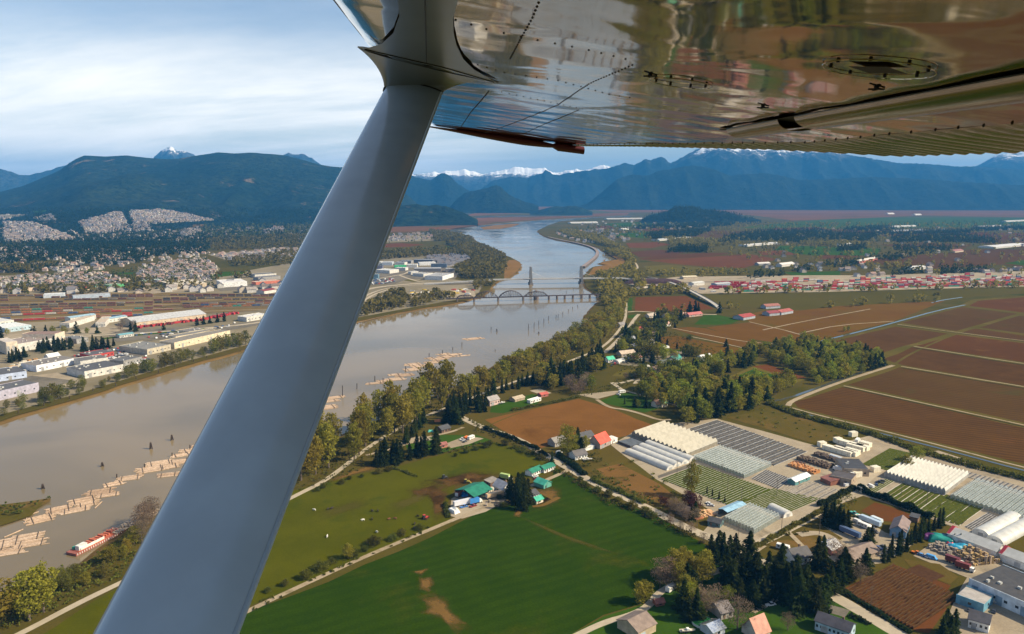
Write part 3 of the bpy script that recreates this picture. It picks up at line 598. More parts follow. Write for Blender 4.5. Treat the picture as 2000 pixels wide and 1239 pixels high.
ridge('hill', [(1120, 406), (1150, 397), (1180, 372), (1205, 350), (1222, 344), (1238, 341), (1252, 343), (1267, 342), (1280, 336), (1300, 332), (1318, 328), (1335, 325), (1355, 324), (1370, 325), (1388, 330), (1405, 336), (1425, 343), (1450, 341), (1470, 340), (1492, 338.5), (1510, 341), (1527, 344), (1560, 352), (1620, 350), (1700, 346), (1800, 350), (1900, 357), (2000, 362), (2200, 372), (2500, 380)], 9300, [(1120, 409), (1300, 410), (1700, 411), (2500, 412)], M['forest_far'], step=3, rough=.19, scale=700, jag=8)
RK = ridge('hill', [(1255, 428), (1275, 419), (1290, 417), (1305, 412), (1318, 406), (1328, 403.5), (1340, 404), (1349, 402), (1360, 405), (1372, 410), (1392, 411), (1415, 413), (1440, 419), (1468, 426), (1490, 430)], 5300, [(1255, 431), (1350, 432), (1490, 432)], M['forest'], step=2.5, rough=.12, scale=300, jag=5)
ridge('hill', [(1035, 417), (1055, 410), (1075, 405), (1088, 403), (1098, 404.5), (1110, 402), (1125, 403), (1140, 407), (1158, 414)], 7200, [(1035, 418), (1158, 417)], M['forest'], step=2.5, rough=.12, scale=300, jag=5)
# ---- the blue air between
def build_haze():
    hz = MB().box(0, 11500, -9, 52000, 27000, 1120 + 9).build('haze', None); hz.data.materials.clear()
    m = bpy.data.materials.new('haze_air'); m.use_nodes = True; t = m.node_tree; t.nodes.clear()
    o = t.nodes.new('ShaderNodeOutputMaterial'); v = t.nodes.new('ShaderNodeVolumePrincipled')
    v.inputs['Color'].default_value = (.075, .42, 1.0, 1); v.inputs['Density'].default_value = 5.2e-5; v.inputs['Anisotropy'].default_value = 0.0
    t.links.new(v.outputs[0], o.inputs['Volume']); hz.data.materials.append(m); tag(hz, kind='stuff')
build_haze()
# ------------------------------------------------------------------ the aircraft the picture is taken from: right wing and lift strut
WA, WB, WC = .262, .03, -.136            # underside: height above the eye = WA + WB*y + WC*x
def W(px, py, off=0.0):
    d = ray(px, py); t = WA / (d.z - WB * d.y - WC * d.x)
    return Vector((d.x * t, d.y * t, CAMZ + d.z * t - off))
def wz(x, y, off=0.0): return CAMZ + WA + WB * y + WC * x - off
def xLE(y): return -.362 - .066 * (y - 1.53)
def xHI(y): return 1.17 if y < 3.16 else 1.17 - .187 * (y - 3.16)
def xTE(y): return interp([(0, 1.55), (3.16, 1.55), (3.5, 1.37), (3.8, 1.24), (5.24, .85), (6.6, .56)], y)
YT = 6.75
def metal(name, c, rough, bstr):
    t = NT(name); p = t.pos(); mp = t.n('ShaderNodeMapping'); t.l(p, mp.inputs[0]); mp.inputs['Location'].default_value = (0, 0, -200)
    q = mp.outputs[0]
    h = t.math('ADD', t.math('MULTIPLY', t.noise(q, 2.6, 2, .4, .8), .8), t.math('MULTIPLY', t.noise(q, 9, 2, .5, .5), .04))
    t.bump(h, bstr, .030)
    f = t.ramp(t.noise(q, 5, 5, .7), .35, .7)
    return t.done(t.mix(f, sc3(c, .82), c), rough, 1.0, .5)
M['alu'] = metal('polished_aluminium', (.56, .47, .33), .055, .15)
M['alu_flap'] = metal('flap_aluminium', (.40, .34, .26), .2, .1)
M['strut'] = plain('strut_paint', (.30, .375, .42), .26, 0, .6, .09, 5); M['strut'].node_tree.nodes['Principled BSDF'].inputs['Coat Weight'].default_value = .5; M['strut'].node_tree.nodes['Principled BSDF'].inputs['Coat Roughness'].default_value = .12
M['fairing'] = plain('fairing_paint', (.25, .28, .27), .28, .35, .5, .12, 4)
M['seam'] = plain('seam_black', (.012, .011, .01), .6)
M['wtip'] = plain('wingtip_maroon', (.075, .012, .014), .5, 0, .3)
M['edge'] = plain('strut_edge', (.40, .48, .50), .4, 0, .4)
air = thing('light_aircraft', 'polished metal wing and grey blue lift strut of a high wing light aircraft in flight', 'aircraft', (0, 0, CAMZ))
def apart(mb, name, mat, sm=False):
    o = mb.build(name, mat, None, sm); o.location = (0, 0, 0); o.data.transform(Matrix.Translation((0, 0, -CAMZ))); o.parent = air; return o
def wing_bottom(u, v):
    y = .25 + (YT - .25) * v; a, b = xLE(y), xHI(y); c = b - a; s = u * u * .4 + u * .6; x = a + c * s
    up = .030 * max(0.0, 1 - s / .05) ** 2.0
    rib = (y / .38) % 1; st = (x / .31) % 1
    pil = .0016 * math.sin(math.pi * rib) * math.sin(math.pi * st) + .004 * noise.noise((x * 1.3, y * .9, 1.7))
    return (x, y, wz(x, y) + up + pil)
def pil_(x, y): return .0016 * math.sin(math.pi * ((y / .38) % 1)) * math.sin(math.pi * ((x / .31) % 1)) + .004 * noise.noise((x * 1.3, y * .9, 1.7))
mt5 = plain('rivet_dark', (.06, .05, .04), .5, .5); skin = MB().grid(wing_bottom, 90, 130)
def wing_top(u, v):
    y = .25 + (YT - .25) * v; a, b = xLE(y), xTE(y); s = 1 - u; s = s * s; x = a + (b - a) * s
    return (x, y, wz(x, y) + .012 + .018 * (1 - s) + .30 * (math.sqrt(s) - s) * .9)
apart(MB().grid(wing_top, 30, 40), 'upper_skin', M['alu_flap'], True)
ribn = 46
def flap(u, v):
    y = .25 + (YT - .3) * v; a, b = xHI(y), xTE(y); x = a + max(.02, b - a) * u
    ph = (y / .088) % 1
    cor = .011 * (abs(ph - .5) * 2) ** 1.5 * min(1, u * 5)
    return (x, y, wz(x, y) - .008 * min(1, u * 6) + cor)
flp = MB().grid(flap, 8, 620)
def nose(y0, y1):
    def fn(u, v):
        y = y0 + (y1 - y0) * v; th = math.pi * u
        x = .815 + .17 * (1 - math.cos(th)) / 2 * (1 if u > .5 else .6) + (0.0 if u > .5 else .0)
        x = .82 + (.045 * (1 - math.cos(th)) if u < .5 else .045 + .10 * (u - .5) * 2)
        dz = .030 * math.sin(th) if u < .5 else .030 * (math.cos((u - .5) * math.pi) ** .9)
        return (x, y, wz(x, y, dz + .001))
    apart(MB().grid(fn, 14, 8), 'flap_nose', M['alu_flap'], True)
nose(.25, 2.30); nose(2.44, 3.02)
g_ = MB(); 
for (ya, yb, w0, w1) in ((.25, 2.30, .018, .02), (2.30, 2.46, .03, .15), (2.46, 3.0, .02, .02), (3.0, 3.14, .06, .0)):
    g_.poly((.815 - w0 * .1, ya, wz(.815, ya, .003)), (.815, yb, wz(.815, yb, .003)), (.815 + w1, yb, wz(.815 + w1, yb, .003)), (.815 + w0, ya, wz(.815 + w0, ya, .003)))
apart(g_, 'flap_gap', M['seam'])
# drooped red wing tip
def tipf(u, v):
    y = YT + .02; a, b = xLE(YT) - .01, xHI(YT) + .12; x = a + (b - a) * v
    k = math.sin(math.pi * min(1, v * 1.15 + .02)) ** .5 if v < .83 else max(.75, 1 - (v - .83))
    th = 2 * math.pi * u; tw = .008 + .030 * min(1, v * 1.6)
    return (x, y + .09 * math.cos(th), wz(x, y) - .010 - .02 * v + tw * math.sin(th) * k)
apart(MB().grid(tipf, 14, 30), 'wing_tip', M['wtip'], True)
# lift strut, streamlined section
S0, S1 = ray(806, 180) * 2.56, ray(322, 1239) * 1.05
ax = (S1 - S0).normalized(); ch = (Vector((1, 0, 0)) - ax * ax.x).normalized(); th_ = ax.cross(ch)
prof = [(-.5, 0), (-.485, .10), (-.44, .19), (-.36, .265), (-.24, .31), (-.08, .32), (.10, .29), (.27, .21), (.40, .12), (.47, .055), (.5, .03)]
prof = prof + [(a, -b) for a, b in reversed(prof[1:])]
def strut_pt(k, a, b, cw=.192, tk=.085): return S0 + ax * k + ch * (a * cw) + th_ * (b * tk * 1.0)
Ls = (S1 - S0).length
mb = MB(); ks = [-.06, 0, .3, .8, 1.4, Ls, Ls + .5]
for k in ks:
    for a, b in prof: p = strut_pt(k, a, b); mb.v.append((p.x, p.y, p.z + CAMZ))
n = len(prof)
for i in range(len(ks) - 1):
    for j in range(n): mb.f.append((i * n + j, i * n + (j + 1) % n, (i + 1) * n + (j + 1) % n, (i + 1) * n + j)); mb.m.append(0)
apart(mb, 'lift_strut', M['strut'], True)
mb = MB(); mb.tube([strut_pt(k, .505, .0) + Vector((0, 0, CAMZ)) for k in (0, .6, Ls + .5)], .0045, 6)
apart(mb, 'trailing_strip', M['edge'], True)
# flared fairing between strut and wing
E0, E1 = W(698, 92), W(975, 161); ec = (E0 + E1) / 2; ev = (E1 - E0) / 2
mb = MB(); nk = 12
for i in range(nk + 1):
    f = i / nk; g = f ** 1.7
    for j in range(n):
        a, b = prof[j]; q = strut_pt(0, a, b, .197, .092) - ax * (.16 * f) + Vector((0, 0, CAMZ))
        e = ec + ev * (a * 2) * 1.0; e = Vector((e.x, e.y - b * .30, 0)); e.z = wz(e.x, e.y, .001)
        p = q.lerp(e, g) if f < 1 else e
        mb.v.append(tuple(p))
for i in range(nk):
    for j in range(n): mb.f.append((i * n + j, i * n + (j + 1) % n, (i + 1) * n + (j + 1) % n, (i + 1) * n + j)); mb.m.append(0)
apart(mb, 'strut_fairing', M['fairing'], True)
mb = MB(); lp = [strut_pt(-.002, a, b, .200, .095) + Vector((0, 0, CAMZ)) for a, b in prof]; mb.tube(lp + [lp[0]], .0022, 5, False)
apart(mb, 'fairing_seam', M['seam'])
def patch(px, off, name, mat):
    pts = [W(*p, off) for p in px]; tri = tessellate_polygon([[Vector((p.x, p.y, 0)) for p in pts]]); mb = MB(); mb.v = [tuple(p) for p in pts]; mb.f = [tuple(t) for t in tri]; mb.m = [0] * len(tri); return apart(mb, name, mat)
patch([(772, -60), (905, -60), (893, 0), (885, 30), (886, 60), (892, 85), (905, 112), (925, 132), (972, 160), (900, 142), (830, 122), (760, 106), (708, 93), (745, 82), (768, 60), (780, 25)], .005, 'root_panel', M['fairing'])
mb = MB(); mb.tube([W(829, -40, .006), W(833, 118, .006)], .0012, 4); mb.tube([W(712, 92, .006), W(780, 108, .006), W(860, 126, .006), W(965, 157, .006)], .0015, 4)
apart(mb, 'panel_seam', M['seam'])
mb = MB(); c_ = W(820, 150, .05); mb.tube([c_ + Vector((0, -.02, .02)), c_ + Vector((0, -.035, .012))], .006, 8); apart(mb, 'drain_hole', M['seam'])
# rivets, screws
def dots(lines, r, mb, hgt=.0012, step=.030):
    mb.k = 1
    for ln in lines:
        pts = [W(*p) for p in ln]
        for a, b in zip(pts, pts[1:]):
            k = max(1, int((b - a).length / step))
            for i in range(k):
                p = a.lerp(b, i / k); z = wz(p.x, p.y) + pil_(p.x, p.y) - .0008
                mb.tube([(p.x, p.y, z + .006), (p.x, p.y, z), (p.x, p.y, z - hgt)], [r, r, r * .4], 6)
dots([[(1052, 5), (1040, 35), (1018, 75), (995, 118)], [(890, 40), (950, 58), (1050, 80), (1150, 100), (1245, 122)], [(915, 122), (985, 142), (1090, 158), (1190, 185), (1250, 195)], [(1235, 128), (1150, 165), (1090, 205), (1020, 235), (940, 262)], [(955, 178), (920, 220), (900, 248)], [(980, 180), (1050, 195), (1150, 215)], [(1130, 215), (1060, 245), (1020, 262)], [(812, 0), (818, 50), (824, 115)]], .0025, skin)
dots([[(1130, 283), (1300, 281), (1572, 278), (1737, 262), (1827, 254), (2040, 234)]], .0035, flp, .004, .10)
apart(skin, 'wing_skin', [M['alu'], mt5], True); apart(flp, 'flap', [M['alu_flap'], M['seam']])
def disc(cx, cy, r, name='inspection_cover'):
    c = W(cx, cy); mb = MB(); m = 40
    lp = [(c.x + r * math.cos(2 * math.pi * i / m), c.y + r * math.sin(2 * math.pi * i / m)) for i in range(m)]
    mb.tube([Vector((x, y, wz(x, y, .004))) for x, y in lp + lp[:1]], .0011, 5, False); mb.k = 1
    for i in range(8):
        x, y = c.x + r * .86 * math.cos(2 * math.pi * i / 8 + .2), c.y + r * .86 * math.sin(2 * math.pi * i / 8 + .2); z = wz(x, y, .003)
        mb.tube([(x, y, z + .004), (x, y, z - .001)], .003, 6)
    apart(mb, name, [M['alu'], M['seam']]); return c
c = disc(1715, 132, .092); h = .045
mb = MB().poly(*[(c.x + a * h, c.y + b * h, wz(c.x + a * h, c.y + b * h, .0045)) for a, b in ((-1.15, .1), (.05, .9), (1.15, -.1), (-.05, -.9))]); apart(mb, 'drain_slot', M['seam'])
disc(1330, 160, .075)
for q in ((1490, 208), (1712, 171), (1270, 146)):
    p = W(*q); z = wz(p.x, p.y); mb = MB(); mb.tube([(p.x, p.y, z + .004), (p.x, p.y, z - .004)], .005, 6); mb.box(p.x, p.y, z - .005, .032, .005, .003); mb.box(p.x, p.y, z - .0055, .005, .026, .003); apart(mb, 'tie_down_fitting', M['seam'])
# ------------------------------------------------------------------ trees: leaf clumps round a tapered trunk with limbs
M['bark'] = plain('tree_bark', (.13, .10, .075), .9, var=.3)
M['conifer'] = leaf('needles_dark', (.020, .032, .006), (.044, .058, .010), .38, .3)
M['conifer2'] = leaf('needles_mid', (.030, .048, .008), (.060, .080, .014), .3, .3)
M['cotton'] = leaf('buds_olive', (.195, .170, .020), (.285, .240, .036), .22, .2)
M['green'] = leaf('leaves_spring', (.185, .190, .018), (.280, .270, .034), .3, .2, .03)
M['willow'] = leaf('leaves_budding', (.120, .116, .020), (.190, .172, .034), .28, .2, .03)
M['bareleaf'] = leaf('twigs_pinkish', (.17, .125, .085), (.26, .19, .13), .25, .3, .02)
M['redleaf'] = leaf('leaves_plum', (.06, .022, .018), (.11, .04, .03), .2, .3)
M['bushleaf'] = leaf('leaves_bush', (.075, .082, .012), (.140, .135, .022), .35, .25, .03)
M['hedge'] = leaf('leaves_hedge', (.016, .028, .010), (.035, .050, .015), .2, .4)

def cards(C, D, ln, wd, g):
    """one leaf-clump quad per centre C, long axis D (n,3)"""
    n = len(C); D = D / (np.linalg.norm(D, axis=1, keepdims=True) + 1e-9)
    r = g.normal(size=(n, 3)); U = np.cross(D, r); U /= (np.linalg.norm(U, axis=1, keepdims=True) + 1e-9)
    a, b = D * (ln[:, None] / 2), U * (wd[:, None] / 2)
    V = np.stack([C - a - b * .6, C + b, C + a + b * .3, C - b], 1).reshape(-1, 3)
    return V, np.arange(4 * n).reshape(n, 4)
def conifer_arr(seed, h, wid, n, size, z0=.07, pw=.85):
    g = np.random.default_rng(seed); t = z0 + (1 - z0) * g.random(n) ** 1.15
    ph = g.random(n) * 2 * np.pi
    lay = .72 + .28 * np.sin(t * h * 2.1 + 2 * np.sin(ph * 2 + seed)) + .22 * np.sin(ph * 3 + seed * 1.7 + t * 9)
    rm = wid / 2 * (1 - t) ** pw * np.clip(lay, .35, 1.25) + .12
    rm = rm * (.80 + .30 * np.sin(ph * 2 + t * 5 + seed * 3) + .28 * np.sin(t * 17 + seed) * np.sin(ph + seed * 2)); rr = rm * (.30 + .70 * g.random(n) ** .6)
    C = np.stack([rr * np.cos(ph), rr * np.sin(ph), t * h - rr * .22], 1)
    D = np.stack([np.cos(ph), np.sin(ph), -.35 + .3 * g.normal(size=n)], 1)
    s = size * (.6 + .8 * g.random(n)) * (.55 + .6 * (1 - t))
    return cards(C, D, s * 1.5, s * .75, g)
def crown_arr(seed, h, wid, n, size, base=.25, lobes=12, up=.35, tall=1.0):
    g = np.random.default_rng(seed); L_ = []
    for i in range(lobes):
        t = base + (1 - base) * (i + .5) / lobes * .93; a = i * 2.4 + seed; q = math.sin(math.pi * min(1, (t - base) / (1 - base) * .86 + .10)) ** .7
        rd = wid * .5 * q; off = rd * (.50 + .25 * g.random())
        L_.append((off * math.cos(a), off * math.sin(a), t * h, rd * (.50 + .25 * g.random()), h * (1 - base) / lobes * (1.5 + .9 * g.random()) * tall))
    L_.append((0, 0, h * .90, wid * .17, h * .10)); L_ = np.array(L_)
    wgt = L_[:, 3] ** 1.6; k = g.choice(len(L_), n, p=wgt / wgt.sum()); d = g.normal(size=(n, 3)); d /= np.linalg.norm(d, axis=1, keepdims=True)
    rr = (.45 + .6 * g.random(n) ** .7)[:, None]
    C = L_[k, :3] + d * rr * np.stack([L_[k, 3], L_[k, 3], L_[k, 4]], 1)
    D = d * .5 + np.array([0, 0, up]) + g.normal(size=(n, 3)) * .5
    s = size * (.55 + .9 * g.random(n))
    return cards(C, D, s * 1.3, s * .8, g)
def trunk_mb(seed, h, r, limbs=6, spread=.22, top=.9, sides=6):
    q = random.Random(seed); mb = MB()
    mb.tube([(0, 0, -.4), (0, 0, h * .3), (q.uniform(-.02, .02) * h, q.uniform(-.02, .02) * h, h * .6), (0, 0, h * top)], [r * 1.25, r * .85, r * .5, r * .08], sides)
    for i in range(limbs):
        a = i * 2.4 + seed; z = h * (.28 + .5 * i / limbs); s = h * spread * (1 - .5 * i / limbs)
        mb.tube([(0, 0, z), (s * .6 * math.cos(a), s * .6 * math.sin(a), z + s * .7), (s * math.cos(a), s * math.sin(a), z + s * 1.5)], [r * .42, r * .26, r * .06], 4)
    return mb
def tree_proto(name, label, mat, arr, tr):
    t = thing(name, label, 'tree'); link('crown', np_mesh(name + '_crown', *arr, M[mat]), t); tr.build('trunk', M['bark'], t); return t
H0 = 20.0            # all prototypes are 20 m tall, scaled on placing
PROTO = {}
def proto(kind, i, lod):
    key = (kind, i, lod)
    if key in PROTO: return PROTO[key]
    q = (1600, 700, 260)[lod]; sz = (1.0, 1.45, 2.3)[lod]; sd = 11 + i * 7
    if kind == 'conifer': arr, tr, m = conifer_arr(sd, H0, 10.5 + i * 1.3, int(q * 1.25), 1.05 * sz, .06, (.62, .8, .7, .55)[i]), trunk_mb(sd, H0, .32, 0, top=.97), 'conifer'
    elif kind == 'fir': arr, tr, m = conifer_arr(sd, H0, 12 + i, int(q * 1.25), 1.1 * sz, .12, .55), trunk_mb(sd, H0, .36, 0, top=.97), 'conifer2'
    elif kind == 'cedar': arr, tr, m = conifer_arr(sd, H0, 7.2, q, .9 * sz, .02, .55), trunk_mb(sd, H0, .3, 0, top=.95), 'conifer'
    elif kind == 'cottonwood': arr, tr, m = crown_arr(sd, H0, 8.0 + i * .9, int(q * 1.15), .72 * sz, .20, 13, .55, 1.05), trunk_mb(sd, H0, .34, 8, .19), 'cotton'
    elif kind == 'broadleaf': arr, tr, m = crown_arr(sd, H0, 11 + i * 1.5, int(q * 1.1), .85 * sz, .16, 12, .35), trunk_mb(sd, H0, .34, 6), 'green'
    elif kind == 'bare': arr, tr, m = crown_arr(sd, H0, 14 + i, int(q * .9), .55 * sz, .22, 12, .8), trunk_mb(sd, H0, .4, 11, .26), 'bareleaf'
    elif kind == 'plum': arr, tr, m = crown_arr(sd, H0, 15, q, .9 * sz, .14, 10, .2), trunk_mb(sd, H0, .4, 6), 'redleaf'
    elif kind == 'willow': arr, tr, m = crown_arr(sd, H0, 13 + i * 1.6, int(q * 1.2), .8 * sz, .08, 12, .4), trunk_mb(sd, H0, .34, 6), 'willow'
    elif kind == 'bush': arr, tr, m = crown_arr(sd, H0, 24 + 4 * i, int(q * .6), 2.2 * sz, .02, 9, .2), trunk_mb(sd, H0 * .7, .5, 4), 'bushleaf'
    nm = {'conifer': 'conifer_tree', 'fir': 'fir_tree', 'cedar': 'cedar_tree', 'cottonwood': 'cottonwood_tree', 'broadleaf': 'broadleaf_tree', 'bare': 'bare_tree', 'plum': 'plum_tree', 'bush': 'bush', 'willow': 'budding_tree'}[kind]
    cm = link('crown', np_mesh(nm + '_crown', *arr, M[m])); tm = tr.build('trunk', M['bark'])
    for o in (cm, tm): COL.objects.unlink(o)
    PROTO[key] = (nm, cm, tm); return PROTO[key]
CAT = {'bush': 'bush'}; COUNT = {}
def plant(kind, loc, h, label, group, lod=None, wide=1.0):
    d = loc.y; wide *= 1.3 if kind == 'cottonwood' and h < 27 else 1.0
    if lod is None: lod = 0 if d < 640 else (1 if d < 1150 else 2)
    nm, cm, tm = proto(kind, rng.randrange(4), lod)
    s = h / H0; r = thing(nm, label, CAT.get(kind, 'tree'), loc, rng.uniform(0, 6.28), group); sw = s * wide * rng.uniform(.88, 1.14); r.scale = (sw, sw, s)
    for o in (cm, tm) if lod < 2 else (cm,):
        c = o.copy(); COL.objects.link(c); c.parent = r
    COUNT[nm] = COUNT.get(nm, 0) + 1
    return r
def scatter(px, step, n=None, seed=0, z=0.0):
    """evenly spread ground points inside an outline of photo pixels"""
    q = random.Random(seed + 5); pl = [G(*p, z) for p in px]; P2 = [(p.x, p.y) for p in pl]
    x0, x1 = min(p[0] for p in P2), max(p[0] for p in P2); y0, y1 = min(p[1] for p in P2), max(p[1] for p in P2); o = []
    ny = int((y1 - y0) / step) + 1; nx = int((x1 - x0) / step) + 1
    for j in range(ny):
        for i in range(nx):
            x, y = x0 + (i + q.uniform(.05, .95)) * step, y0 + (j + q.uniform(.05, .95)) * step
            if inside((x, y), P2): o.append(Vector((x, y, z)))
    q.shuffle(o); return o[:n] if n else o
def grove(px, step, kinds, hr, label, group, seed=0, n=None, lod=None, wide=1.0, keep=None):
    for p in scatter(px, step, n, seed):
        if keep and not keep(p): continue
        k = rng.choice(kinds); h = rng.uniform(*hr) * rng.uniform(.85, 1.1)
        w_ = {'conifer': 'dark conifer', 'fir': 'mid green conifer', 'cedar': 'dark columnar cedar', 'cottonwood': 'olive budding cottonwood', 'broadleaf': 'light green spring tree', 'bare': 'pinkish grey bare twigged tree', 'plum': 'plum red tree', 'bush': 'low green bush', 'willow': 'olive budding tree'}[k]
        plant(k, p, h, w_ + ' ' + label, group, lod, wide)
def row(px, step, kind, hr, label, group, jit=1.5, wide=1.0):
    w_ = {'conifer': 'dark conifer', 'fir': 'mid green conifer', 'cedar': 'dark columnar cedar', 'cottonwood': 'olive budding cottonwood', 'broadleaf': 'light green spring tree', 'bare': 'pinkish grey bare twigged tree', 'bush': 'low green bush'}[kind]
    pts = [G(*p) for p in px]
    for a, b in zip(pts, pts[1:]):
        k = max(1, int((b - a).length / step))
        for i in range(k):
            p = a.lerp(b, (i + .5) / k) + Vector((rng.uniform(-jit, jit), rng.uniform(-jit, jit), 0))
            plant(kind, p, rng.uniform(*hr), w_ + ' ' + label, group, None, wide)
def hedge(px, wd, h, label, mat='hedge', name='hedge', dens=17.0, size=1.05):
    pts = [G(*p) for p in px]; g = np.random.default_rng(len(label) + int(px[0][0])); Cs = []; Ds = []
    for a, b in zip(pts, pts[1:]):
        l = (b - a).length; n = int(l * dens * h / 2.5 * max(1, wd / 2.5)); u = g.random(n); t = (b - a) / l; nr = Vector((-t.y, t.x, 0))
        hh = h * (.8 + .35 * np.sin(u * l * .35 + g.random()) * np.sin(u * l * .11 + 1))
        off = (g.random(n) - .5) * wd; z = g.random(n) ** .6 * hh * (1 - .5 * (np.abs(off) / wd * 2) ** 2)
        C = np.array(a)[None] + u[:, None] * np.array(b - a)[None] + off[:, None] * np.array(nr)[None]; C[:, 2] = z; Cs.append(C); Ds.append(g.normal(size=(n, 3)))
    C = np.concatenate(Cs); D = np.concatenate(Ds); s = size * (.6 + .8 * g.random(len(C))); c0 = np.array(pts[0])
    o = link(name, np_mesh(name, *cards(C - c0, D, s * 1.2, s, g), M[mat])); o.location = pts[0]
    tag(o, label, name.replace('_', ' ')); return o
def scrub(px, step, h, kindmat, name='undergrowth', size=1.0, n=14, seed=3):
    g = np.random.default_rng(seed); P_ = np.array([tuple(p) for p in scatter(px, step, None, seed)])
    if not len(P_): return
    k = len(P_); hh = h * (.4 + .9 * g.random(k)); C = np.repeat(P_, n, 0); H = np.repeat(hh, n); m = k * n
    d = g.normal(size=(m, 3)); C = C + d * np.stack([H * .5, H * .5, H * .25], 1); C[:, 2] = np.abs(C[:, 2]) + H * .25
    s = size * (.6 + .8 * g.random(m)); o = link(name, np_mesh(name, *cards(C, d + np.array([0, 0, .5]), s * 1.2, s, g), M[kindmat])); tag(o, kind='stuff'); return o

# --- near and middle groves
RB_G = 'cottonwoods along the river dike'
grove([(565, 952), (640, 936), (700, 905), (745, 878), (800, 842), (850, 806), (885, 785), (872, 768), (800, 800), (735, 828), (640, 878), (575, 912)], 16, ['cottonwood'], (29, 39), 'towering on the river bank beside the strut', RB_G, 1)
grove([(895, 768), (945, 742), (1000, 716), (1060, 688), (1100, 668), (1140, 648), (1165, 632), (1205, 600), (1220, 603), (1212, 630), (1190, 655), (1165, 676), (1115, 696), (1050, 718), (990, 744), (930, 766), (900, 784)], 10.6, ['cottonwood'], (14, 21), 'in the long dense belt between river and pale dike path', RB_G, 2, 262)
grove([(-160, 1240), (0, 1215), (60, 1200), (130, 1172), (200, 1138), (240, 1112), (272, 1075), (262, 1050), (225, 1080), (165, 1118), (90, 1150), (-100, 1205)], 10, ['cottonwood', 'cottonwood', 'willow'], (7, 11.5), 'on the bank below the moored red barge', 'trees on the near bank by the barge', 3)
row([(-60, 1240), (30, 1225), (75, 1205), (100, 1185)], 10, 'cottonwood', (22, 27), 'at the bottom corner of the near river bank', 'trees on the near bank by the barge')
row([(276, 1068), (290, 1020), (300, 1012)], 6, 'bare', (13, 17), 'leaning over the wreck at the stern of the red barge', 'bare trees by the barge')
grove([(725, 914), (762, 912), (800, 900), (858, 886), (856, 876), (780, 890), (730, 903)], 8, ['conifer'], (13, 22), 'in the dark grove at the upper edge of the pasture', 'dark grove above the pasture', 4)
row([(790, 872), (800, 858), (812, 842), (830, 825)], 9, 'fir', (10, 17), 'between the dike path and the tarp strewn yard', 'firs beside the dike path')
grove([(870, 828), (900, 830), (906, 808), (890, 800), (868, 815)], 8, ['conifer'], (16, 24), 'around the dark cabin by the river', 'dark conifers by the riverside cabin', 5)
grove([(904, 808), (950, 808), (956, 790), (940, 785), (908, 792)], 8, ['cedar'], (14, 21), 'at the head of the brown field beside the road end', 'tall dark cedars at the road end', 6)
grove([(950, 778), (1000, 765), (1045, 752), (1042, 744), (990, 758), (946, 775)], 8, ['conifer', 'cedar'], (11, 18), 'in the dark row behind the river house', 'dark row behind the river house', 7)
grove([(1042, 757), (1075, 762), (1130, 752), (1140, 735), (1185, 722), (1180, 708), (1120, 722), (1060, 738)], 9, ['conifer', 'conifer', 'fir', 'cottonwood'], (14, 22), 'in the dark wood between dike path and gardens', 'dark wood below the dike path', 8)
grove([(1090, 776), (1130, 774), (1170, 772), (1160, 750), (1110, 756)], 11, ['broadleaf', 'cottonwood', 'bare'], (11, 18), 'at the upper corner of the plowed brown field', 'trees above the plowed field', 9)
for p in ((998, 975), (1005, 986), (1012, 970), (1016, 996), (1026, 986), (1031, 976), (1021, 966), (1010, 978), (1024, 997)): plant('conifer', G(*p), rng.uniform(11, 18), 'dark conifer in the big dark clump beside the white farmhouse', 'dark clump beside the farmhouse', wide=1.05)
wl = [(1232, 772), (1290, 746), (1345, 736), (1400, 748), (1440, 762), (1480, 754), (1560, 756), (1530, 776), (1470, 800), (1405, 812), (1345, 834), (1322, 806), (1262, 787)]
grove(wl, 10.5, ['broadleaf', 'broadleaf', 'broadleaf', 'broadleaf', 'fir', 'cottonwood'], (13, 21), 'in the mixed wood above the nursery greenhouses', 'mixed wood above the nursery', 11)
grove([(1345, 832), (1370, 790), (1420, 775), (1475, 770), (1475, 800), (1410, 814)], 15, ['conifer'], (19, 27), 'among pale spring trees above the nursery', 'dark conifers in the mixed wood', 12)
grove([(1480, 690), (1530, 676), (1570, 672), (1620, 678), (1680, 692), (1726, 714), (1660, 742), (1592, 752), (1584, 734), (1520, 714)], 10, ['broadleaf', 'broadleaf', 'broadleaf', 'fir'], (11, 18), 'in the light green wood bounded by the ditch corner', 'light green wood at the ditch corner', 13)
row([(1668, 692), (1700, 703), (1727, 715), (1690, 726)], 8, 'conifer', (14, 19), 'at the dark point of the wood by the bog fields', 'dark point of the wood')
grove([(1330, 735), (1390, 712), (1470, 690), (1475, 712), (1420, 735), (1350, 750)], 11, ['conifer', 'broadleaf', 'fir', 'broadleaf'], (12, 20), 'between the gardens and the red soil clearing', 'wood beside the red clearing', 14)
grove([(1205, 745), (1240, 735), (1300, 715), (1330, 705), (1335, 730), (1270, 745)], 12, ['broadleaf', 'conifer', 'bush', 'bare'], (6, 14), 'among the gardens below the village', 'garden trees below the village', 15)
grove([(1200, 690), (1240, 640), (1290, 615), (1340, 622), (1300, 660), (1290, 690), (1400, 695), (1330, 705), (1240, 715)], 16, ['broadleaf', 'conifer', 'bush', 'bush', 'broadleaf', 'conifer'], (7, 17), 'between the village houses below the dike', 'village trees below the dike', 16)
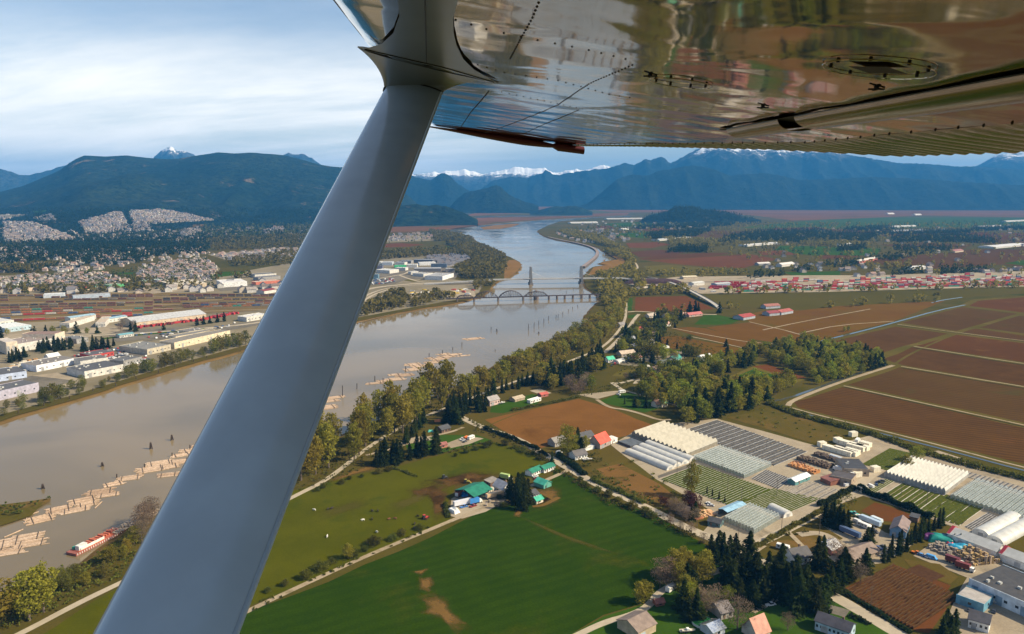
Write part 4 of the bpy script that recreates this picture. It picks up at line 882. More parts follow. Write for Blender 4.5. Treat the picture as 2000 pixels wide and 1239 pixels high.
for px, k, h in (((1172, 700), 'conifer', 24), ((1166, 703), 'conifer', 20), ((1214, 687), 'broadleaf', 20), ((1222, 660), 'conifer', 21), ((1216, 690), 'broadleaf', 18), ((1347, 612), 'conifer', 20), ((1358, 611), 'conifer', 21), ((1364, 612), 'conifer', 18), ((1405, 612), 'conifer', 19), ((1297, 650), 'conifer', 11),
                 ((1285, 700), 'broadleaf', 20), ((1296, 705), 'broadleaf', 20), ((1303, 676), 'conifer', 10), ((1322, 682), 'conifer', 9), ((1343, 686), 'conifer', 9), ((1418, 678), 'fir', 11), ((1347, 663), 'bush', 6), ((1428, 806), 'broadleaf', 14), ((1584, 664), 'broadleaf', 9), ((1650, 648), 'broadleaf', 8), ((1657, 647), 'broadleaf', 8),
                 ((1220, 790), 'cedar', 7), ((1240, 795), 'conifer', 11), ((1262, 797), 'conifer', 13), ((1246, 797), 'broadleaf', 8), ((1108, 892), 'broadleaf', 25), ((1128, 880), 'conifer', 19), ((1135, 888), 'conifer', 14), ((1122, 884), 'conifer', 12), ((1142, 880), 'broadleaf', 12), ((1078, 914), 'cedar', 13)):
    w_ = {'conifer': 'single dark conifer', 'fir': 'single mid green conifer', 'cedar': 'single dark columnar cedar', 'broadleaf': 'single light green tree', 'bush': 'single round bush'}[k]
    where = 'beside the red barn driveway' if px[1] > 850 else ('on the lawn below the wood' if px[1] > 780 else ('at the edge of the orange bog fields' if px[0] > 1400 else 'standing out above the village gardens'))
    plant(k, G(*px), h, w_ + ' ' + where, 'single trees ' + where, wide=.8 if k == 'broadleaf' and h > 22 else 1)
# --- bottom right corner: dark garden conifers and pale trees
for nm, pts, k, hr, lab in (('a', [(1388, 1092), (1400, 1100), (1412, 1098), (1425, 1088), (1436, 1085), (1404, 1088)], 'conifer', (13, 19), 'beside the junction of the two pale roads'),
                            ('b', [(1418, 1140), (1432, 1152), (1446, 1170), (1460, 1135), (1475, 1150), (1490, 1178), (1500, 1140), (1512, 1160), (1480, 1120), (1462, 1118), (1525, 1135), (1436, 1128), (1450, 1150), (1492, 1162), (1470, 1185)], 'conifer', (19, 27), 'in the great dark grove below the road junction'),
                            ('c', [(1545, 1150), (1558, 1170), (1572, 1188), (1585, 1165), (1600, 1185), (1612, 1172), (1560, 1195), (1540, 1180), (1592, 1198), (1575, 1150), (1555, 1135), (1535, 1165), (1622, 1160)], 'conifer', (18, 26), 'in the great dark grove beside the vineyard lane'),
                            ('d', [(1596, 1112), (1606, 1108)], 'conifer', (19, 22), 'behind the house with the dark roof'), ('e', [(1640, 1142), (1655, 1135), (1672, 1125), (1690, 1118), (1648, 1120)], 'conifer', (15, 22), 'beside the brown roofed house'),
                            ('f', [(1342, 1152), (1352, 1170), (1345, 1215), (1360, 1212), (1335, 1195)], 'conifer', (13, 20), 'above the tan barn lawn'), ('g', [(1612, 1022), (1622, 1030), (1634, 1034), (1646, 1036), (1655, 1032), (1628, 1015), (1640, 1020)], 'conifer', (12, 17), 'screening the parked campers'),
                            ('h', [(1694, 1062), (1702, 1058)], 'conifer', (10, 12), 'beside the blue walled barn'), ('i', [(1840, 1248), (1856, 1245), (1848, 1238), (1864, 1235)], 'conifer', (11, 14), 'at the foot of the vineyard'),
                            ('j', [(1289, 1148), (1300, 1140), (1308, 1150)], 'bare', (12, 16), 'at the corner of the bright green field'), ('k', [(1318, 1130), (1332, 1125), (1345, 1120), (1326, 1150)], 'cottonwood', (13, 18), 'at the corner of the bright green field'),
                            ('l', [(1376, 1128), (1370, 1140)], 'cottonwood', (14, 17), 'beside the dark grove at the junction'), ('m', [(1346, 1190), (1340, 1180)], 'broadleaf', (13, 17), 'above the round pool'), ('n', [(1368, 1196), (1380, 1200), (1394, 1190)], 'bare', (12, 16), 'above the round pool'),
                            ('o', [(1440, 1230)], 'bare', (17, 18), 'with a wide crown beside the red roofed barn'), ('p', [(1250, 1180), (1260, 1176)], 'broadleaf', (11, 13), 'beside the curved driveway'), ('q', [(1420, 1172)], 'broadleaf', (7, 8), 'in front of the great dark grove'),
                            ('r', [(1538, 1232)], 'bare', (9, 10), 'on the lawn beside the pale blue house'), ('s', [(1645, 1100), (1628, 1082), (1680, 1140)], 'bare', (9, 12), 'in the gravel yard of the small houses'),
                            ('t', [(1350, 970)], 'broadleaf', (26, 27), 'rising over the green nursery beds'), ('u', [(1352, 1000), (1345, 992)], 'plum', (11, 13), 'at the edge of the green nursery beds'), ('v', [(1330, 1010), (1318, 1004), (1340, 1020), (1360, 1018), (1310, 998)], 'bare', (8, 12), 'around the house by the nursery yard'), ('w', [(1302, 990), (1292, 985)], 'plum', (6, 8), 'around the house by the nursery yard'),
                            ('x', [(1358, 1012), (1350, 1016)], 'conifer', (9, 12), 'beside the wood pile in the nursery yard'), ('y', [(975, 975), (984, 990)], 'bush', (3, 4), 'on the verge of the farm lane'), ('z', [(1770, 915), (1790, 900)], 'broadleaf', (10, 13), 'in the green strip above the white greenhouse')):
    w_ = {'conifer': 'dark conifer', 'cottonwood': 'yellow olive tree', 'broadleaf': 'pale green tree', 'bare': 'pinkish bare tree', 'plum': 'plum red tree', 'bush': 'low bush'}[k]
    for p in pts: plant(k, G(*p), rng.uniform(*hr) * (rng.uniform(.55, .95) if nm in 'bce' else .95), w_ + ' ' + lab, 'trees ' + lab, wide=.55 if nm == 't' else (rng.uniform(1.05, 1.8) if nm in 'bce' else 1.1))
row([(1722, 1102), (1750, 1086), (1776, 1068), (1800, 1050), (1845, 1022)], 4.2, 'cedar', (9, 14), 'in the tall screen between the barn yard and tarp yard', 'cedar screen by the tarp yard')
row([(1850, 1055), (1890, 1068), (1930, 1082)], 5, 'cedar', (5, 8), 'behind the long white tent', 'cedars behind the long tent')
row([(1380, 962), (1420, 985)], 4.5, 'cedar', (5, 6.5), 'along the lower edge of the green beds', 'low cedars by the green beds')
# --- along lanes
for px, k, lab in (([(1120, 935), (1200, 975), (1290, 1018)], 'bush', 'along the ditch of the bright green field'), ([(1290, 1018), (1340, 1042), (1385, 1066)], 'bare', 'along the road edge of the bright green field'), ([(500, 1168), (640, 1108), (720, 1072), (830, 1028)], 'bush', 'on the pasture side of the farm lane'),
                   ([(600, 965), (700, 935), (770, 915)], 'bush', 'on the top edge of the pasture'), ([(880, 895), (970, 868), (1040, 885), (1080, 910)], 'bush', 'along the upper pasture boundary')):
    row(px, 9, k, (2.5, 5) if k == 'bush' else (6, 9), lab, ('bushes ' if k == 'bush' else 'bare trees ') + lab, 2.5)
plant('broadleaf', G(680, 1092), 9, 'lone small tree on the pasture side of the farm lane', None)
hedge([(946, 838), (1000, 858), (1052, 880)], 3.5, 3.2, 'long dark clipped hedge along the lower edge of the plowed brown field')
hedge([(1056, 884), (1070, 892)], 3, 2.5, 'short dark hedge at the corner by the red barn'); hedge([(1090, 892), (1120, 912), (1142, 930)], 5, 4.0, 'tall dark hedge between the pale road and the red barn garden')
hedge([(1155, 938), (1200, 958), (1260, 985)], 4, 2.6, 'ragged green hedge along the upper verge of the pale road', 'bushleaf')
hedge([(764, 914), (790, 922), (815, 933)], 2.5, 1.6, 'low hedge dividing the two pastures', 'bushleaf'); hedge([(870, 985), (872, 1000), (876, 1012)], 3, 2.2, 'short dark hedge at the gate of the machinery yard', 'bushleaf')
hedge([(1674, 958), (1720, 975), (1770, 994), (1822, 1014)], 4, 5.0, 'tall clipped dark hedge between riding arena and green beds'); hedge([(1648, 1158), (1700, 1190), (1780, 1240)], 2.5, 2.2, 'clipped dark hedge along the lane edge of the vineyard')
hedge([(1470, 1075), (1500, 1058), (1545, 1032), (1600, 1003), (1638, 982)], 3, 3.2, 'rough hedge along the nursery side of the cross road', 'bushleaf'); hedge([(1600, 990), (1640, 970), (1668, 955)], 4, 4, 'dark rough hedge behind the riding arena')
hedge([(1500, 788), (1560, 812), (1640, 832), (1700, 848), (1740, 862), (1800, 884), (1900, 912), (2000, 936), (2200, 985)], 9, 4, 'long green belt of brush beside the bog field ditch', 'bushleaf', 'brush_belt', 4, 1.4)
hedge([(1600, 1190), (1625, 1200)], 2.5, 2, 'low hedge before the pale blue house'); hedge([(1660, 1204), (1700, 1222)], 2.5, 2, 'low hedge beside the driveway of the pale blue house')
hedge([(1000, 803), (1030, 797), (1090, 786), (1131, 776)], 4, 2.6, 'green hedge along the upper edge of the plowed field', 'bushleaf'); hedge([(1205, 700), (1260, 712), (1310, 720)], 6, 3, 'thick hedge among the village gardens', 'bushleaf')
scrub([(1150, 920), (1225, 895), (1290, 935), (1340, 968), (1375, 1000), (1360, 1030), (1290, 995), (1190, 955)], 12, 2.0, 'bushleaf', seed=4)
scrub([(1425, 815), (1500, 797), (1560, 810), (1640, 850), (1600, 870), (1520, 845)], 14, 1.6, 'bushleaf', seed=5)
scrub([(565, 965), (640, 945), (735, 905), (870, 800), (900, 790), (880, 762), (740, 830), (590, 905)], 6, 2.2, 'bushleaf', seed=6, n=10)
scrub([(20, 1235), (130, 1180), (240, 1125), (280, 1070), (262, 1048), (160, 1105), (0, 1165), (-100, 1200)], 4.5, 3.2, 'bushleaf', seed=7)
scrub([(1085, 912), (1190, 970), (1290, 1011), (1385, 1063), (1389, 1073), (1280, 1022), (1180, 982), (1085, 923)], 4.0, 2.4, 'bushleaf', seed=12); scrub([(1150, 928), (1250, 974), (1292, 992), (1286, 984), (1240, 962), (1165, 922)], 4.5, 2.2, 'bushleaf', seed=13)
scrub([(1060, 770), (1160, 760), (1220, 742), (1240, 735), (1300, 718), (1330, 735), (1250, 752), (1130, 778)], 7, 2.6, 'bushleaf', seed=14, n=10); scrub([(1200, 690), (1290, 640), (1420, 690), (1330, 720), (1210, 735)], 8, 2.4, 'bushleaf', seed=15, n=10); scrub([(470, 1195), (640, 1116), (840, 1030), (845, 1036), (640, 1124), (475, 1203)], 5, 1.3, 'bushleaf', seed=16)
scrub([(900, 812), (955, 830), (1050, 878), (1085, 908), (1078, 912), (1000, 868), (930, 845)], 5, 1.8, 'bushleaf', seed=17); scrub([(780, 888), (860, 878), (960, 862), (1055, 893), (1048, 896), (960, 868), (860, 888)], 5, 1.6, 'bushleaf', seed=18); scrub([(1600, 1005), (1660, 960), (1680, 975), (1640, 1000), (1610, 1020)], 4.5, 2.6, 'bushleaf', seed=19)
scrub([(1080, 905), (1165, 885), (1180, 905), (1120, 925)], 5, 2.2, 'bushleaf', seed=8); scrub([(895, 764), (945, 740), (1000, 714), (1060, 686), (1140, 647), (1205, 600), (1220, 603), (1190, 655), (1115, 696), (1050, 718), (930, 766), (900, 782)], 6, 9, 'cotton', seed=9, n=18, size=1.3)
scrub([(-60, 985), (45, 980), (96, 972), (70, 990), (0, 1015)], 5, 1.2, 'bushleaf', seed=10); scrub([(1500, 1045), (1560, 1050), (1600, 1030), (1560, 1045)], 5, 2, 'bushleaf', seed=11)
# ------------------------------------------------------------------ builders for buildings, vehicles and the rest
MC = {}
def mt(c, rough=.7, metal=0.0, var=.22, scale=.35, spec=.3):
    k = (c, rough, metal, var)
    if k not in MC: MC[k] = plain('paint_%d' % len(MC), c, rough, metal, spec, var, scale)
    return MC[k]
M['glass_dark'] = plain('window_glass', (.03, .035, .04), .12, 0, .6, .1)
def glassy(name, c, alpha, rough=.25):
    t = NT(name); t.done(c, rough, 0, .5); tr = t.n('ShaderNodeBsdfTransparent'); mx_ = t.n('ShaderNodeMixShader')
    f = t.ramp(t.noise(t.pos(), .25, 3), .3, .7, alpha - .1, alpha + .1); t.l(f, mx_.inputs[0]); t.l(tr.outputs[0], mx_.inputs[1]); t.l(t.b.outputs[0], mx_.inputs[2]); t.l(mx_.outputs[0], t.o.inputs[0]); return t.m
M['glass'] = glassy('greenhouse_glass', (.27, .31, .31), .50, .12)
M['film'] = glassy('polythene_film', (.54, .53, .49), .93, .4)
M['film_beige'] = glassy('old_polythene', (.30, .275, .215), .93, .5)
WHITE, CREAM, GREY, DGREY, GREEN, BLUE, RED, BROWN = (.72, .71, .68), (.58, .52, .42), (.34, .34, .34), (.075, .075, .08), (.02, .17, .11), (.08, .20, .34), (.33, .05, .03), (.17, .11, .08)
UNIT = MB().box(0, 0, 0, 1, 1, 1).mesh('unit', M['glass_dark'])
UNITM = {}
def unit(mat):
    if mat.name not in UNITM: UNITM[mat.name] = MB().box(0, 0, 0, 1, 1, 1).mesh('panel', mat)
    return UNITM[mat.name]
def panel(name, parent, x, y, z, sx, sy, sz, mat=None):
    o = link(name, unit(mat or M['glass_dark']), parent); o.location = (x, y, z); o.scale = (sx, sy, sz); return o
def frame_AB(pa, pb, depth, z=0.0):
    a, b = G(*pa, z), G(*pb, z); d = b - a; L = d.length; an = math.atan2(d.y, d.x)
    return (a + b) / 2 + Vector((-math.sin(an), math.cos(an), 0)) * depth / 2, L, an
def building(name, label, pa, pb, depth, hw, hr, wall, roof, kind='gable', ridge='x', win=(3, 1), door=1, group=None, cat=None, chimney=False, over=.5, doorc=None, z=0.0, wmat=None):
    c, L, an = frame_AB(pa, pb, depth, z); Wd = depth
    t = thing(name, label, cat or name.split('_')[-1], c, an, group)
    wm_, rm = (mt(wall) if isinstance(wall, tuple) else wall), (mt(roof, .55) if isinstance(roof, tuple) else roof)
    if kind == 'gable':
        h = L / 2 if ridge == 'y' else Wd / 2; e = (Wd if ridge == 'y' else L) / 2; axis = 'y' if ridge == 'y' else 'x'
        MB().prism([(-h, -.2), (h, -.2), (h, hw), (0, hr), (-h, hw)], -e, e, axis).build('wall', wm_, t)
        sl = (hr - hw) / h; o = over
        rb = MB().prism([(-h - o, hw - sl * o + .03), (0, hr + .03), (h + o, hw - sl * o + .03), (h + o, hw - sl * o + .30), (0, hr + .34), (-h - o, hw - sl * o + .30)], -e - o, e + o, axis)
        rf = rb.build('roof', rm, t)
        if chimney: panel('chimney', rf, *((.2 * L, .12 * Wd) if ridge == 'x' else (.12 * L, .2 * Wd)), (hw + hr) / 2, .9, .9, hr - (hw + hr) / 2 + 1.0, mt(BROWN))
    elif kind == 'flat':
        MB().prism([(-Wd / 2, -.2), (Wd / 2, -.2), (Wd / 2, hw + .5), (Wd / 2 - .3, hw + .5), (Wd / 2 - .3, hw), (-Wd / 2 + .3, hw), (-Wd / 2 + .3, hw + .5), (-Wd / 2, hw + .5)], -L / 2, L / 2, 'x').build('wall', wm_, t)
        rb = MB().box(0, 0, hw + .02, L - .3, Wd - .62, .12); rf = rb.build('roof', rm, t)
        q = random.Random(int(pa[0] * 7 + pa[1]))
        for i in range(0 if hr <= hw else max(2, min(7, int(L * Wd / 160)))): panel('roof_vent', rf, q.uniform(-.42, .42) * L, q.uniform(-.38, .38) * Wd, hw + .14, q.uniform(1, 2.6), q.uniform(1, 2), q.uniform(.7, 1.3), mt((.42, .42, .40)))
    elif kind == 'shed':
        MB().prism([(-Wd / 2, -.2), (Wd / 2, -.2), (Wd / 2, hr), (-Wd / 2, hw)], -L / 2, L / 2, 'x').build('wall', wm_, t)
        MB().prism([(-Wd / 2 - .4, hw + .02), (Wd / 2 + .4, hr + .06), (Wd / 2 + .4, hr + .28), (-Wd / 2 - .4, hw + .24)], -L / 2 - .4, L / 2 + .4, 'x').build('roof', rm, t)
    elif kind == 'open':
        for i in range(4): panel('post', t, (-1, 1, 1, -1)[i] * (L / 2 - .3), (-1, -1, 1, 1)[i] * (Wd / 2 - .3), 0, .3, .3, hw, mt(BROWN))
        h = Wd / 2; MB().prism([(-h, hw), (0, hr), (h, hw), (h, hw + .3), (0, hr + .3), (-h, hw + .3)], -L / 2, L / 2, 'x').build('roof', rm, t)
        MB().box(0, h - .2, 0, L - .6, .2, hw).build('wall', wm_, t)
    elif kind in ('hoop', 'arch'):
        q = Wd / 2 if kind == 'hoop' else Wd / 2; n = max(6, int(L / 1.6)) * 2
        def fn(u, v):
            th = math.pi * v; i = round(u * n); r = q * (1 + (.012 if i % 2 else -.006))
            return (-L / 2 + L * u, -r * math.cos(th), hw * (math.sin(th) ** .8) * (hr if kind == 'arch' else 1) + (0 if kind == 'hoop' else 0))
        MB().grid(fn, n, 14).build('roof', rm, t, False)
        pr = [(-q * .98 * math.cos(math.pi * k / 12), hw * .98 * math.sin(math.pi * k / 12) ** .8) for k in range(13)]
        for s in (-1, 1): MB().prism(pr, s * (L / 2 - .25), s * (L / 2 - .05), 'x').build('end_wall', wm_, t)
        if door:
            for s in (-1, 1): panel('door', t, s * L / 2, 0, 0, .12, Wd * .28, hw * .55, mt(doorc or GREY))
        return t
    if kind != 'open' and kind != 'hoop':
        wz_ = hw * .38; wh = min(1.3, hw * .4); ww = min(1.6, L / (win[0] + 1) * .6) if win[0] else 0
        for i in range(win[0]): panel('window', t, -L / 2 + L * (i + .5) / win[0], -Wd / 2, wz_, ww, .08, wh, wmat)
        for i in range(win[1]):
            y = -Wd / 2 + Wd * (i + .5) / win[1]
            panel('window', t, L / 2, y, wz_, .08, min(1.5, Wd / (win[1] + 1) * .6), wh, wmat)
        for i in range(door):
            big = hw > 3.4
            panel('door', t, -L / 2 + L * (i + .28) / max(1, door), -Wd / 2 - .01, 0, min(3.2, L * .25) if big else 1.1, .1, hw * .68 if big else 2.1, mt(doorc or ((.30, .30, .30) if big else (.2, .13, .09))))
    return t
def multispan(label, o, u, v, n, hw, hr, mat, wallmat, rows=True, gl=False):
    O = G(*o); U = G(*u) - O; V = G(*v) - O; t = thing('greenhouse', label, 'greenhouse', O)
    rf = MB()
    for i in range(n):
        for a, b, za, zb in ((i, i + .62, hw, hr), (i + .62, i + 1, hr, hw)):
            p, q = V * (a / n), V * (b / n)
            for k in range(5): f0, f1 = k / 5, (k + 1) / 5; rf.poly(tuple(p + U * f0 + Vector((0, 0, za))), tuple(p + U * f1 + Vector((0, 0, za))), tuple(q + U * f1 + Vector((0, 0, zb))), tuple(q + U * f0 + Vector((0, 0, zb))))
    rf.build('roof', mat, t)
    for s, nm in ((0, 'zigzag'), (1, 'zigzag')):
        w_ = MB()
        for i in range(n):
            a, m_, b = V * (i / n) + U * s, V * ((i + .62) / n) + U * s, V * ((i + 1) / n) + U * s
            w_.poly(tuple(a), tuple(b), tuple(b + Vector((0, 0, hw))), tuple(m_ + Vector((0, 0, hr))), tuple(a + Vector((0, 0, hw))))
        w_.build('end_wall', wallmat, t)
    for s in (0, 1):
        MB().poly(tuple(V * s), tuple(V * s + U), tuple(V * s + U + Vector((0, 0, hw))), tuple(V * s + Vector((0, 0, hw)))).build('side_wall', wallmat, t)
    fr = MB(); r = .05 if gl else .06
    for i in range(n + 1):
        p = V * (i / n)
        fr.tube([p + Vector((0, 0, hw + .02)), p + U + Vector((0, 0, hw + .02))], r, 4)
        for k in range(7 if gl else 3): g = p + U * (k / (6 if gl else 2)); fr.tube([g, g + Vector((0, 0, hw))], r * .7, 4)
        if gl and i < n:
            m_ = V * ((i + .62) / n); fr.tube([m_ + Vector((0, 0, hr + .02)), m_ + U + Vector((0, 0, hr + .02))], r * .8, 4); e = V * ((i + 1) / n)
            for k in range(13):
                g = U * (k / 12); fr.tube([p + g + Vector((0, 0, hw + .03)), m_ + g + Vector((0, 0, hr + .03)), e + g + Vector((0, 0, hw + .03))], r * .45, 4)
    fr.build('frame', mt((.62, .64, .62), .5), t)
    if gl:
        bn = MB()
        for i in range(n * 2):
            a = V * ((i + .2) / (2 * n)) + U * .04; b = V * ((i + .8) / (2 * n)) + U * .04; c = U * .92; z = Vector((0, 0, .8))
            bn.poly(tuple(a + z), tuple(b + z), tuple(b + c + z), tuple(a + c + z))
        bn.build('bench', mt((.16, .20, .12)), t)
    panel('door', t, *(V * .98 + U * 1.002), 2.6, .12, 2.6, mt((.5, .5, .48))).location.z = 0
    return t
def beds(name, label, o, u, v, n, mat, h=.5, gap=.25, cat=None, lines=None, jag=.25, skip=()):
    """n rows running o->u, repeated along o->v"""
    O = G(*o); U = G(*u) - O; V = G(*v) - O; t = thing(name, label, cat or name.replace('_', ' '), O); q = random.Random(n + int(o[0])); mb = MB(); k = max(4, int(U.length / 2.2))
    for i in range(n):
        if i in skip: continue
        a, b = V * ((i + gap / 2) / n), V * ((i + 1 - gap / 2) / n); m_ = (a + b) / 2; pr = None
        for j in range(k + 1):
            f = .01 + .98 * j / k; hh = h * (1 + q.uniform(-jag, jag)); e = U * f; w_ = (b - a) * q.uniform(-.06, .06)
            cur = [a + e - w_, a + e + Vector((0, 0, hh * .8)), m_ + e + Vector((0, 0, hh)), b + e + Vector((0, 0, hh * .8)), b + e + w_]
            if pr:
                for x in range(4): mb.poly(tuple(pr[x]), tuple(cur[x]), tuple(cur[x + 1]), tuple(pr[x + 1]))
            pr = cur
    mb.build('crop_rows', mat, t)
    if lines:
        lm = MB()
        for i in range(n + 1):
            if i % lines[1]: continue
            p = V * (i / n); w_ = V.normalized() * lines[2]; z = Vector((0, 0, h * .5 + .1))
            lm.poly(tuple(p - w_ + z), tuple(p + w_ + z), tuple(p + w_ + U + z), tuple(p - w_ + U + z))
        lm.build('row_edging', mt(lines[0]), t)
    return t
# vehicles ---------------------------------------------------------------
def wheels(t, xs, w_, r, mat=None):
    for x in xs:
        for s in (-1, 1): MB().tube([(x, s * (w_ / 2 - .28), r), (x, s * w_ / 2, r)], r, 10).build('wheel', mat or mt((.02, .02, .02)), t)
CARP = {}
def car(label, px, rz, col, kind='car', group=None, loc=None):
    k = (col, kind)
    p = loc or G(*px)
    if k in CARP: return dup(CARP[k], p, rz, 1.0, label, group)
    name = {'car': 'parked_car', 'van': 'delivery_van', 'pickup': 'pickup_truck', 'camper': 'camper_trailer', 'semi': 'semi_trailer', 'truck': 'box_truck', 'tractor': 'tractor', 'loader': 'loader', 'boat': 'motor_boat'}[kind]
    t = thing(name, label, name.split('_')[-1] if kind != 'semi' else 'trailer', p, rz, group); m = mt(col, .35, 0, .08)
    if kind in ('car', 'pickup', 'van'):
        L_, H_ = {'car': (4.5, 1.45), 'pickup': (5.4, 1.8), 'van': (5.6, 2.3)}[kind]; h = L_ / 2
        MB().prism([(-h, .35), (h, .35), (h, .75), (h - .25, .92), (-h + .1, .95), (-h, .8)] if kind != 'van' else [(-h, .35), (h, .35), (h, .9), (h - .7, 1.15), (h - 1.4, H_), (-h, H_)], -.88, .88).build('body', m, t)
        cab = {'car': [(-h + .5, .94), (h - 1.1, .93), (h - 1.75, H_), (-h + 1.1, H_)], 'pickup': [(-.5, .94), (1.5, .94), (.9, H_), (-.3, H_)], 'van': [(h - 2.2, 1.25), (h - .9, 1.2), (h - 1.35, 2.0), (h - 2.2, 2.0)]}[kind]
        MB().prism(cab, -.80 if kind != 'van' else -.9, .80 if kind != 'van' else .9).build('window', M['glass_dark'], t)
        if kind != 'van': a = cab; MB().box((a[2][0] + a[3][0]) / 2, 0, H_, a[2][0] - a[3][0] + .1, 1.5, .06).build('roof', m, t)
        wheels(t, (-h + .85, h - .9), 1.8, .34)
    elif kind == 'camper':
        MB().prism([(-3.6, .5), (3.4, .5), (3.7, 1.2), (3.3, 2.9), (-3.5, 3.0), (-3.7, 1.2)], -1.25, 1.25).build('body', m, t)
        for x in (-2.2, .2, 2.2): panel('window', t, x, -1.25, 1.5, 1.1, .06, .8)
        panel('door', t, -.9, -1.26, .6, .7, .06, 1.9, mt(GREY)); wheels(t, (-.6, .4), 2.4, .36); MB().tube([(3.4, 0, .6), (4.8, 0, .6)], .07, 5).build('drawbar', mt(DGREY), t)
    elif kind in ('semi', 'truck'):
        L_ = 13.0 if kind == 'semi' else 7.0; b = MB().box(0, 0, 1.1, L_, 2.5, 2.8)
        for i in range(int(L_)): b.box(-L_ / 2 + i + .5, 0, 1.08, .08, 2.56, 2.84)
        b.build('cargo_box', m, t); wheels(t, (-L_ / 2 + 1.2, -L_ / 2 + 2.5, L_ / 2 - 2.5), 2.5, .5)
        MB().box(0, 0, .8, L_, 1.0, .3).build('chassis', mt(DGREY), t); panel('rear_door', t, -L_ / 2 - .02, 0, 1.2, .06, 2.3, 2.5, mt((.5, .5, .5)))
        if kind == 'truck': MB().prism([(L_ / 2 + .1, .6), (L_ / 2 + 2.2, .6), (L_ / 2 + 2.2, 1.4), (L_ / 2 + 1.7, 2.6), (L_ / 2 + .1, 2.7)], -1.15, 1.15).build('cab', mt(WHITE, .4), t); wheels(t, (L_ / 2 + 1.3,), 2.4, .5); panel('windscreen', t, L_ / 2 + 1.95, 0, 1.5, .4, 2.0, .9)
    elif kind in ('tractor', 'loader'):
        MB().prism([(-1.2, .8), (2.0, .8), (2.1, 1.5), (.4, 1.7), (-1.2, 1.5)], -.5, .5).build('body', m, t)
        MB().prism([(-1.3, 1.5), (.3, 1.6), (.1, 2.8), (-1.1, 2.8)], -.7, .7).build('cab', M['glass_dark'], t); MB().box(-.5, 0, 2.8, 1.5, 1.6, .12).build('roof', m, t)
        wheels(t, (-.9,), 2.1, .85); wheels(t, (1.6,), 1.8, .5)
        if kind == 'loader': MB().prism([(2.4, .3), (3.5, .15), (3.4, .35), (2.7, .5), (2.6, 1.2), (2.4, 1.2)], -1.1, 1.1).build('bucket', mt((.4, .28, .04)), t); MB().tube([(0, .8, 1.6), (1.6, .8, 1.9), (2.6, .8, .9)], .12, 5).tube([(0, -.8, 1.6), (1.6, -.8, 1.9), (2.6, -.8, .9)], .12, 5).build('lift_arm', m, t)
    elif kind == 'boat':
        def hull(u, v):
            x = -3.6 + 7.2 * u; w_ = 1.15 * min(1, (1 - u) * 2.2) ** .7; a = (v - .5) * 2; return (x, w_ * a, .5 + .9 * abs(a) ** 2.2 + .35 * u * u)
        MB().grid(hull, 12, 10).build('hull', m, t, True); MB().box(-.4, 0, 1.35, 4.6, 1.7, .12).build('deck', mt(CREAM), t); MB().prism([(-.6, 1.4), (1.2, 1.4), (.6, 2.2), (-.6, 2.3)], -.8, .8).build('cabin', mt(WHITE), t)
        wheels(t, (-.8,), 1.9, .32); MB().box(-.3, 0, .34, 6.0, .5, .14).build('boat_trailer', mt(DGREY), t)
    CARP[k] = t; return t
def pile(name, label, px, sx, sy, h, mat, rz=0.0, cat=None, n=14, kind='box', col2=None):
    """stack of pieces that stand together under one wrap: timber bundle, crate block, tarp heap"""
    t = thing(name, label, cat or name.replace('_', ' '), G(*px), rz); q = random.Random(int(px[0] * 3 + px[1]))
    if kind == 'tarp':
        def fn(u, v):
            a, b = u * 2 - 1, v * 2 - 1; e = max(abs(a), abs(b)); z = h * (1 - e ** 5) * (.8 + .35 * noise.noise((a * 1.6 + px[0], b * 1.6, 0)))
            return (a * sx / 2 * (1 + .1 * noise.noise((b * 3, px[1], 1))), b * sy / 2, max(z, 0) + .02)
        MB().grid(fn, 14, 12).build('cover', mat, t)
    else:
        m1, m2 = MB(), MB()
        nx, ny = max(1, int(sx / 1.3)), max(1, int(sy / 1.3)); dx, dy = sx / nx, sy / ny
        for i in range(nx):
            for j in range(ny):
                hh = h * q.choice((.55, .8, 1, 1)) if kind == 'crate' else h * q.uniform(.94, 1.0)
                if kind == 'heap': hh = h * q.uniform(.2, 1.1) * (1 - .6 * abs(2 * (i + .5) / nx - 1))
                (m1 if q.random() < .6 or not col2 else m2).box(-sx / 2 + (i + .5) * dx, -sy / 2 + (j + .5) * dy, 0, dx * .9, dy * .9, max(.3, hh), q.uniform(-.05, .05) if kind != 'heap' else q.uniform(-1, 1))
        m1.build('stack', mat, t)
        if col2 and m2.v: m2.build('stack', mt(col2), t)
    return t
def stack(name, label, px, L_, w_, h, mat, rz, band=True):
    """one long wrapped bundle stack with battens"""
    t = thing(name, label, name.replace('_', ' '), G(*px), rz); b = MB(); k = 3
    for i in range(k): b.box(0, 0, .15 + i * h / k, L_ * (1 - .02 * (i % 2)), w_ * (1 - .03 * (i % 2)), h / k - .12)
    b.build('wrapped_bundle', mat, t)
    g = MB()
    for i in range(5): g.box(-L_ / 2 + L_ * (i + .5) / 5, 0, 0, .15, w_ + .04, h + .03)
    g.build('batten', mt((.35, .28, .18)), t); return t
def pole(label, px, h=10.0, arms=2, group='utility poles'):
    t = thing('utility_pole', label, 'pole', G(*px), rng.uniform(-.2, .2), group); MB().tube([(0, 0, 0), (0, 0, h)], [.16, .10], 6).build('post', M['bark'], t)
    for i in range(arms): MB().box(0, 0, h - .6 - i * .9, 2.4, .12, .14).build('crossarm', M['bark'], t)
    return t
# ------------------------------------------------------------------ near things
def ang(p, q):
    a, b = G(*p), G(*q); return math.atan2(b.y - a.y, b.x - a.x)
B = building
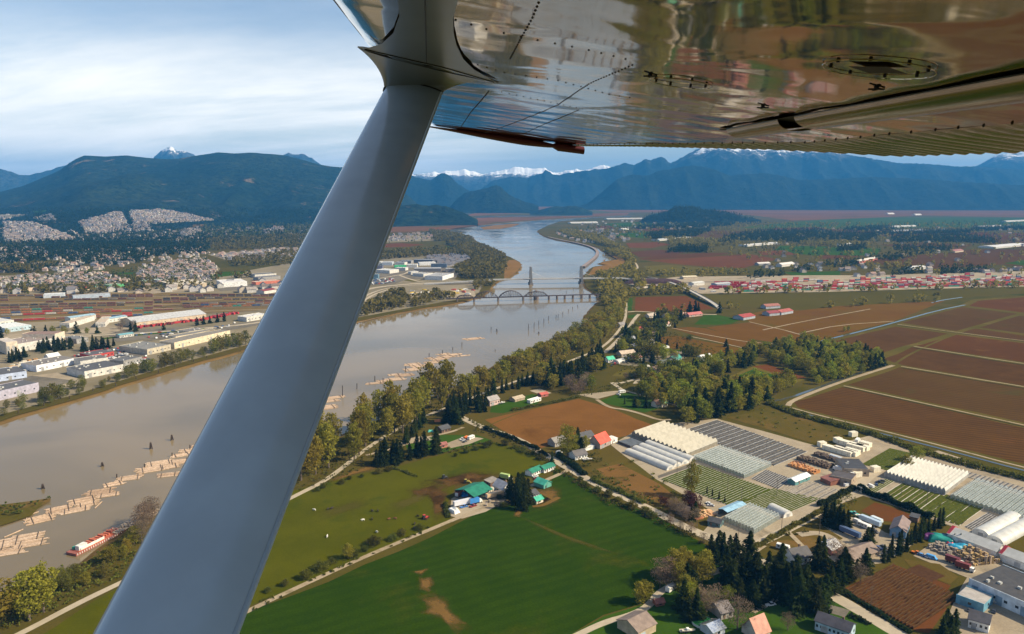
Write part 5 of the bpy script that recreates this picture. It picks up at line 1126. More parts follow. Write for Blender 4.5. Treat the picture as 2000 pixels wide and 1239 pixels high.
# farmyard
B('cattle_barn', 'large open cattle barn with green metal roof in the farmyard', (926, 985), (963, 969), 18, 4.6, 7.4, (.10, .08, .06), GREEN, 'open', cat='barn')
B('farm_house', 'white farmhouse with grey metal roof between green barn and dark conifers', (963, 959), (982, 968), 8.5, 4.2, 7.6, WHITE, (.36, .36, .40), win=(3, 1), chimney=True, cat='house')
B('lean_to_shed', 'small brown lean-to shed behind the green roofed cattle barn', (946, 946), (958, 952), 7, 3.0, 3.8, BROWN, (.30, .26, .22), 'shed', win=(1, 0), cat='shed')
B('mobile_home', 'long white home with green roof, farther from the road', (1039, 932), (1060, 923), 6.5, 3.0, 4.7, WHITE, GREEN, win=(5, 1), cat='house')
B('mobile_home', 'long white home with green roof, nearest the pale road', (1063, 925), (1084, 917), 6.5, 3.0, 4.7, WHITE, GREEN, win=(5, 1), cat='house')
B('garage', 'green roofed garage with dark open door on the bare soil', (1062, 956), (1077, 950), 9, 3.0, 5.2, (.10, .30, .24), (.06, .36, .26), ridge='y', win=(0, 1), doorc=(.03, .03, .03))
B('farm_cottage', 'grey roofed white cottage in front of the bare soil patch', (1038, 979), (1053, 973), 8, 3.2, 5.2, WHITE, DGREY, win=(3, 1), cat='house')
B('garden_shed', 'small cream shed with bright green roof at the cottage lawn', (1048, 986), (1061, 981), 5, 2.5, 4.2, CREAM, (.04, .33, .22), ridge='x', win=(1, 0), cat='shed')
for lab, px, q, col, kd in (('white bodied farm truck with blue end parked in the machinery yard', (893, 990), (915, 985), (.62, .62, .66), 'semi'), ('tan trailer parked on the verge south of the green barn', (955, 975), (978, 969), (.60, .42, .25), 'semi'), ('pale trailer parked along the green barn wall', (946, 971), (966, 960), (.60, .56, .46), 'truck'),
                            ('blue truck at the end of the machinery row', (920, 986), (932, 983), (.05, .22, .55), 'truck'), ('low blue flatbed lying in the machinery yard', (900, 993), (912, 990), (.05, .16, .42), 'pickup'), ('dark red pickup parked among farm machines', (918, 992), (930, 988), (.22, .03, .03), 'pickup'), ('rusty red wagon beside the open end of the green barn', (892, 973), (901, 966), (.32, .08, .04), 'truck')):
    car(lab, ((px[0] + q[0]) / 2, (px[1] + q[1]) / 2), ang(px, q), col, kd)
pile('silage_bales', 'heap of white wrapped silage bales at the yard corner', (886, 1000), 5, 8, 3.0, mt(WHITE, .4), .8, 'bale heap', kind='tarp'); pile('blue_tarp', 'bright blue tarp covered stack at the open barn end', (907, 968), 5, 5, 2.6, mt((.03, .23, .62), .4), .3, 'tarp', kind='tarp')
car('white topped tractor standing on the muddy track', (868, 935), .4, (.08, .08, .08), 'tractor'); car('yellow loader standing on the muddy track', (911, 944), .2, (.42, .36, .08), 'loader'); car('orange loader on the green field edge below the farmhouse', (992, 985), 1.0, (.62, .30, .03), 'loader')
car('yellow sprayer parked behind the farmhouse', (979, 935), -.4, (.60, .50, .05), 'tractor'); car('green striped wagon parked behind the farmhouse', (986, 936), -.5, (.35, .45, .15), 'truck'); car('red tractor on the worn grass among the cows', (830, 1014), .6, (.45, .05, .04), 'tractor')
car('white car parked by the long green roofed homes', (1046, 932), .6, WHITE, 'car'); car('dark red car parked by the long green roofed homes', (1048, 936), .4, (.16, .02, .03), 'car')
def junk(px, n, r, label, group, cols):
    for i in range(n):
        p = (px[0] + rng.uniform(-r, r), px[1] + rng.uniform(-r, r) * .3)
        pile('scrap_pile', label, p, rng.uniform(1.5, 4), rng.uniform(1.2, 2.5), rng.uniform(.8, 2), mt(rng.choice(cols)), rng.uniform(0, 3), 'scrap', kind='heap')['group'] = group
junk((962, 985), 7, 16, 'small pile of rusty scrap beside the farm lane', 'scrap beside the farm lane', [(.14, .08, .05), (.08, .07, .06), (.3, .25, .2)]); junk((905, 980), 6, 12, 'pile of mixed farm junk before the green barn', 'junk before the green barn', [(.3, .07, .03), (.05, .25, .3), (.4, .38, .33)])
# cows: one continuous skinned body each
def cow_mesh(col):
    V = [(0, 0, 1.05), (-.75, 0, 1.1), (.7, 0, 1.08), (1.15, 0, 1.25), (1.5, 0, 1.0), (-.75, .26, .75), (-.8, .27, .38), (-.76, .27, 0), (-.75, -.26, .75), (-.85, -.27, .38), (-.82, -.27, 0), (.65, .24, .7), (.66, .25, .35), (.64, .25, 0), (.65, -.24, .7), (.72, -.25, .35), (.70, -.25, 0), (-1.02, 0, 1.0), (-1.08, 0, .5)]
    E = [(0, 1), (0, 2), (2, 3), (3, 4), (1, 5), (5, 6), (6, 7), (1, 8), (8, 9), (9, 10), (2, 11), (11, 12), (12, 13), (2, 14), (14, 15), (15, 16), (1, 17), (17, 18)]
    me = bpy.data.meshes.new('cow'); me.from_pydata(V, E, []); me.materials.append(mt(col)); o = link('cow', me); md = o.modifiers.new('skin', 'SKIN')
    rad = [.42, .36, .36, .2, .15] + [.16, .09, .07] * 4 + [.05, .04]
    for i, r in enumerate(rad): me.skin_vertices[0].data[i].radius = (r, r)
    me.skin_vertices[0].data[0].use_root = True; o.modifiers.new('s', 'SUBSURF').render_levels = 1; return o
cows = [cow_mesh(c) for c in ((.03, .022, .018), (.14, .05, .025), (.62, .60, .55))]
def place_cow(k, px, lab, i):
    o = cows[k] if i == 0 else cows[k].copy()
    if i: COL.objects.link(o)
    o.location = G(*px); o.rotation_euler = (0, 0, rng.uniform(0, 6.3)); o.scale = (1.05,) * 3; tag(o, lab, 'cow', 'cattle on the pasture')
for k, lab, pts in ((0, 'dark cow grazing on the pasture above the farm lane', [(641, 996), (648, 995), (727, 1000), (738, 1000), (727, 1016), (810, 1025), (809, 1033), (680, 1067), (505, 1140), (816, 1010)]), (1, 'reddish cow grazing near the worn gateway of the pasture', [(760, 1016), (772, 1015), (828, 1013), (836, 1012), (832, 1016)]), (2, 'pale cow grazing on the pasture above the farm lane', [(614, 998), (709, 1018), (736, 1041), (639, 1050)])):
    for i, p in enumerate(pts): place_cow(k, p, lab, i)
# riverside cabin yard
B('log_cabin', 'dark wooden cabin with grey roof among conifers near the river', (863, 847), (880, 842), 8, 3.0, 5.2, (.12, .07, .05), DGREY, win=(3, 1), cat='house'); B('tool_shed', 'shed with red and green roof at the riverside yard', (858, 877), (874, 874), 6, 2.6, 3.8, (.5, .2, .15), (.30, .12, .10), win=(1, 0), cat='shed')
pile('orange_tarp', 'orange tarp on the lawn by the dark cabin', (855, 823), 6, 5, 1.6, mt((.65, .18, .04), .5), .2, 'tarp', kind='tarp'); pile('teal_tarp', 'teal tarp on the lawn by the dark cabin', (841, 843), 5, 4, 1.4, mt((.10, .42, .34), .5), .2, 'tarp', kind='tarp')
for lab, p, c, k in (('white camper parked at the riverside gravel lot', (920, 858), WHITE, 'camper'), ('orange van parked at the riverside gravel lot', (911, 857), (.65, .16, .03), 'van'), ('white pickup parked at the riverside gravel lot', (902, 859), WHITE, 'pickup'), ('silver car parked at the riverside gravel lot', (905, 861), (.5, .5, .52), 'car'), ('dark car parked at the riverside gravel lot', (908, 864), DGREY, 'car')): car(lab, p, 1.0, c, k)
B('river_house', 'pinkish two storey house between dark cedars and the river lawn', (957, 794), (976, 789), 9, 5.0, 8.0, (.52, .38, .34), (.30, .27, .25), win=(4, 2), chimney=True, cat='house'); B('hay_shed', 'low tan roofed shed above the plowed field', (1006, 786), (1025, 781), 8, 2.6, 4.2, (.35, .28, .2), (.42, .34, .24), win=(0, 0), cat='shed')
B('site_office', 'low white portable building above the plowed field', (1036, 789), (1057, 783), 4.5, 3.0, 3.0, WHITE, (.7, .7, .68), 'flat', win=(4, 0), cat='cabin'); B('stable', 'small red roofed stable above the plowed field', (1057, 777), (1071, 774), 6, 2.6, 4.0, (.35, .12, .1), (.40, .09, .07), win=(1, 0)); car('white boat on trailer beside the pinkish river house', (980, 789), .5, WHITE, 'boat')
# red barn group
B('barn', 'tall barn with bright red roof beside the plowed field', (1172, 878), (1192, 869), 11, 4.6, 10.0, (.34, .28, .25), (.62, .07, .035), win=(1, 0), over=.7); B('family_house', 'large white house with dark slate roof behind the red barn', (1137, 869), (1161, 863), 10, 5.0, 8.2, WHITE, DGREY, win=(4, 2), chimney=True, cat='house')
B('cottage', 'white cottage with dark hip roof below the red barn', (1124, 900), (1147, 895), 9, 3.4, 6.2, WHITE, (.11, .10, .10), win=(4, 1), cat='house'); B('field_house', 'grey weathered house at the corner of the plowed field', (1084, 874), (1106, 868), 9, 3.6, 6.4, (.36, .32, .28), (.24, .22, .2), win=(3, 1), cat='house')
B('carport', 'long white carport between cottage and red barn', (1142, 882), (1161, 877), 4, 2.6, 2.9, WHITE, WHITE, 'shed', win=(0, 0), door=0, cat='carport'); B('store_shed', 'white lean-to shed against the end of the red barn', (1193, 868), (1206, 863), 6, 3.0, 3.6, WHITE, (.66, .63, .58), 'shed', win=(1, 0), cat='shed')
B('glass_frame', 'dark empty greenhouse frame behind the white tunnels', (1206, 866), (1231, 876), 16, 1.6, 1.6, DGREY, (.10, .11, .12), 'flat', win=(0, 0), door=0, cat='frame'); car('pale boat on the grass below the carport', (1148, 900), .3, WHITE, 'boat'); car('white van at the gate of the pale road', (1092, 886), .7, WHITE, 'van')
# barns beyond the village
for pa, pb, dp, rf, lab in (((1452, 626), (1475, 622), 20, (.33, .06, .045), 'red roofed blue fronted barn beside the green paddock'), ((1503, 618), (1523, 616), 16, (.24, .05, .05), 'dark red barn, left of the pair on the orange field'), ((1526, 616), (1549, 612), 16, (.34, .09, .07), 'lighter red barn, right of the pair on the orange field'), ((1496, 604), (1524, 602), 14, (.30, .12, .09), 'long grey and red barn at the edge of the olive field')):
    B('field_barn', lab, pa, pb, dp, 4.4, 7.5, (.33, .36, .40), rf, win=(0, 0), cat='barn', ridge='x')
VIL = [((1150, 715), (1168, 712), 11, CREAM, (.46, .27, .17), 'tan roofed house beside the tall dark dike conifer'), ((1214, 698), (1242, 695), 12, (.4, .34, .28), (.50, .40, .30), 'long low tan roofed building among the village yards'), ((1236, 707), (1254, 704), 10, WHITE, (.26, .10, .09), 'white house with dull red roof in the village'),
       ((1295, 640), (1310, 637), 11, WHITE, (.52, .32, .26), 'white house with pale pink roof at the field corner'), ((1328, 621), (1344, 619), 12, CREAM, (.44, .27, .22), 'pinkish roofed house on the village road'), ((1346, 620), (1372, 617), 10, (.45, .3, .25), (.42, .13, .12), 'long red roofed row on the village road'), ((1302, 622), (1317, 620), 11, CREAM, (.36, .22, .17), 'brown roofed house on the village road'),
       ((1230, 669), (1243, 667), 10, WHITE, (.28, .29, .32), 'white gabled house with blue grey roof by the village road'), ((1260, 675), (1278, 672), 11, WHITE, (.12, .12, .13), 'white house with steep black roof by the village road'), ((1235, 685), (1247, 682), 10, (.3, .3, .32), (.14, .14, .15), 'dark grey house next to the round green tree'), ((1277, 660), (1288, 657), 10, CREAM, (.30, .19, .15), 'brown house at the tip of the orange bog field'),
       ((1316, 708), (1331, 704), 8, (.15, .3, .28), (.04, .24, .19), 'small teal roofed shed among garden trees'), ((1372, 706), (1391, 702), 9, WHITE, (.55, .55, .56), 'white house at the edge of the wood'), ((1277, 729), (1288, 727), 8, CREAM, (.45, .30, .2), 'tan roofed garden house below the village'), ((1261, 727), (1271, 725), 8, WHITE, (.5, .48, .45), 'little white cabin below the village'),
       ((1282, 797), (1291, 795), 7, CREAM, (.4, .2, .12), 'little cream cabin on the lawn below the wood'), ((1293, 796), (1304, 794), 7, CREAM, (.05, .28, .2), 'little cabin with green roof on the lawn below the wood'), ((1244, 649), (1256, 647), 10, WHITE, (.42, .08, .06), 'house with bright red roof by the village road'), ((1188, 709), (1201, 707), 8, WHITE, (.06, .42, .26), 'white stall with bright green roof by the dike'), ((1212, 640), (1222, 638), 9, CREAM, (.22, .2, .19), 'grey roofed house near the dike path bend'),
       ((1255, 636), (1266, 634), 9, WHITE, (.3, .28, .27), 'white house near the village green'), ((1268, 622), (1282, 620), 10, CREAM, (.42, .36, .3), 'cream house at the head of the village road'), ((1400, 711), (1412, 709), 9, WHITE, (.6, .6, .58), 'white trailer home beside the wood')]
for pa, pb, dp, wl_, rf, lab in VIL: B('village_house', lab, pa, pb, dp, 3.6, 6.6, wl_, rf, win=(3, 1), cat='house')
B('poly_tunnel', 'short white polytunnel in the village yards', (1209, 711), (1227, 706), 10, 4, 1, mt(WHITE), M['film'], 'hoop', cat='polytunnel'); B('poly_tunnel', 'slim white polytunnel beside the orange bog field', (1291, 684), (1308, 680), 8, 3, 1, mt(WHITE), M['film'], 'hoop', cat='polytunnel')
B('glasshouse', 'grey glass frame house among the village gardens', (1296, 715), (1321, 710), 16, 2.5, 4, GREY, M['glass'], win=(0, 0), door=0, cat='glasshouse')
for i, (p, c, k) in enumerate((((1205, 705), (.6, .6, .6), 'car'), ((1232, 702), (.5, .03, .03), 'car'), ((1201, 712), (.55, .06, .04), 'van'), ((1208, 772), WHITE, 'car'), ((1215, 768), WHITE, 'camper'), ((1228, 690), WHITE, 'van'), ((1268, 690), WHITE, 'camper'), ((1195, 715), DGREY, 'pickup'))):
    car({0: 'silver car in the village yard', 1: 'red car by the dull red roofed house', 2: 'red van by the bright green stall', 3: 'white car on the sports court beside the lawn', 4: 'white camper at the end of the lawn court', 5: 'white van before the long low building', 6: 'white camper beside the steep black roofed house', 7: 'dark pickup below the bright green stall'}[i], p, rng.uniform(0, 3), c, k)
# nursery
multispan('beige zigzag roofed plastic greenhouse beside the plowed field', (1234, 852), (1294, 831), (1341, 894), 13, 3.2, 5.4, M['film_beige'], mt((.22, .20, .16)))
for i, (a, b) in enumerate((((1219, 886), (1302, 920)), ((1233, 880), (1316, 914)), ((1246, 875), (1331, 909)), ((1258, 869), (1346, 903)))):
    B('poly_tunnel', ('long white polytunnel, %s of the four beside the zigzag greenhouse' % ('nearest the road', 'second from the road', 'third from the road', 'farthest from the road')[i]), a, b, 8.2, 3.4, 1, mt((.62, .60, .56)), M['film'], 'hoop', cat='polytunnel', doorc=(.4, .42, .42))
dk = plain('pots_dark', (.085, .082, .08), .9, var=.5, scale=.8); wn = plain('pots_winter', (.27, .235, .19), .9, var=.3, scale=.8); gp = leaf('pots_green', (.085, .112, .010), (.135, .152, .018), 0, .5)
beds('pot_bed', 'broad dark bed of empty pots in rows behind the greenhouses', (1335, 842), (1400, 821), (1512, 911), 30, dk, .7, .3, 'pot bed', (WHITE, 2, .16))
multispan('wide clear glass greenhouse between dark pot bed and green beds', (1351, 898), (1404, 877), (1453, 936), 18, 3.0, 4.0, M['glass'], M['glass'], gl=True)
beds('plant_bed', 'largest bright green bed of potted plants in long rows', (1290, 937), (1365, 908), (1432, 992), 26, gp, .55, .24, 'plant bed', ((.50, .46, .38), 1, .16)); beds('plant_bed', 'green bed of potted plants between glass sales house and beige pots', (1440, 982), (1510, 955), (1537, 1004), 17, gp, .55, .24, 'plant bed', ((.50, .46, .38), 1, .16))
beds('pot_bed', 'grey bed of mixed pots beside the clear glass greenhouse', (1467, 936), (1496, 918), (1520, 956), 12, dk, .5, .3, 'pot bed', ((.4, .38, .35), 1, .2)); beds('pot_bed', 'pale beige bed of pots next to the white gabled shed', (1522, 958), (1562, 932), (1545, 966), 5, wn, .5, .3, 'pot bed')
beds('pot_bed', 'beige pot bed with wide rows at the cross road', (1537, 962), (1582, 940), (1596, 982), 9, wn, .5, .25, 'pot bed', (DGREY, 2, .25))
B('potting_shed', 'teal walled shed with bright white roof between the pot beds', (1553, 950), (1582, 938), 6, 3.2, 4.6, (.10, .24, .24), (.74, .76, .76), win=(2, 0), cat='shed')
multispan('glass roofed sales greenhouse beside the road junction', (1412, 1020), (1462, 993), (1472, 1045), 10, 3.4, 4.6, M['glass'], M['glass'], gl=True)
B('loading_shed', 'open shed with pale blue metal roof beside the sales greenhouse', (1420, 1012), (1458, 996), 7, 3.4, 4.4, (.16, .2, .22), (.25, .42, .55), 'open', cat='shed'); B('poly_tunnel', 'white rounded tunnel at the back of the sales greenhouse', (1497, 997), (1530, 1013), 8, 4, 1, mt(WHITE), M['film'], 'hoop', cat='polytunnel')
B('kiosk', 'small dark roofed hut in the gravel lot before the sales greenhouse', (1382, 1026), (1406, 1032), 7, 2.8, 4.4, (.10, .16, .17), DGREY, win=(2, 1), cat='hut'); B('nursery_house', 'old house hidden under bare trees by the nursery yard', (1318, 1003), (1340, 1012), 9, 3, 5.6, (.2, .16, .13), (.17, .13, .11), win=(2, 1), cat='house')
pile('lumber_pile', 'spread pile of fresh orange wood chips and boards in the nursery yard', (1378, 1004), 13, 9, 1.5, mt((.62, .36, .18)), .4, 'wood pile', kind='heap', col2=(.70, .46, .26)); pile('brick_stack', 'low orange stack at the road edge of the nursery', (1365, 1014), 6, 2, .9, mt((.45, .17, .08)), .4, 'stack')
B('packing_hall', 'dark flat roofed brick packing hall, rear half with roof vents', (1648, 930), (1697, 932), 22, 5.2, 5.6, (.34, .27, .20), (.055, .053, .055), 'flat', win=(3, 1), cat='hall'); B('packing_hall', 'dark flat roofed brick packing hall, lower front half', (1620, 942), (1662, 951), 14, 4.6, 4.6, (.32, .25, .18), (.085, .072, .068), 'flat', win=(2, 1), cat='hall')
B('loading_canopy', 'rust and blue metal canopy against the packing hall', (1602, 941), (1622, 950), 14, 3.2, 4.4, (.25, .1, .07), (.22, .09, .07), 'shed', win=(0, 0), cat='canopy')
rz = ang((1620, 880), (1690, 900)); wp = mt((.76, .70, .56), .5, 0, .08)
for i, (p, L_) in enumerate((((1636, 884), 34), ((1652, 886), 26), ((1664, 886), 16), ((1660, 872), 30), ((1672, 878), 20), ((1684, 878), 14), ((1690, 872), 12))):
    stack('lumber_stack', 'long cream wrapped lumber stack, ' + ('longest, nearest the dark crates', 'second behind the dark crates', 'short one in front of the green plot', 'long one at the back row', 'middle of the back row', 'short one in the back row', 'small one at the end of the back row')[i], p, L_ * .7, 5, 3.6, wp, ang((1620, 882), (1690, 902)))
B('poly_tunnel', 'silver half round tunnel beside the cream lumber stacks', (1618, 895), (1640, 902), 5, 3, 1, mt(GREY), mt((.6, .62, .64), .3), 'hoop', cat='polytunnel')
for i, (p, sx, sy, h, c, c2, lab) in enumerate((((1570, 917), 22, 8, 2.4, (.46, .20, .07), (.52, .27, .12), 'orange wooden crates stacked in the nursery yard'), ((1592, 905), 26, 9, 2.6, (.10, .07, .05), (.14, .10, .07), 'dark wooden crates stacked in two long blocks'), ((1618, 896), 22, 8, 2.4, (.09, .065, .05), None, 'dark crates stacked beside the silver tunnel'), ((1560, 908), 8, 5, 2.2, (.12, .06, .04), None, 'brown crates behind the orange crates'))):
    pile('crate_stack', lab, p, sx, sy, h, mt(c), ang((1560, 912), (1590, 922)), 'crate stack', kind='crate', col2=c2)
for p, lab in (((1673, 931), 'white wrapped bales at the corner of the packing hall'), ((1709, 921), 'two tall white wrapped stacks at the green plot'), ((1684, 960), 'tall white wrapped stack beside the dark hedge'), ((1605, 872), 'white wrapped heap at the far yard edge'), ((1636, 864), 'cream wrapped heap beside the far yard track'), ((1666, 852), 'single cream heap by the brush belt')):
    pile('wrapped_stack', lab, p, 6, 4.5, 4, wp, .3, 'wrapped stack', n=4)
beds('plant_bed', 'square green plot behind the packing hall', (1682, 908), (1738, 876), (1732, 920), 12, gp, .4, .12, 'plant bed'); multispan('white zigzag roofed plastic greenhouse beside the brush belt', (1727, 932), (1776, 901), (1846, 968), 16, 3.0, 5.2, M['film'], mt((.30, .29, .27)))
beds('pot_bed', 'long dark striped bed between white greenhouse and brush belt', (1786, 903), (1800, 896), (2120, 1000), 36, wn, .5, .35, 'pot bed', (DGREY, 1, .5)); multispan('long clear glass greenhouse at the right edge', (1856, 975), (1906, 942), (2120, 1062), 26, 3.0, 4.0, M['glass'], M['glass'], gl=True)
beds('plant_bed', 'green bed of rows below the white zigzag greenhouse', (1715, 974), (1762, 944), (1874, 1028), 16, gp, .5, .2, 'plant bed', ((.5, .46, .38), 2, .25)); beds('plant_bed', 'short green bed of rows by the parked dark cars', (1684, 963), (1730, 936), (1702, 968), 4, gp, .5, .2, 'plant bed', ((.5, .46, .38), 1, .25)); beds('plant_bed', 'green bed of rows next to the two right hand tunnels', (1762, 944), (1762, 943), (1930, 1000), 1, gp, .1, .5, 'plant bed')
beds('plant_bed', 'wide green bed of rows against the tall cedar screen', (1800, 996), (1848, 966), (1876, 1026), 10, gp, .5, .2, 'plant bed', ((.5, .46, .38), 2, .25)); beds('pot_bed', 'dark striped bed before the two right hand tunnels', (1884, 1030), (1930, 1002), (1922, 1046), 8, dk, .5, .3, 'pot bed', ((.4, .38, .36), 1, .2))
B('poly_tunnel', 'wide white tunnel, upper of the two at the right edge', (1932, 1054), (1998, 1018), 10, 4.4, 1, mt(WHITE), M['film'], 'hoop', cat='polytunnel'); B('poly_tunnel', 'wide white tunnel, lower of the two at the right edge', (1960, 1068), (2040, 1024), 10, 4.4, 1, mt(WHITE), M['film'], 'hoop', cat='polytunnel')
for p, c, k, lab in (((1712, 948), (.04, .07, .16), 'car', 'dark blue car beside the short green bed'), ((1718, 944), (.03, .03, .04), 'pickup', 'black pickup beside the short green bed'), ((1722, 941), DGREY, 'car', 'dark grey car beside the short green bed'), ((1664, 936), WHITE, 'truck', 'white truck loading at the packing hall'), ((1655, 950), (.6, .6, .6), 'van', 'white van before the packing hall'), ((1700, 952), WHITE, 'van', 'white van on the cross road bend'), ((1384, 985), WHITE, 'car', 'white car parked behind the bare trees of the nursery yard'), ((1388, 989), (.6, .6, .62), 'car', 'silver car parked behind the bare trees of the nursery yard'), ((1640, 922), (.55, .55, .55), 'truck', 'grey truck at the back of the packing hall'), ((1674, 866), WHITE, 'truck', 'white truck among the cream lumber stacks'), ((1612, 936), DGREY, 'pickup', 'dark pickup under the rust canopy')): car(lab, p, rng.uniform(0, 3), c, k)
for p, lab in (((1421, 960), 'at the lower edge of the large green bed'), ((1322, 930), 'at the left end of the large green bed'), ((1410, 938), 'between green bed and glass greenhouse'), ((1448, 986), 'in the middle of the large green bed'), ((1517, 970), 'beside the narrow green bed'), ((1441, 1062), 'in the gravel lot at the junction'), ((1362, 1030), 'beside the small dark hut'), ((1760, 968), 'left over the green rows below the white greenhouse'), ((1810, 985), 'right over the green rows below the white greenhouse'), ((1600, 1045), 'in the yard with the campers'), ((1526, 1042), 'on the cross road'), ((1700, 1190), 'along the vineyard hedge')):
    pole('wooden utility pole standing ' + lab, p, 12)
# right hand yards
B('blue_barn', 'big barn with blue wall and brown metal roof beside the riding arena', (1737, 1047), (1768, 1054), 18, 4.4, 7.2, (.16, .27, .40), (.20, .145, .13), win=(0, 1), cat='barn', ridge='y'); B('arena_shelter', 'small dark shelter at the corner of the riding arena', (1776, 1018), (1792, 1022), 5, 3, 3.6, (.2, .12, .08), DGREY, 'shed', win=(0, 0), cat='shelter')
B('small_barn', 'small barn with pale grey roof in the gravel yard', (1624, 1086), (1643, 1076), 9, 3.2, 5.6, (.25, .10, .08), (.55, .55, .56), win=(1, 1), cat='barn'); B('bungalow', 'brown roofed bungalow against the cedar screen', (1668, 1103), (1717, 1086), 11, 3.0, 5.8, (.30, .24, .18), (.20, .145, .115), win=(4, 2), cat='house'); B('villa', 'white house with dark roof among the dark grove', (1552, 1106), (1586, 1100), 11, 4.2, 7.4, WHITE, (.075, .07, .075), win=(4, 2), chimney=True, cat='house')
for i, (p, c, k) in enumerate((((1690, 1018), (.45, .56, .66), 'camper'), ((1700, 1024), (.40, .50, .62), 'semi'), ((1712, 1020), (.55, .62, .66), 'camper'), ((1678, 1012), (.10, .45, .38), 'boat'), ((1686, 1030), WHITE, 'camper'), ((1698, 1032), (.6, .62, .62), 'boat'), ((1668, 1004), (.10, .42, .34), 'pickup'), ((1676, 1022), WHITE, 'van'), ((1660, 1046), (.08, .12, .22), 'semi'), ((1680, 1072), WHITE, 'car'), ((1716, 1072), (.06, .09, .2), 'car'), ((1726, 1070), DGREY, 'car'), ((1708, 1040), DGREY, 'pickup'), ((1696, 1062), (.3, .2, .12), 'pickup'))):
    car(('pale blue camper in the row beside the riding arena', 'long blue grey trailer in the row beside the riding arena', 'white camper nearest the blue walled barn', 'teal boat at the head of the camper row', 'white camper behind the screening conifers', 'white boat on trailer behind the screening conifers', 'teal pickup at the head of the camper row', 'white van in the camper row', 'long dark blue trailer in the gravel yard', 'white car in front of the brown bungalow', 'blue car beside the cedar screen', 'dark car beside the cedar screen', 'dark pickup before the blue walled barn', 'brown pickup in the gravel yard')[i], p, ang((1680, 1010), (1720, 1026)), c, k)
for a, b, lab in (((1850, 1056), (1944, 1092), 'long white fabric tent hall with red end trim'), ((1952, 1096), (2080, 1146), 'second white fabric tent hall running out of the right edge')):
    o = B('tent_hall', lab, a, b, 11, 4.4, 7.0, WHITE, M['film'], win=(0, 0), door=1, cat='tent', doorc=(.45, .45, .45))
    L_ = (G(*b) - G(*a)).length; MB().prism([(-5.9, 4.2), (0, 7.5), (5.9, 4.2), (5.9, 4.5), (0, 7.9), (-5.9, 4.5)], -L_ / 2 - .7, -L_ / 2 + 1.0, 'x').build('end_trim', mt((.42, .04, .06)), o)
for p, sx, sy, h, c, lab in (((1838, 1056), 14, 10, 4, (.02, .24, .20), 'big teal tarp mound at the yard corner'), ((1873, 1074), 14, 9, 4, (.03, .30, .46), 'bright blue tarp mound beside the wood heap'), ((1856, 1068), 5, 4, 3, (.55, .05, .06), 'red tarp between the two big tarp mounds'), ((1884, 1080), 5, 4, 3, (.55, .36, .03), 'yellow tarp against the blue mound'), ((1818, 1052), 9, 6, 3.4, (.12, .03, .14), 'purple tarp mound against the cedar screen'), ((1852, 1052), 9, 5, 3, (.03, .05, .18), 'dark blue tarp behind the teal mound')): pile('tarp_mound', lab, p, sx, sy, h, mt(c, .4), -.4, 'tarp', kind='tarp')
pile('wood_heap', 'great heap of grey timber offcuts in the tarp yard', (1908, 1090), 18, 16, 5.0, mt((.30, .23, .17)), .2, 'timber heap', kind='heap', col2=(.40, .27, .12)); pile('wood_heap', 'smaller heap of grey stone and timber by the teal mound', (1842, 1074), 13, 12, 3.6, mt((.25, .22, .19)), .5, 'timber heap', kind='heap', col2=(.32, .26, .2))
for i, (p, c, k) in enumerate((((1790, 1082), (.60, .17, .04), 'pickup'), ((1800, 1086), (.10, .25, .55), 'car'), ((1810, 1089), (.7, .7, .7), 'car'), ((1820, 1092), (.08, .30, .62), 'van'), ((1860, 1100), (.14, .03, .03), 'truck'), ((1880, 1112), (.18, .04, .03), 'truck'))): car(('orange pickup at the edge of the tarp yard', 'blue car in the row at the tarp yard', 'white car in the row at the tarp yard', 'bright blue van in the row at the tarp yard', 'dark red truck below the wood heap', 'rusty red truck nearest the dark roofed warehouse')[i], p, ang((1790, 1082), (1820, 1092)), c, k)
junk((1890, 1098), 6, 12, 'scattered wooden debris below the great timber heap', 'debris below the timber heap', [(.35, .22, .08), (.12, .05, .04), (.25, .2, .16)])
B('warehouse', 'large white warehouse with dark flat roof at the bottom right', (1890, 1156), (2090, 1246), 30, 7.0, 7.8, (.52, .58, .64), (.060, .056, .054), 'flat', win=(9, 0), door=4, doorc=(.2, .28, .36)); B('annex', 'low blue walled annex with grey roof before the warehouse', (1866, 1178), (1920, 1198), 13, 4.2, 4.2, (.13, .30, .40), (.36, .33, .30), 'flat', win=(1, 1), doorc=(.12, .24, .32)); B('gate_house', 'white house with dark roof in front of the blue annex', (1890, 1226), (1930, 1238), 9, 4.6, 7.2, WHITE, (.09, .085, .095), win=(4, 1), cat='house')
car('red and white boat on trailer at the warehouse wall', (1950, 1180), -.3, (.6, .58, .56), 'boat'); car('dark car on the concrete yard by the annex', (1941, 1196), .9, (.04, .045, .06), 'car'); car('dark car at the corner of the blue annex', (1895, 1194), .6, DGREY, 'car')
vine = leaf('vines_rust', (.10, .048, .018), (.145, .075, .028), 0, .5)
vb = beds('vineyard', 'rust brown vineyard of straight rows beside the lane', (1647, 1156), (1743, 1103), (1792, 1236), 22, vine, 1.3, .62, 'vineyard', None, .3, (21,)); beds('vineyard', 'rear strip of rust brown vineyard rows', (1743, 1103), (1770, 1092), (1846, 1150), 1, vine, .2, .5, 'vineyard')
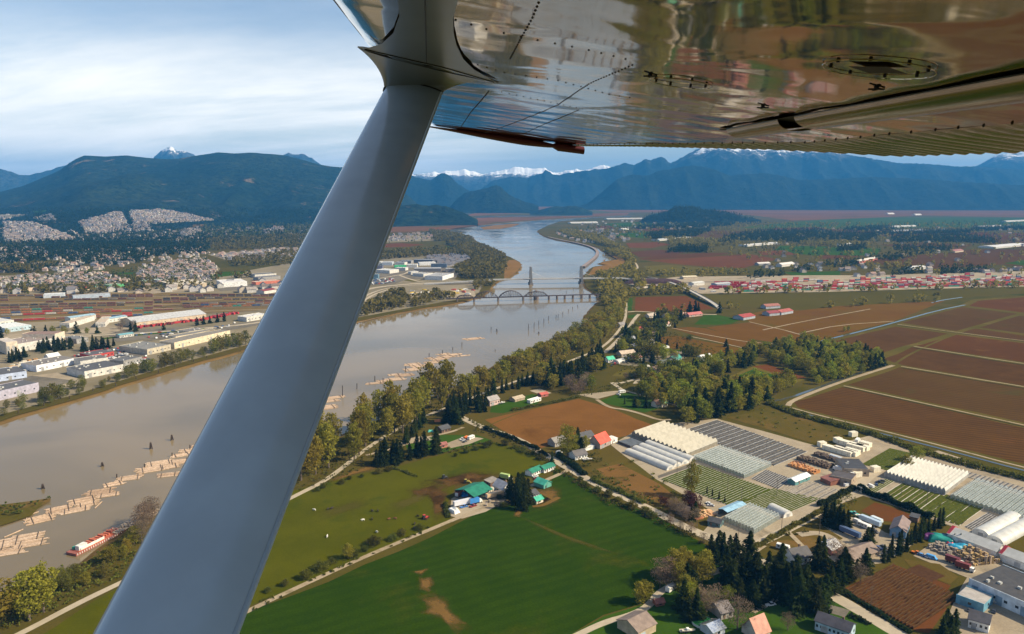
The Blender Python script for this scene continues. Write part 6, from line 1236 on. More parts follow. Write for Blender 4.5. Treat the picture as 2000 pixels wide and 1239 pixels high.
# bottom edge
B('tan_barn', 'tan barn with brown metal roof beside the curved driveway', (1246, 1252), (1281, 1234), 13, 4.2, 7.0, (.42, .33, .22), (.22, .165, .135), win=(0, 0), cat='barn', doorc=(.35, .42, .48)); B('metal_shed', 'small shed with bright silver metal roof by the round pool', (1392, 1248), (1416, 1238), 8, 3.0, 5.0, (.40, .44, .48), mt((.62, .66, .70), .25, .8), win=(1, 1), cat='shed'); B('rust_barn', 'steep barn with salmon red roof at the bottom edge', (1478, 1254), (1504, 1243), 9, 3.0, 9.0, (.40, .36, .32), (.44, .20, .14), win=(1, 1), cat='barn')
B('long_house', 'long pale blue house with dark roof at the bottom edge', (1591, 1230), (1658, 1254), 9, 4.6, 7.0, (.36, .46, .54), (.065, .062, .075), win=(8, 2), cat='house', chimney=True); B('grey_house', 'grey roofed house under the bare tree by the pool', (1408, 1212), (1432, 1206), 10, 3.4, 6.0, (.35, .32, .30), (.16, .14, .14), win=(2, 1), cat='house'); B('play_hut', 'small rust red hut beside the curved driveway', (1282, 1186), (1298, 1183), 4, 1.8, 3.0, (.25, .09, .05), (.20, .07, .05), win=(1, 0), door=0, cat='hut')
car('white camper at the end of the curved driveway', (1311, 1153), .8, WHITE, 'camper'); car('cream boat lying on the lawn by the round pool', (1343, 1236), .1, CREAM, 'boat'); car('white pickup parked under the great dark grove', (1505, 1183), .3, WHITE, 'pickup'); car('white camper parked beside the dirt ring', (1529, 1073), -.6, WHITE, 'camper')
t = thing('swimming_pool', 'round green swimming pool on the lawn beside the silver shed', 'pool', G(1372, 1218)); MB().tube([(0, 0, -.1), (0, 0, 1.2)], [5.0, 5.0], 32, False).tube([(0, 0, -.1), (0, 0, 1.2)], [4.85, 4.85], 32, False).build('rim', mt((.55, .57, .55)), t); MB().tube([(0, 0, .2), (0, 0, 1.05)], [4.84, 4.84], 32).build('pool_water', mt((.03, .16, .05), .1), t); MB().box(5.6, .6, .9, 3, 4, .15).box(4.6, -1, 0, .15, .15, .9).box(6.9, 2.2, 0, .15, .15, .9).build('deck', mt((.3, .25, .2)), t)
# ------------------------------------------------------------------ river: log rafts, mooring posts, barge, bridges
logm = [plain('log_pale_%d' % i, c, .8, 0, .2, .3, .9) for i, c in enumerate(((.42, .30, .21), (.33, .23, .16), (.47, .35, .26)))]
def raft(label, px, ln, wd, deg, group, nl=None):
    wd *= 1.4; ln *= 1.12
    t = thing('log_raft', label, 'log raft', G(*px, -2), R(deg), group); n = nl or max(4, int(wd / 1.15)); q = random.Random(int(px[0] * 5 + px[1])); mb = MB()
    for i in range(n):
        y = -wd / 2 + (i + .5) * wd / n; mb.k = q.randrange(3); l2 = ln * q.uniform(.78, 1.0); o = q.uniform(-.08, .08) * ln; a = q.uniform(-.02, .02) * ln
        mb.tube([(o - l2 / 2, y - a, .12), (o + l2 / 2, y + a, .12)], [q.uniform(.30, .46), q.uniform(.24, .34)], 6)
    mb.build('floating_logs', logm, t); b = MB()
    for s in (-.28, .3): b.tube([(s * ln, -wd / 2 - .3, .55), (s * ln + .3, wd / 2 + .3, .55)], .2, 5)
    b.build('boom_stick', M['bark'], t); return t
g1, g2 = 'rafts in the near log boom', 'rafts in the midstream log boom'
for i, (x, y, ln, wd, dg) in enumerate(((296, 917, 19, 9, 30), (312, 905, 19, 8, 30), (330, 912, 14, 7, 30), (354, 889, 14, 6, 35), (350, 902, 16, 8, 28), (328, 928, 14, 6, 22), (253, 934, 16, 7, 24), (221, 946, 13, 6, 38), (196, 961, 18, 8, 26), (212, 967, 14, 5, 26), (163, 978, 17, 8, 36), (170, 986, 12, 5, 34), (146, 997, 18, 6, 30), (116, 996, 15, 9, 34), (80, 1014, 15, 9, 40), (53, 1050, 16, 8, 28), (60, 1062, 17, 7, 26), (12, 1061, 15, 9, 30), (18, 1078, 16, 7, 24), (-15, 1070, 15, 10, 30), (375, 880, 16, 8, 30), (395, 872, 15, 8, 28))):
    raft('square raft of pale cut logs in the long near boom below the far shore', (x, y), ln, wd, dg, g1)
for i, (x, y, ln, wd, dg) in enumerate(((885, 693, 18, 7, 30), (872, 697, 18, 8, 30), (858, 701, 18, 8, 30), (866, 692, 14, 5, 34), (845, 708, 17, 8, 26), (830, 714, 17, 8, 26), (838, 700, 10, 4, 30), (818, 715, 16, 10, 30), (806, 722, 17, 9, 26), (806, 712, 16, 8, 30), (790, 733, 18, 9, 22), (772, 741, 18, 9, 20), (770, 732, 12, 5, 30), (752, 744, 15, 5, 20), (732, 749, 16, 5, 18))):
    raft('raft of short pale logs in the staggered midstream boom', (x, y), ln * 1.15, wd, dg, g2)
for p, ln, wd, lab in (((924, 662), 26, 9, 'lone loose raft of logs upstream of the midstream boom'), ((651, 777), 22, 6, 'narrow log raft at the right edge of the strut'), ((638, 796), 18, 10, 'log raft half hidden behind the strut edge'), ((640, 784), 20, 6, 'thin log raft between two others by the strut edge'), ((905, 695), 16, 4, 'dark waterlogged raft at the upstream tip of the boom')): raft(lab, p, ln, wd, 28, 'outlying log rafts')
bs = MB()
for a, b in (((20, 1018), (75, 1000)), ((8, 1050), (45, 1034)), ((48, 1023), (52, 1012)), ((185, 993), (199, 980))):
    t = thing('boom_log', 'single long boom log drifting by the grassy islet', 'log', (0, 0, 0), 0, 'boom logs by the islet'); MB().tube([G(*a, -1.8), G(*b, -1.8)], .35, 6).build('floating_log', logm[0], t)
def post(px, h, label, group, n=1):
    t = thing('mooring_post', label, 'post', G(*px, -2), 0, group); mb = MB()
    for i in range(n): a = i * 2.1; mb.tube([(1.3 * math.cos(a) * (n > 1), 1.3 * math.sin(a) * (n > 1), -1), (.25 * math.cos(a), .25 * math.sin(a), h)], .42, 7)
    mb.build('pile', mt((.055, .04, .032), .9), t)
for p, h, n in (((84, 955), 4.5, 3), ((200, 911), 4, 3), ((295, 877), 7, 3), ((336, 860), 6, 3), ((228, 934), 4, 1), ((282, 914), 4, 1), ((336, 892), 4, 1), ((371, 878), 5, 1)): post(p, h * .75, 'dark mooring dolphin standing along the near log boom', 'mooring dolphins by the near boom', n)
for p, h, n in (((959, 645), 5, 1), ((970, 648), 4, 3), ((1032, 645), 9, 1), ((1043, 640), 8, 1), ((1052, 635), 7, 1), ((1062, 631), 7, 1), ((1071, 625), 6, 1), ((1086, 621), 5, 1), ((1090, 620), 5, 1), ((1099, 615), 5, 1), ((1052, 652), 3, 3), ((1110, 609), 4, 1), ((1118, 604), 4, 1), ((1128, 600), 4, 1)): post(p, h, 'dark pile in the slanting line of piles below the rail bridge', 'piles below the rail bridge', n)
for p, h in (((902, 676), 5), ((884, 684), 4), ((864, 692), 5), ((838, 698), 5), ((792, 726), 6), ((732, 745), 6), ((697, 760), 6), ((669, 774), 11), ((748, 748), 5), ((967, 686), 2), ((1106, 572), 4), ((1120, 566), 4), ((1140, 572), 4), ((1095, 566), 3)): post(p, h, 'dark pile standing in open water around the midstream boom', 'piles around the midstream boom')
for p in ((310, 732), (342, 720), (378, 710), (226, 757), (182, 768), (136, 783), (86, 797), (36, 812), (404, 703), (266, 744)): post(p, 5, 'dark pile standing close to the far industrial shore', 'piles along the industrial shore')
t = thing('barge', 'long red decked barge moored at the near bank', 'barge', (G(150, 1080, -2) + G(226, 1042, -2)) / 2, ang((150, 1080), (226, 1042)))
MB().prism([(-17, .2), (-15.5, -.6), (16, -.6), (18, 1.0), (18, 1.6), (-17, 1.5)], -3.8, 3.8).build('hull', mt((.26, .09, .07)), t)
MB().box(1, 0, 1.55, 31, 7.2, .2).build('deck', mt((.42, .11, .06)), t); d_ = MB()
for i in range(12): d_.box(-8 + i * 2, 1, 1.75, 1.1, 4.4, .9 + .5 * (i % 3 == 0))
d_.build('deck_cargo', mt((.46, .13, .07)), t)
MB().box(-11, -1, 1.75, 5.5, 3, 2.6).box(-5, -2.6, 1.75, 16, .5, 1.4).build('cabin', mt((.62, .60, .56)), t)
for i in range(3): panel('crate', t, -13 + i * 2.6, 2, 1.75, 1.7, 1.7, 1.5, mt((.04, .30, .22)))
fl = MB()
for k in range(22): fl.box(-16 + k * 1.5, -3.85, .4, .35, .12, 1.1)
fl.build('fender', mt(WHITE), t)
pile('wharf', 'decayed pale timber wharf behind the red barge', (268, 1018), 36, 7, 1.6, mt((.42, .33, .24)), ang((228, 1034), (308, 996)), 'wharf', kind='heap', col2=(.33, .25, .18))
t = thing('breakwater', 'curved timber breakwater running out from the right bank', 'breakwater'); mb = MB(); pr = None
for q_ in smooth_line([G(*p, -2) for p in ((1070, 464), (1100, 471), (1127, 476), (1150, 482), (1163, 488), (1168, 495), (1163, 504), (1152, 513), (1139, 523))], 2):
    cur = q_
    if pr is not None:
        d = (cur - pr).normalized(); n_ = Vector((-d.y, d.x, 0)) * 5
        for k in range(2): mb.poly(tuple(pr + n_ * (1, -1)[k]), tuple(cur + n_ * (1, -1)[k]), tuple(cur + n_ * (1, -1)[k] + Vector((0, 0, 3.6))), tuple(pr + n_ * (1, -1)[k] + Vector((0, 0, 3.6))))
        mb.k = 1; mb.poly(tuple(pr + n_ + Vector((0, 0, 3.4))), tuple(cur + n_ + Vector((0, 0, 3.4))), tuple(cur - n_ + Vector((0, 0, 3.4))), tuple(pr - n_ + Vector((0, 0, 3.4)))); mb.k = 0
    pr = cur
mb.build('timber_wall', [mt((.10, .08, .07)), mt((.26, .20, .17))], t)
# cable-stayed road bridge
T1, T2 = G(1036.5, 555, -2), G(1135, 553.7, -2); dv = (T2 - T1).normalized(); nv_ = Vector((-dv.y, dv.x, 0)); sp_ = (T2 - T1).length
t = thing('road_bridge', 'cable stayed road bridge with two pale towers across the river', 'bridge'); DZ = 11.0
def dk_(s, z=DZ): return T1 + dv * s + Vector((0, 0, z + 2 - 2))
mb = MB()
def zdk(s): return DZ + 1.2 * math.sin(max(0, min(1, (s + 110) / (sp_ + 220))) * math.pi) - (0 if -90 < s < sp_ + 90 else ((abs(s + 90) if s < 0 else s - sp_ - 90) * .055))
ss = [-235 + i * 12 for i in range(int((sp_ + 470) / 12) + 1)]
for a, b in zip(ss, ss[1:]):
    p, q = dk_(a, max(.5, zdk(a))), dk_(b, max(.5, zdk(b))); w1 = nv_ * 7
    for z0, k in ((0, 0), (-2.0, 1)):
        mb.poly(tuple(p + w1 + Vector((0, 0, z0))), tuple(p - w1 + Vector((0, 0, z0))), tuple(q - w1 + Vector((0, 0, z0))), tuple(q + w1 + Vector((0, 0, z0))))
    for s in (1, -1): mb.poly(tuple(p + w1 * s), tuple(q + w1 * s), tuple(q + w1 * s - Vector((0, 0, 2.0))), tuple(p + w1 * s - Vector((0, 0, 2.0))))
mb.build('deck', mt((.36, .35, .33)), t)
mb = MB()
for s in (1, -1): mb.tube([dk_(a, max(.5, zdk(a)) + 1.0) + nv_ * 6.8 * s for a in ss], .14, 4)
mb.build('railing', mt(GREY), t)
for Tn, nm in ((0, 'a'), (sp_, 'b')):
    mb = MB()
    for s in (1, -1): c = T1 + dv * Tn + nv_ * 9.4 * s; mb.tube([c, c + Vector((0, 0, 13)), c + Vector((0, 0, 38)) - nv_ * 1.5 * s], [3.6, 3.3, 2.4], 4)
    tw = mb.build('tower', mt((.24, .235, .23)), t); c = T1 + dv * Tn; rz_ = math.atan2(nv_.y, nv_.x)
    MB().box(c.x, c.y, 8.0, 20, 2.6, 2.0, rz_).build('crossbeam', mt((.38, .38, .38)), tw); MB().box(c.x, c.y, -3, 26, 8, 4.2, rz_).build('pier_base', mt((.20, .18, .17)), tw)
    for s in (1, -1):
        top = c + nv_ * 8 * s + Vector((0, 0, 35))
        for k in range(1, 8):
            cb = MB()
            for sg in (1, -1): cb.tube([top - Vector((0, 0, k * 1.1)), dk_(Tn + sg * k * 5.4, zdk(Tn + sg * k * 5.4) + .2) + nv_ * 7.2 * s], .06, 3)
            cb.build('stay_cable', mt((.5, .5, .5)), t)
for s in (-95, -135, sp_ + 90): c = dk_(s, 0); MB().box(c.x, c.y, -4, 12, 2, max(1, zdk(s) + 2.2), rz_).build('pier', mt((.30, .29, .27)), t)
# rail bridge: arched trusses, swing span, plate girders on piers
t = thing('rail_bridge', 'dark steel railway bridge with arched trusses and swing span', 'bridge'); st = mt((.060, .042, .040), .7); RZ = 4.6
E0_, E1_ = G(880, 591.5, -2), G(1180, 582, -2); rv = (E1_ - E0_).normalized(); rn = Vector((-rv.y, rv.x, 0)); rzz = math.atan2(rv.y, rv.x)
def rs(px):
    lo, hi = -200.0, 700.0
    for _ in range(40):
        m_ = (lo + hi) / 2; q = E0_ + rv * m_
        if P(q.x, q.y, RZ)[0] < px: lo = m_
        else: hi = m_
    return lo
def rp(s, z, off=0.0): return E0_ + rv * s + rn * off + Vector((0, 0, z + 2 - 2 + 2))
s0, s1 = rs(872), rs(1182); c = rp((s0 + s1) / 2, RZ - 2); MB().box(c.x, c.y, RZ, s1 - s0, 5.4, 1.5, rzz).build('girder_deck', st, t)
for a, b, h, kd in ((891, 926, 6.5, 0), (926, 973, 12.5, 1), (974, 1021, 12.5, 1), (1023, 1071, 9.5, 2)):
    A_, B_ = rs(a), rs(b); n = 10; mb = MB()
    for off in (2.6, -2.6):
        tp = []
        for i in range(n + 1):
            f = i / n; z = RZ + h * {0: min(1, f * 4, (1 - f) * 4) ** .6, 1: math.sin(math.pi * f) ** .7 if 0 < f < 1 else 0, 2: min(1, f * 5, (1 - f) * 5) * (.72 + .28 * (1 - abs(2 * f - 1)))}[kd]
            tp.append(rp(A_ + (B_ - A_) * f, z, off))
        mb.tube(tp, .55, 4)
        for i in range(1, n): mb.tube([rp(A_ + (B_ - A_) * i / n, RZ, off), tp[i]], .28, 4); mb.tube([rp(A_ + (B_ - A_) * (i + (1 if i < n / 2 else -1)) / n, RZ, off), tp[i]], .24, 4)
    mb.build('truss', st, t)
for px in (893, 926, 973, 1022, 1072, 1088, 1103, 1119, 1136, 1152, 1167): c = rp(rs(px), 0); MB().box(c.x, c.y, -3, 2.4, 6.5, RZ + 3, rzz).build('pier', mt((.16, .13, .12)), t)
c = rp(rs(1047), 0); MB().tube([(c.x, c.y, -3), (c.x, c.y, RZ)], 5, 12).build('swing_pier', mt((.14, .11, .10)), t); MB().box(c.x, c.y, RZ + 8, 4, 4, 4, rzz).build('bridge_cabin', mt((.2, .16, .14)), t)
t = thing('overpass', 'pale concrete road ramp crossing the tracks by the container yard', 'overpass'); mb = MB(); pts = smooth_line([G(1262, 541, 0), G(1290, 545, 4), G(1335, 561, 6), G(1372, 580, 6), G(1396, 594, 3), G(1406, 603, .2)], 2)
for a, b in zip(pts, pts[1:]):
    d = (b - a).normalized(); n_ = Vector((-d.y, d.x, 0)).normalized() * 4.5; dn = Vector((0, 0, 1.3)); mb.k = 0; mb.poly(tuple(a + n_), tuple(a - n_), tuple(b - n_), tuple(b + n_)); mb.k = 1
    for s in (1, -1): e = n_ * s; mb.poly(tuple(a + e + Vector((0, 0, .9))), tuple(b + e + Vector((0, 0, .9))), tuple(b + e - dn), tuple(a + e - dn))
mb.build('deck', [mt((.44, .40, .34)), mt((.26, .24, .21))], t)
for p in pts[3:-3:2]:
    if p.z > 2: MB().box(p.x, p.y, -.2, 1.4, 6, p.z - 1, .5).build('pier', mt((.24, .22, .2)), t)
pile('chip_mound', 'long dark maroon mound of wood chips behind the road bridge', (1277, 553), 130, 42, 11, mt((.060, .028, .028), .95, 0, .4), -.1, 'mound', kind='tarp')
pile('sand_mound', 'pale mound of sand and rubble in front of the dark chips', (1250, 563), 34, 14, 4, mt((.42, .34, .24), .95), .1, 'mound', kind='tarp')
# ------------------------------------------------------------------ containers, wagons
CCOL = {'red': (.42, .035, .035), 'crimson': (.33, .03, .045), 'white': (.52, .48, .44), 'green': (.04, .22, .16), 'orange': (.48, .13, .05), 'maroon': (.20, .03, .035), 'blue': (.05, .11, .20), 'grey': (.30, .28, .26)}
def cont_mb(L_=12.2):
    mb = MB(); n = 10; pr = [(-1.22, .12), (1.22, .12), (1.22, 2.55), (-1.22, 2.55)]
    for i in range(n): s = .05 if i % 2 else 0; x = -L_ / 2 + i * L_ / n; mb.box(x + L_ / n / 2, 0, .1, L_ / n, 2.44 - s * 2, 2.5)
    for a in (-1, 1):
        for b in (-1, 1): mb.box(a * (L_ / 2 - .08), b * 1.18, 0, .18, .16, 2.62)
    return mb
CPR = {k: cont_mb().mesh('container_' + k, mt(c, .5)) for k, c in CCOL.items()}
def container(k, loc, rz, label, group): o = link('shipping_container', CPR[k]); o.location = loc; o.rotation_euler = (0, 0, rz); o.scale = (1, 1.15, 1.1); tag(o, label, 'container', group)
far_c = []; nC = 0; wts = ['red'] * 5 + ['crimson'] * 3 + ['white'] * 5 + ['maroon'] * 2 + ['orange', 'grey', 'grey', 'blue', 'green']
for r_ in range(12):
    f = r_ / 11
    ln = [(1436 + 30 * f, 571 - 20 * f), (1700, 563.5 - 18 * f), (2040, 556.5 - 21 * f)]
    a3 = [G(*p) for p in ln]
    for a, b in zip(a3, a3[1:]):
        n = int((b - a).length / 12.9); an = math.atan2(b.y - a.y, b.x - a.x); gap = 0
        for i in range(n):
            if gap > 0: gap -= 1; continue
            if rng.random() < .07 + .18 * f: gap = rng.randrange(1, 7 if f > .3 else 3); continue
            p = a.lerp(b, (i + .5) / n); hgt = rng.choice((1, 1, 2, 2, 3)) if r_ else 1
            for z in range(hgt):
                k = rng.choice(wts) if r_ else rng.choice(('green', 'green', 'white', 'red', 'green', 'maroon'))
                loc = Vector((p.x, p.y, .1 + z * 2.88))
                if nC < 188: container(k, loc, an, {'green': 'green', 'white': 'whitish', 'blue': 'dark blue', 'grey': 'grey', 'orange': 'orange'}.get(k, 'red') + ' shipping container in the front stacks of the long yard', 'containers in the long yard'); nC += 1
                else: far_c.append((k, loc, an))
for i in range(16):
    for z in range(2): container('red' if i % 3 else 'crimson', Vector((*(G(1392 + i * 4.2, 563 - (i % 3) * 4)[:2]), .1 + z * 2.88)), 0.0, 'red shipping container in the block at the near end of the yard', 'red block at the yard end')
def merge(items, protos, name, mats_of, label=None):
    """many distant repeats as one object"""
    V, Fq, MI, off, mats = [], [], [], 0, []
    for k, loc, an, sc_ in items:
        me = protos[k]; n = len(me.vertices); co_ = np.empty(n * 3, np.float32); me.vertices.foreach_get('co', co_); co_ = co_.reshape(-1, 3) * np.array(sc_ if hasattr(sc_, '__len__') else (sc_,) * 3)
        c, s = math.cos(an), math.sin(an); X = np.stack([co_[:, 0] * c - co_[:, 1] * s + loc[0], co_[:, 0] * s + co_[:, 1] * c + loc[1], co_[:, 2] + loc[2]], 1)
        q = np.array([list(p.vertices) for p in me.polygons]) if k not in _pc else _pc[k]; _pc[k] = q
        m = me.materials[0]; 
        if m not in mats: mats.append(m)
        mi = [mats.index(m)] * len(q)
        if len(me.materials) > 1:
            m2 = me.materials[1]
            if m2 not in mats: mats.append(m2)
            pi = np.empty(len(q), np.int32); me.polygons.foreach_get('material_index', pi); mi = list(np.where(pi == 1, mats.index(m2), mats.index(m)))
        V.append(X); Fq.append(q + off); MI += mi; off += n
    o = link(name, np_mesh(name, np.concatenate(V), np.concatenate(Fq), mats, MI)); tag(o, label, None, None, 'stuff'); return o
_pc = {}
merge([(k, l, a, (1, 1.15, 1.1)) for k, l, a in far_c], CPR, 'container_stacks', None)
def wagon_mesh(col, kind):
    mb = MB()
    if kind == 'tank': mb.tube([(-6, 0, 2.4), (6, 0, 2.4)], 1.5, 10); mb.box(0, 0, .7, 13, 1.6, .5); mb.box(0, 0, 3.8, 1.4, 1.2, .5)
    elif kind == 'hopper': mb.prism([(-6.8, 1.0), (6.8, 1.0), (7.0, 3.6), (-7.0, 3.6)], -1.5, 1.5); mb.box(0, 0, 3.6, 13, 1.2, .25)
    elif kind == 'flat': mb.box(0, 0, .9, 15, 2.8, .5); mb.box(-3.6, 0, 1.4, 6, 2.5, 2.5); mb.box(3.4, 0, 1.4, 6, 2.5, 2.5)
    else: mb.box(0, 0, .9, 14.5, 3.0, 3.2); mb.box(0, 0, 4.1, 14.4, 2.2, .25); mb.box(0, 0, 1.0, 2.6, 3.1, 2.8)
    for x in (-5, 5):
        for s in (-1, 1): mb.tube([(x - .9, s * .8, .45), (x - .9, s * .95, .45)], .45, 8); mb.tube([(x + .9, s * .8, .45), (x + .9, s * .95, .45)], .45, 8)
    return mb.mesh('freight_car', mt(col, .7))
WG = [wagon_mesh(c, k) for c, k in (((.16, .07, .05), 'box'), ((.07, .06, .055), 'tank'), ((.26, .23, .20), 'hopper'), ((.34, .14, .06), 'flat'), ((.06, .10, .20), 'flat'), ((.22, .10, .07), 'hopper'), ((.46, .42, .36), 'box'), ((.05, .22, .17), 'flat'), ((.40, .05, .04), 'box'), ((.12, .10, .09), 'hopper'))]
WN = ['brown', 'black', 'grey', 'orange', 'blue', 'rust brown', 'pale', 'green', 'red', 'dark grey']; nW = 0
for k, (a, b) in enumerate(((579, 577), (583, 579), (588, 582), (593, 584), (598, 587), (603, 590), (608, 592), (613, 595), (618, 597), (624, 601), (629, 604))):
    ln = smooth_line([G(-60, a + .5), G(0, a), G(300, (a + b) / 2 - .5), G(620, b)], 0)
    for u, v in zip(ln, ln[1:]):
        n = int((v - u).length / 15.6); an = math.atan2(v.y - u.y, v.x - u.x); run = rng.random() < .8
        for i in range(n):
            if rng.random() < (.08 if run else .3): run = not run
            if not run or (k > 7 and P(*u.lerp(v, i / n))[0] > 330 - (k - 8) * 30): continue
            j = rng.choice((0, 0, 1, 1, 5, 5, 2, 9, 9)) if k < 6 else rng.choice((3, 3, 4, 6, 8, 7, 0, 2, 5)); p = u.lerp(v, (i + .5) / n); nW += 1
            o = link('freight_car', WG[j]); o.location = (p.x, p.y, .15); o.rotation_euler = (0, 0, an); o.scale = (1, .8, .72); tag(o, WN[j] + ' freight car in the ' + ('upper' if k < 6 else 'lower') + ' tracks of the rail yard', 'freight car', 'freight cars in the rail yard')
for a, b, n, sk in (((266, 641), (400, 625), 26, 1), ((280, 621), (350, 618), 20, 1), ((402, 624), (462, 612), 18, 1), ((285, 624), (345, 621), 14, 1)):
    u, v = G(*a), G(*b)
    for i in range(n):
        for z in range(sk): container(rng.choice(('red', 'red', 'red', 'crimson', 'maroon')), u.lerp(v, i / n) + Vector((rng.uniform(-3, 3), rng.uniform(-3, 3), .1 + 2.88 * z)), math.atan2(v.y - u.y, v.x - u.x) + rng.choice((0, 1.57)), 'red container stacked around the long grey rail warehouse', 'red containers by the rail warehouse')
# ------------------------------------------------------------------ left bank: warehouses, yards, suburbs, woods
PB, GR, DR, BE = (.54, .52, .48), (.26, .25, .24), (.085, .08, .078), (.48, .39, .28)
LBD = [('long grey arched rail warehouse beside the red containers', (262, 641), (403, 623), 48, 8, 13, BE, (.44, .44, .44), 'gable'), ('beige depot block standing side on to the rail yard', (117, 641), (136, 641), 70, 7, 7, PB, (.50, .40, .29), 'flat'), ('white shed with pale blue roof behind the beige depot', (138, 630), (188, 623), 16, 7, 8, PB, (.30, .44, .52), 'gable'),
       ('second beige depot block beside the truck yard', (187, 640), (206, 639), 60, 7, 7, PB, (.50, .40, .29), 'flat'), ('white and blue loading dock behind the second beige depot', (206, 632), (249, 625), 14, 6, 7, PB, (.28, .42, .50), 'gable'), ('white flat warehouse by the tracks, upper of the pair at the left edge', (-30, 641), (28, 633), 40, 6, 6, PB, (.55, .53, .50), 'flat'),
       ('wide white warehouse by the tracks, lower of the pair at the left edge', (12, 650), (62, 643), 45, 6, 6, (.36, .46, .52), (.66, .66, .64), 'flat'), ('cream tower block with blue windows at the left end of the long plant', (14, 693), (36, 690), 36, 15, 15, (.56, .48, .38), (.50, .44, .38), 'flat'), ('long white plant with brown grey roof behind dark conifers', (36, 688), (110, 675), 42, 10, 11, PB, (.28, .22, .19), 'flat'),
       ('brown striped end block of the long white plant', (109, 675), (128, 669), 44, 15, 15, (.56, .48, .38), (.24, .15, .11), 'flat'), ('long low white warehouse with brown roof above the pallet yard', (72, 727), (151, 711), 30, 7, 7.6, (.66, .66, .68), (.19, .165, .14), 'flat'), ('white warehouse with dark roof, rear of the shoreline pair', (158, 720), (212, 712), 24, 8, 8.6, PB, (.13, .12, .11), 'flat'),
       ('long white warehouse with dark roof, front of the shoreline pair', (166, 740), (242, 725), 38, 7.5, 8.2, PB, DR, 'flat'), ('white and blue walled warehouse with dark roof at the left edge', (-40, 752), (53, 738), 36, 7, 7.6, (.40, .46, .60), DR, 'flat'), ('dark roofed apartment row with many windows at the left shore', (-40, 792), (77, 765), 26, 9, 10, (.36, .34, .42), (.10, .095, .095), 'flat'),
       ('grey roofed factory with dark glass front by the car lot', (288, 694), (334, 684), 52, 7, 7.6, (.44, .39, .30), (.20, .19, .17), 'flat'), ('long beige walled factory, front of the stepped row', (341, 682), (450, 657), 26, 8, 8, (.58, .50, .36), (.22, .19, .15), 'flat'), ('long beige walled factory, middle of the stepped row', (344, 670), (432, 655), 18, 8, 8, (.58, .50, .36), (.20, .18, .15), 'flat'), ('short beige walled factory, rear of the stepped row', (370, 660), (400, 655), 26, 8, 9, (.58, .50, .36), (.18, .16, .14), 'flat'),
       ('small white warehouse beside the strut below the rail yard', (482, 629), (524, 622), 22, 7, 8, PB, (.60, .58, .55), 'flat'), ('teal roofed station beside the road', (234, 661), (262, 657), 12, 4, 5, PB, (.16, .34, .38), 'gable'), ('dark car showroom with red fascia', (178, 703), (223, 695), 26, 5, 6, (.40, .05, .04), (.10, .09, .09), 'flat'), ('white fabric tent in the pallet yard', (97, 706), (119, 702), 12, 4, 8, (.66, .65, .62), (.66, .65, .62), 'gable'), ('flat grey office behind the car showroom', (150, 672), (173, 668), 30, 6, 7, GR, (.16, .155, .15), 'flat'),
       ('dark low building between car lot and shore trees', (242, 716), (278, 707), 22, 6, 7, GR, (.12, .115, .11), 'flat'), ('white engine shed at the top of the rail yard', (85, 583), (126, 581), 16, 7, 7, (.5, .55, .6), (.62, .62, .62), 'flat'), ('grey engine shed at the top of the rail yard', (143, 585), (216, 580), 16, 6, 6, (.36, .42, .5), (.35, .34, .33), 'flat'), ('huge cream roofed warehouse below the suburb', (341, 565), (404, 560), 90, 8, 8, BE, (.62, .54, .42), 'flat'), ('huge white walled warehouse with red roofed offices behind', (434, 562), (483, 559), 60, 10, 10, (.68, .67, .65), (.64, .61, .57), 'flat'),
       ('dark roofed shed in the group beside the strut, upper', (498, 543), (540, 540), 30, 7, 7, PB, DR, 'flat'), ('dark roofed shed in the group beside the strut, lower', (505, 549), (548, 545), 24, 7, 7, GR, (.13, .12, .13), 'flat'), ('tan strip of shops with red stripe beside the strut', (500, 557), (548, 553), 22, 6, 6, (.46, .14, .09), (.50, .40, .30), 'flat'), ('maroon roofed hall at the rail yard corner by the strut', (516, 575), (540, 571), 20, 6, 8, PB, (.22, .05, .045), 'gable'), ('long roof with bright green edge below the suburb', (212, 563), (258, 559), 20, 6, 7, (.10, .36, .14), (.24, .24, .22), 'flat'), ('pale green roofed school among trees', (281, 555), (314, 552), 22, 6, 7, PB, (.36, .46, .38), 'gable'),
       ('red roofed shop above the rail yard', (160, 568), (180, 566), 18, 5, 8, BE, (.44, .07, .05), 'gable'), ('teal roofed shop above the rail yard', (181, 566), (199, 564), 16, 5, 8, PB, (.14, .40, .36), 'gable'), ('long tan strip mall above the rail yard', (38, 571), (98, 565), 18, 6, 6, (.52, .40, .30), (.48, .38, .30), 'flat'), ('orange fronted store at the left edge above the rail yard', (-20, 570), (24, 567), 20, 6, 6, (.50, .16, .06), (.48, .44, .38), 'flat')]
q5 = lambda x, y: (690 + x / 6.194, 420 + y / 6.194)
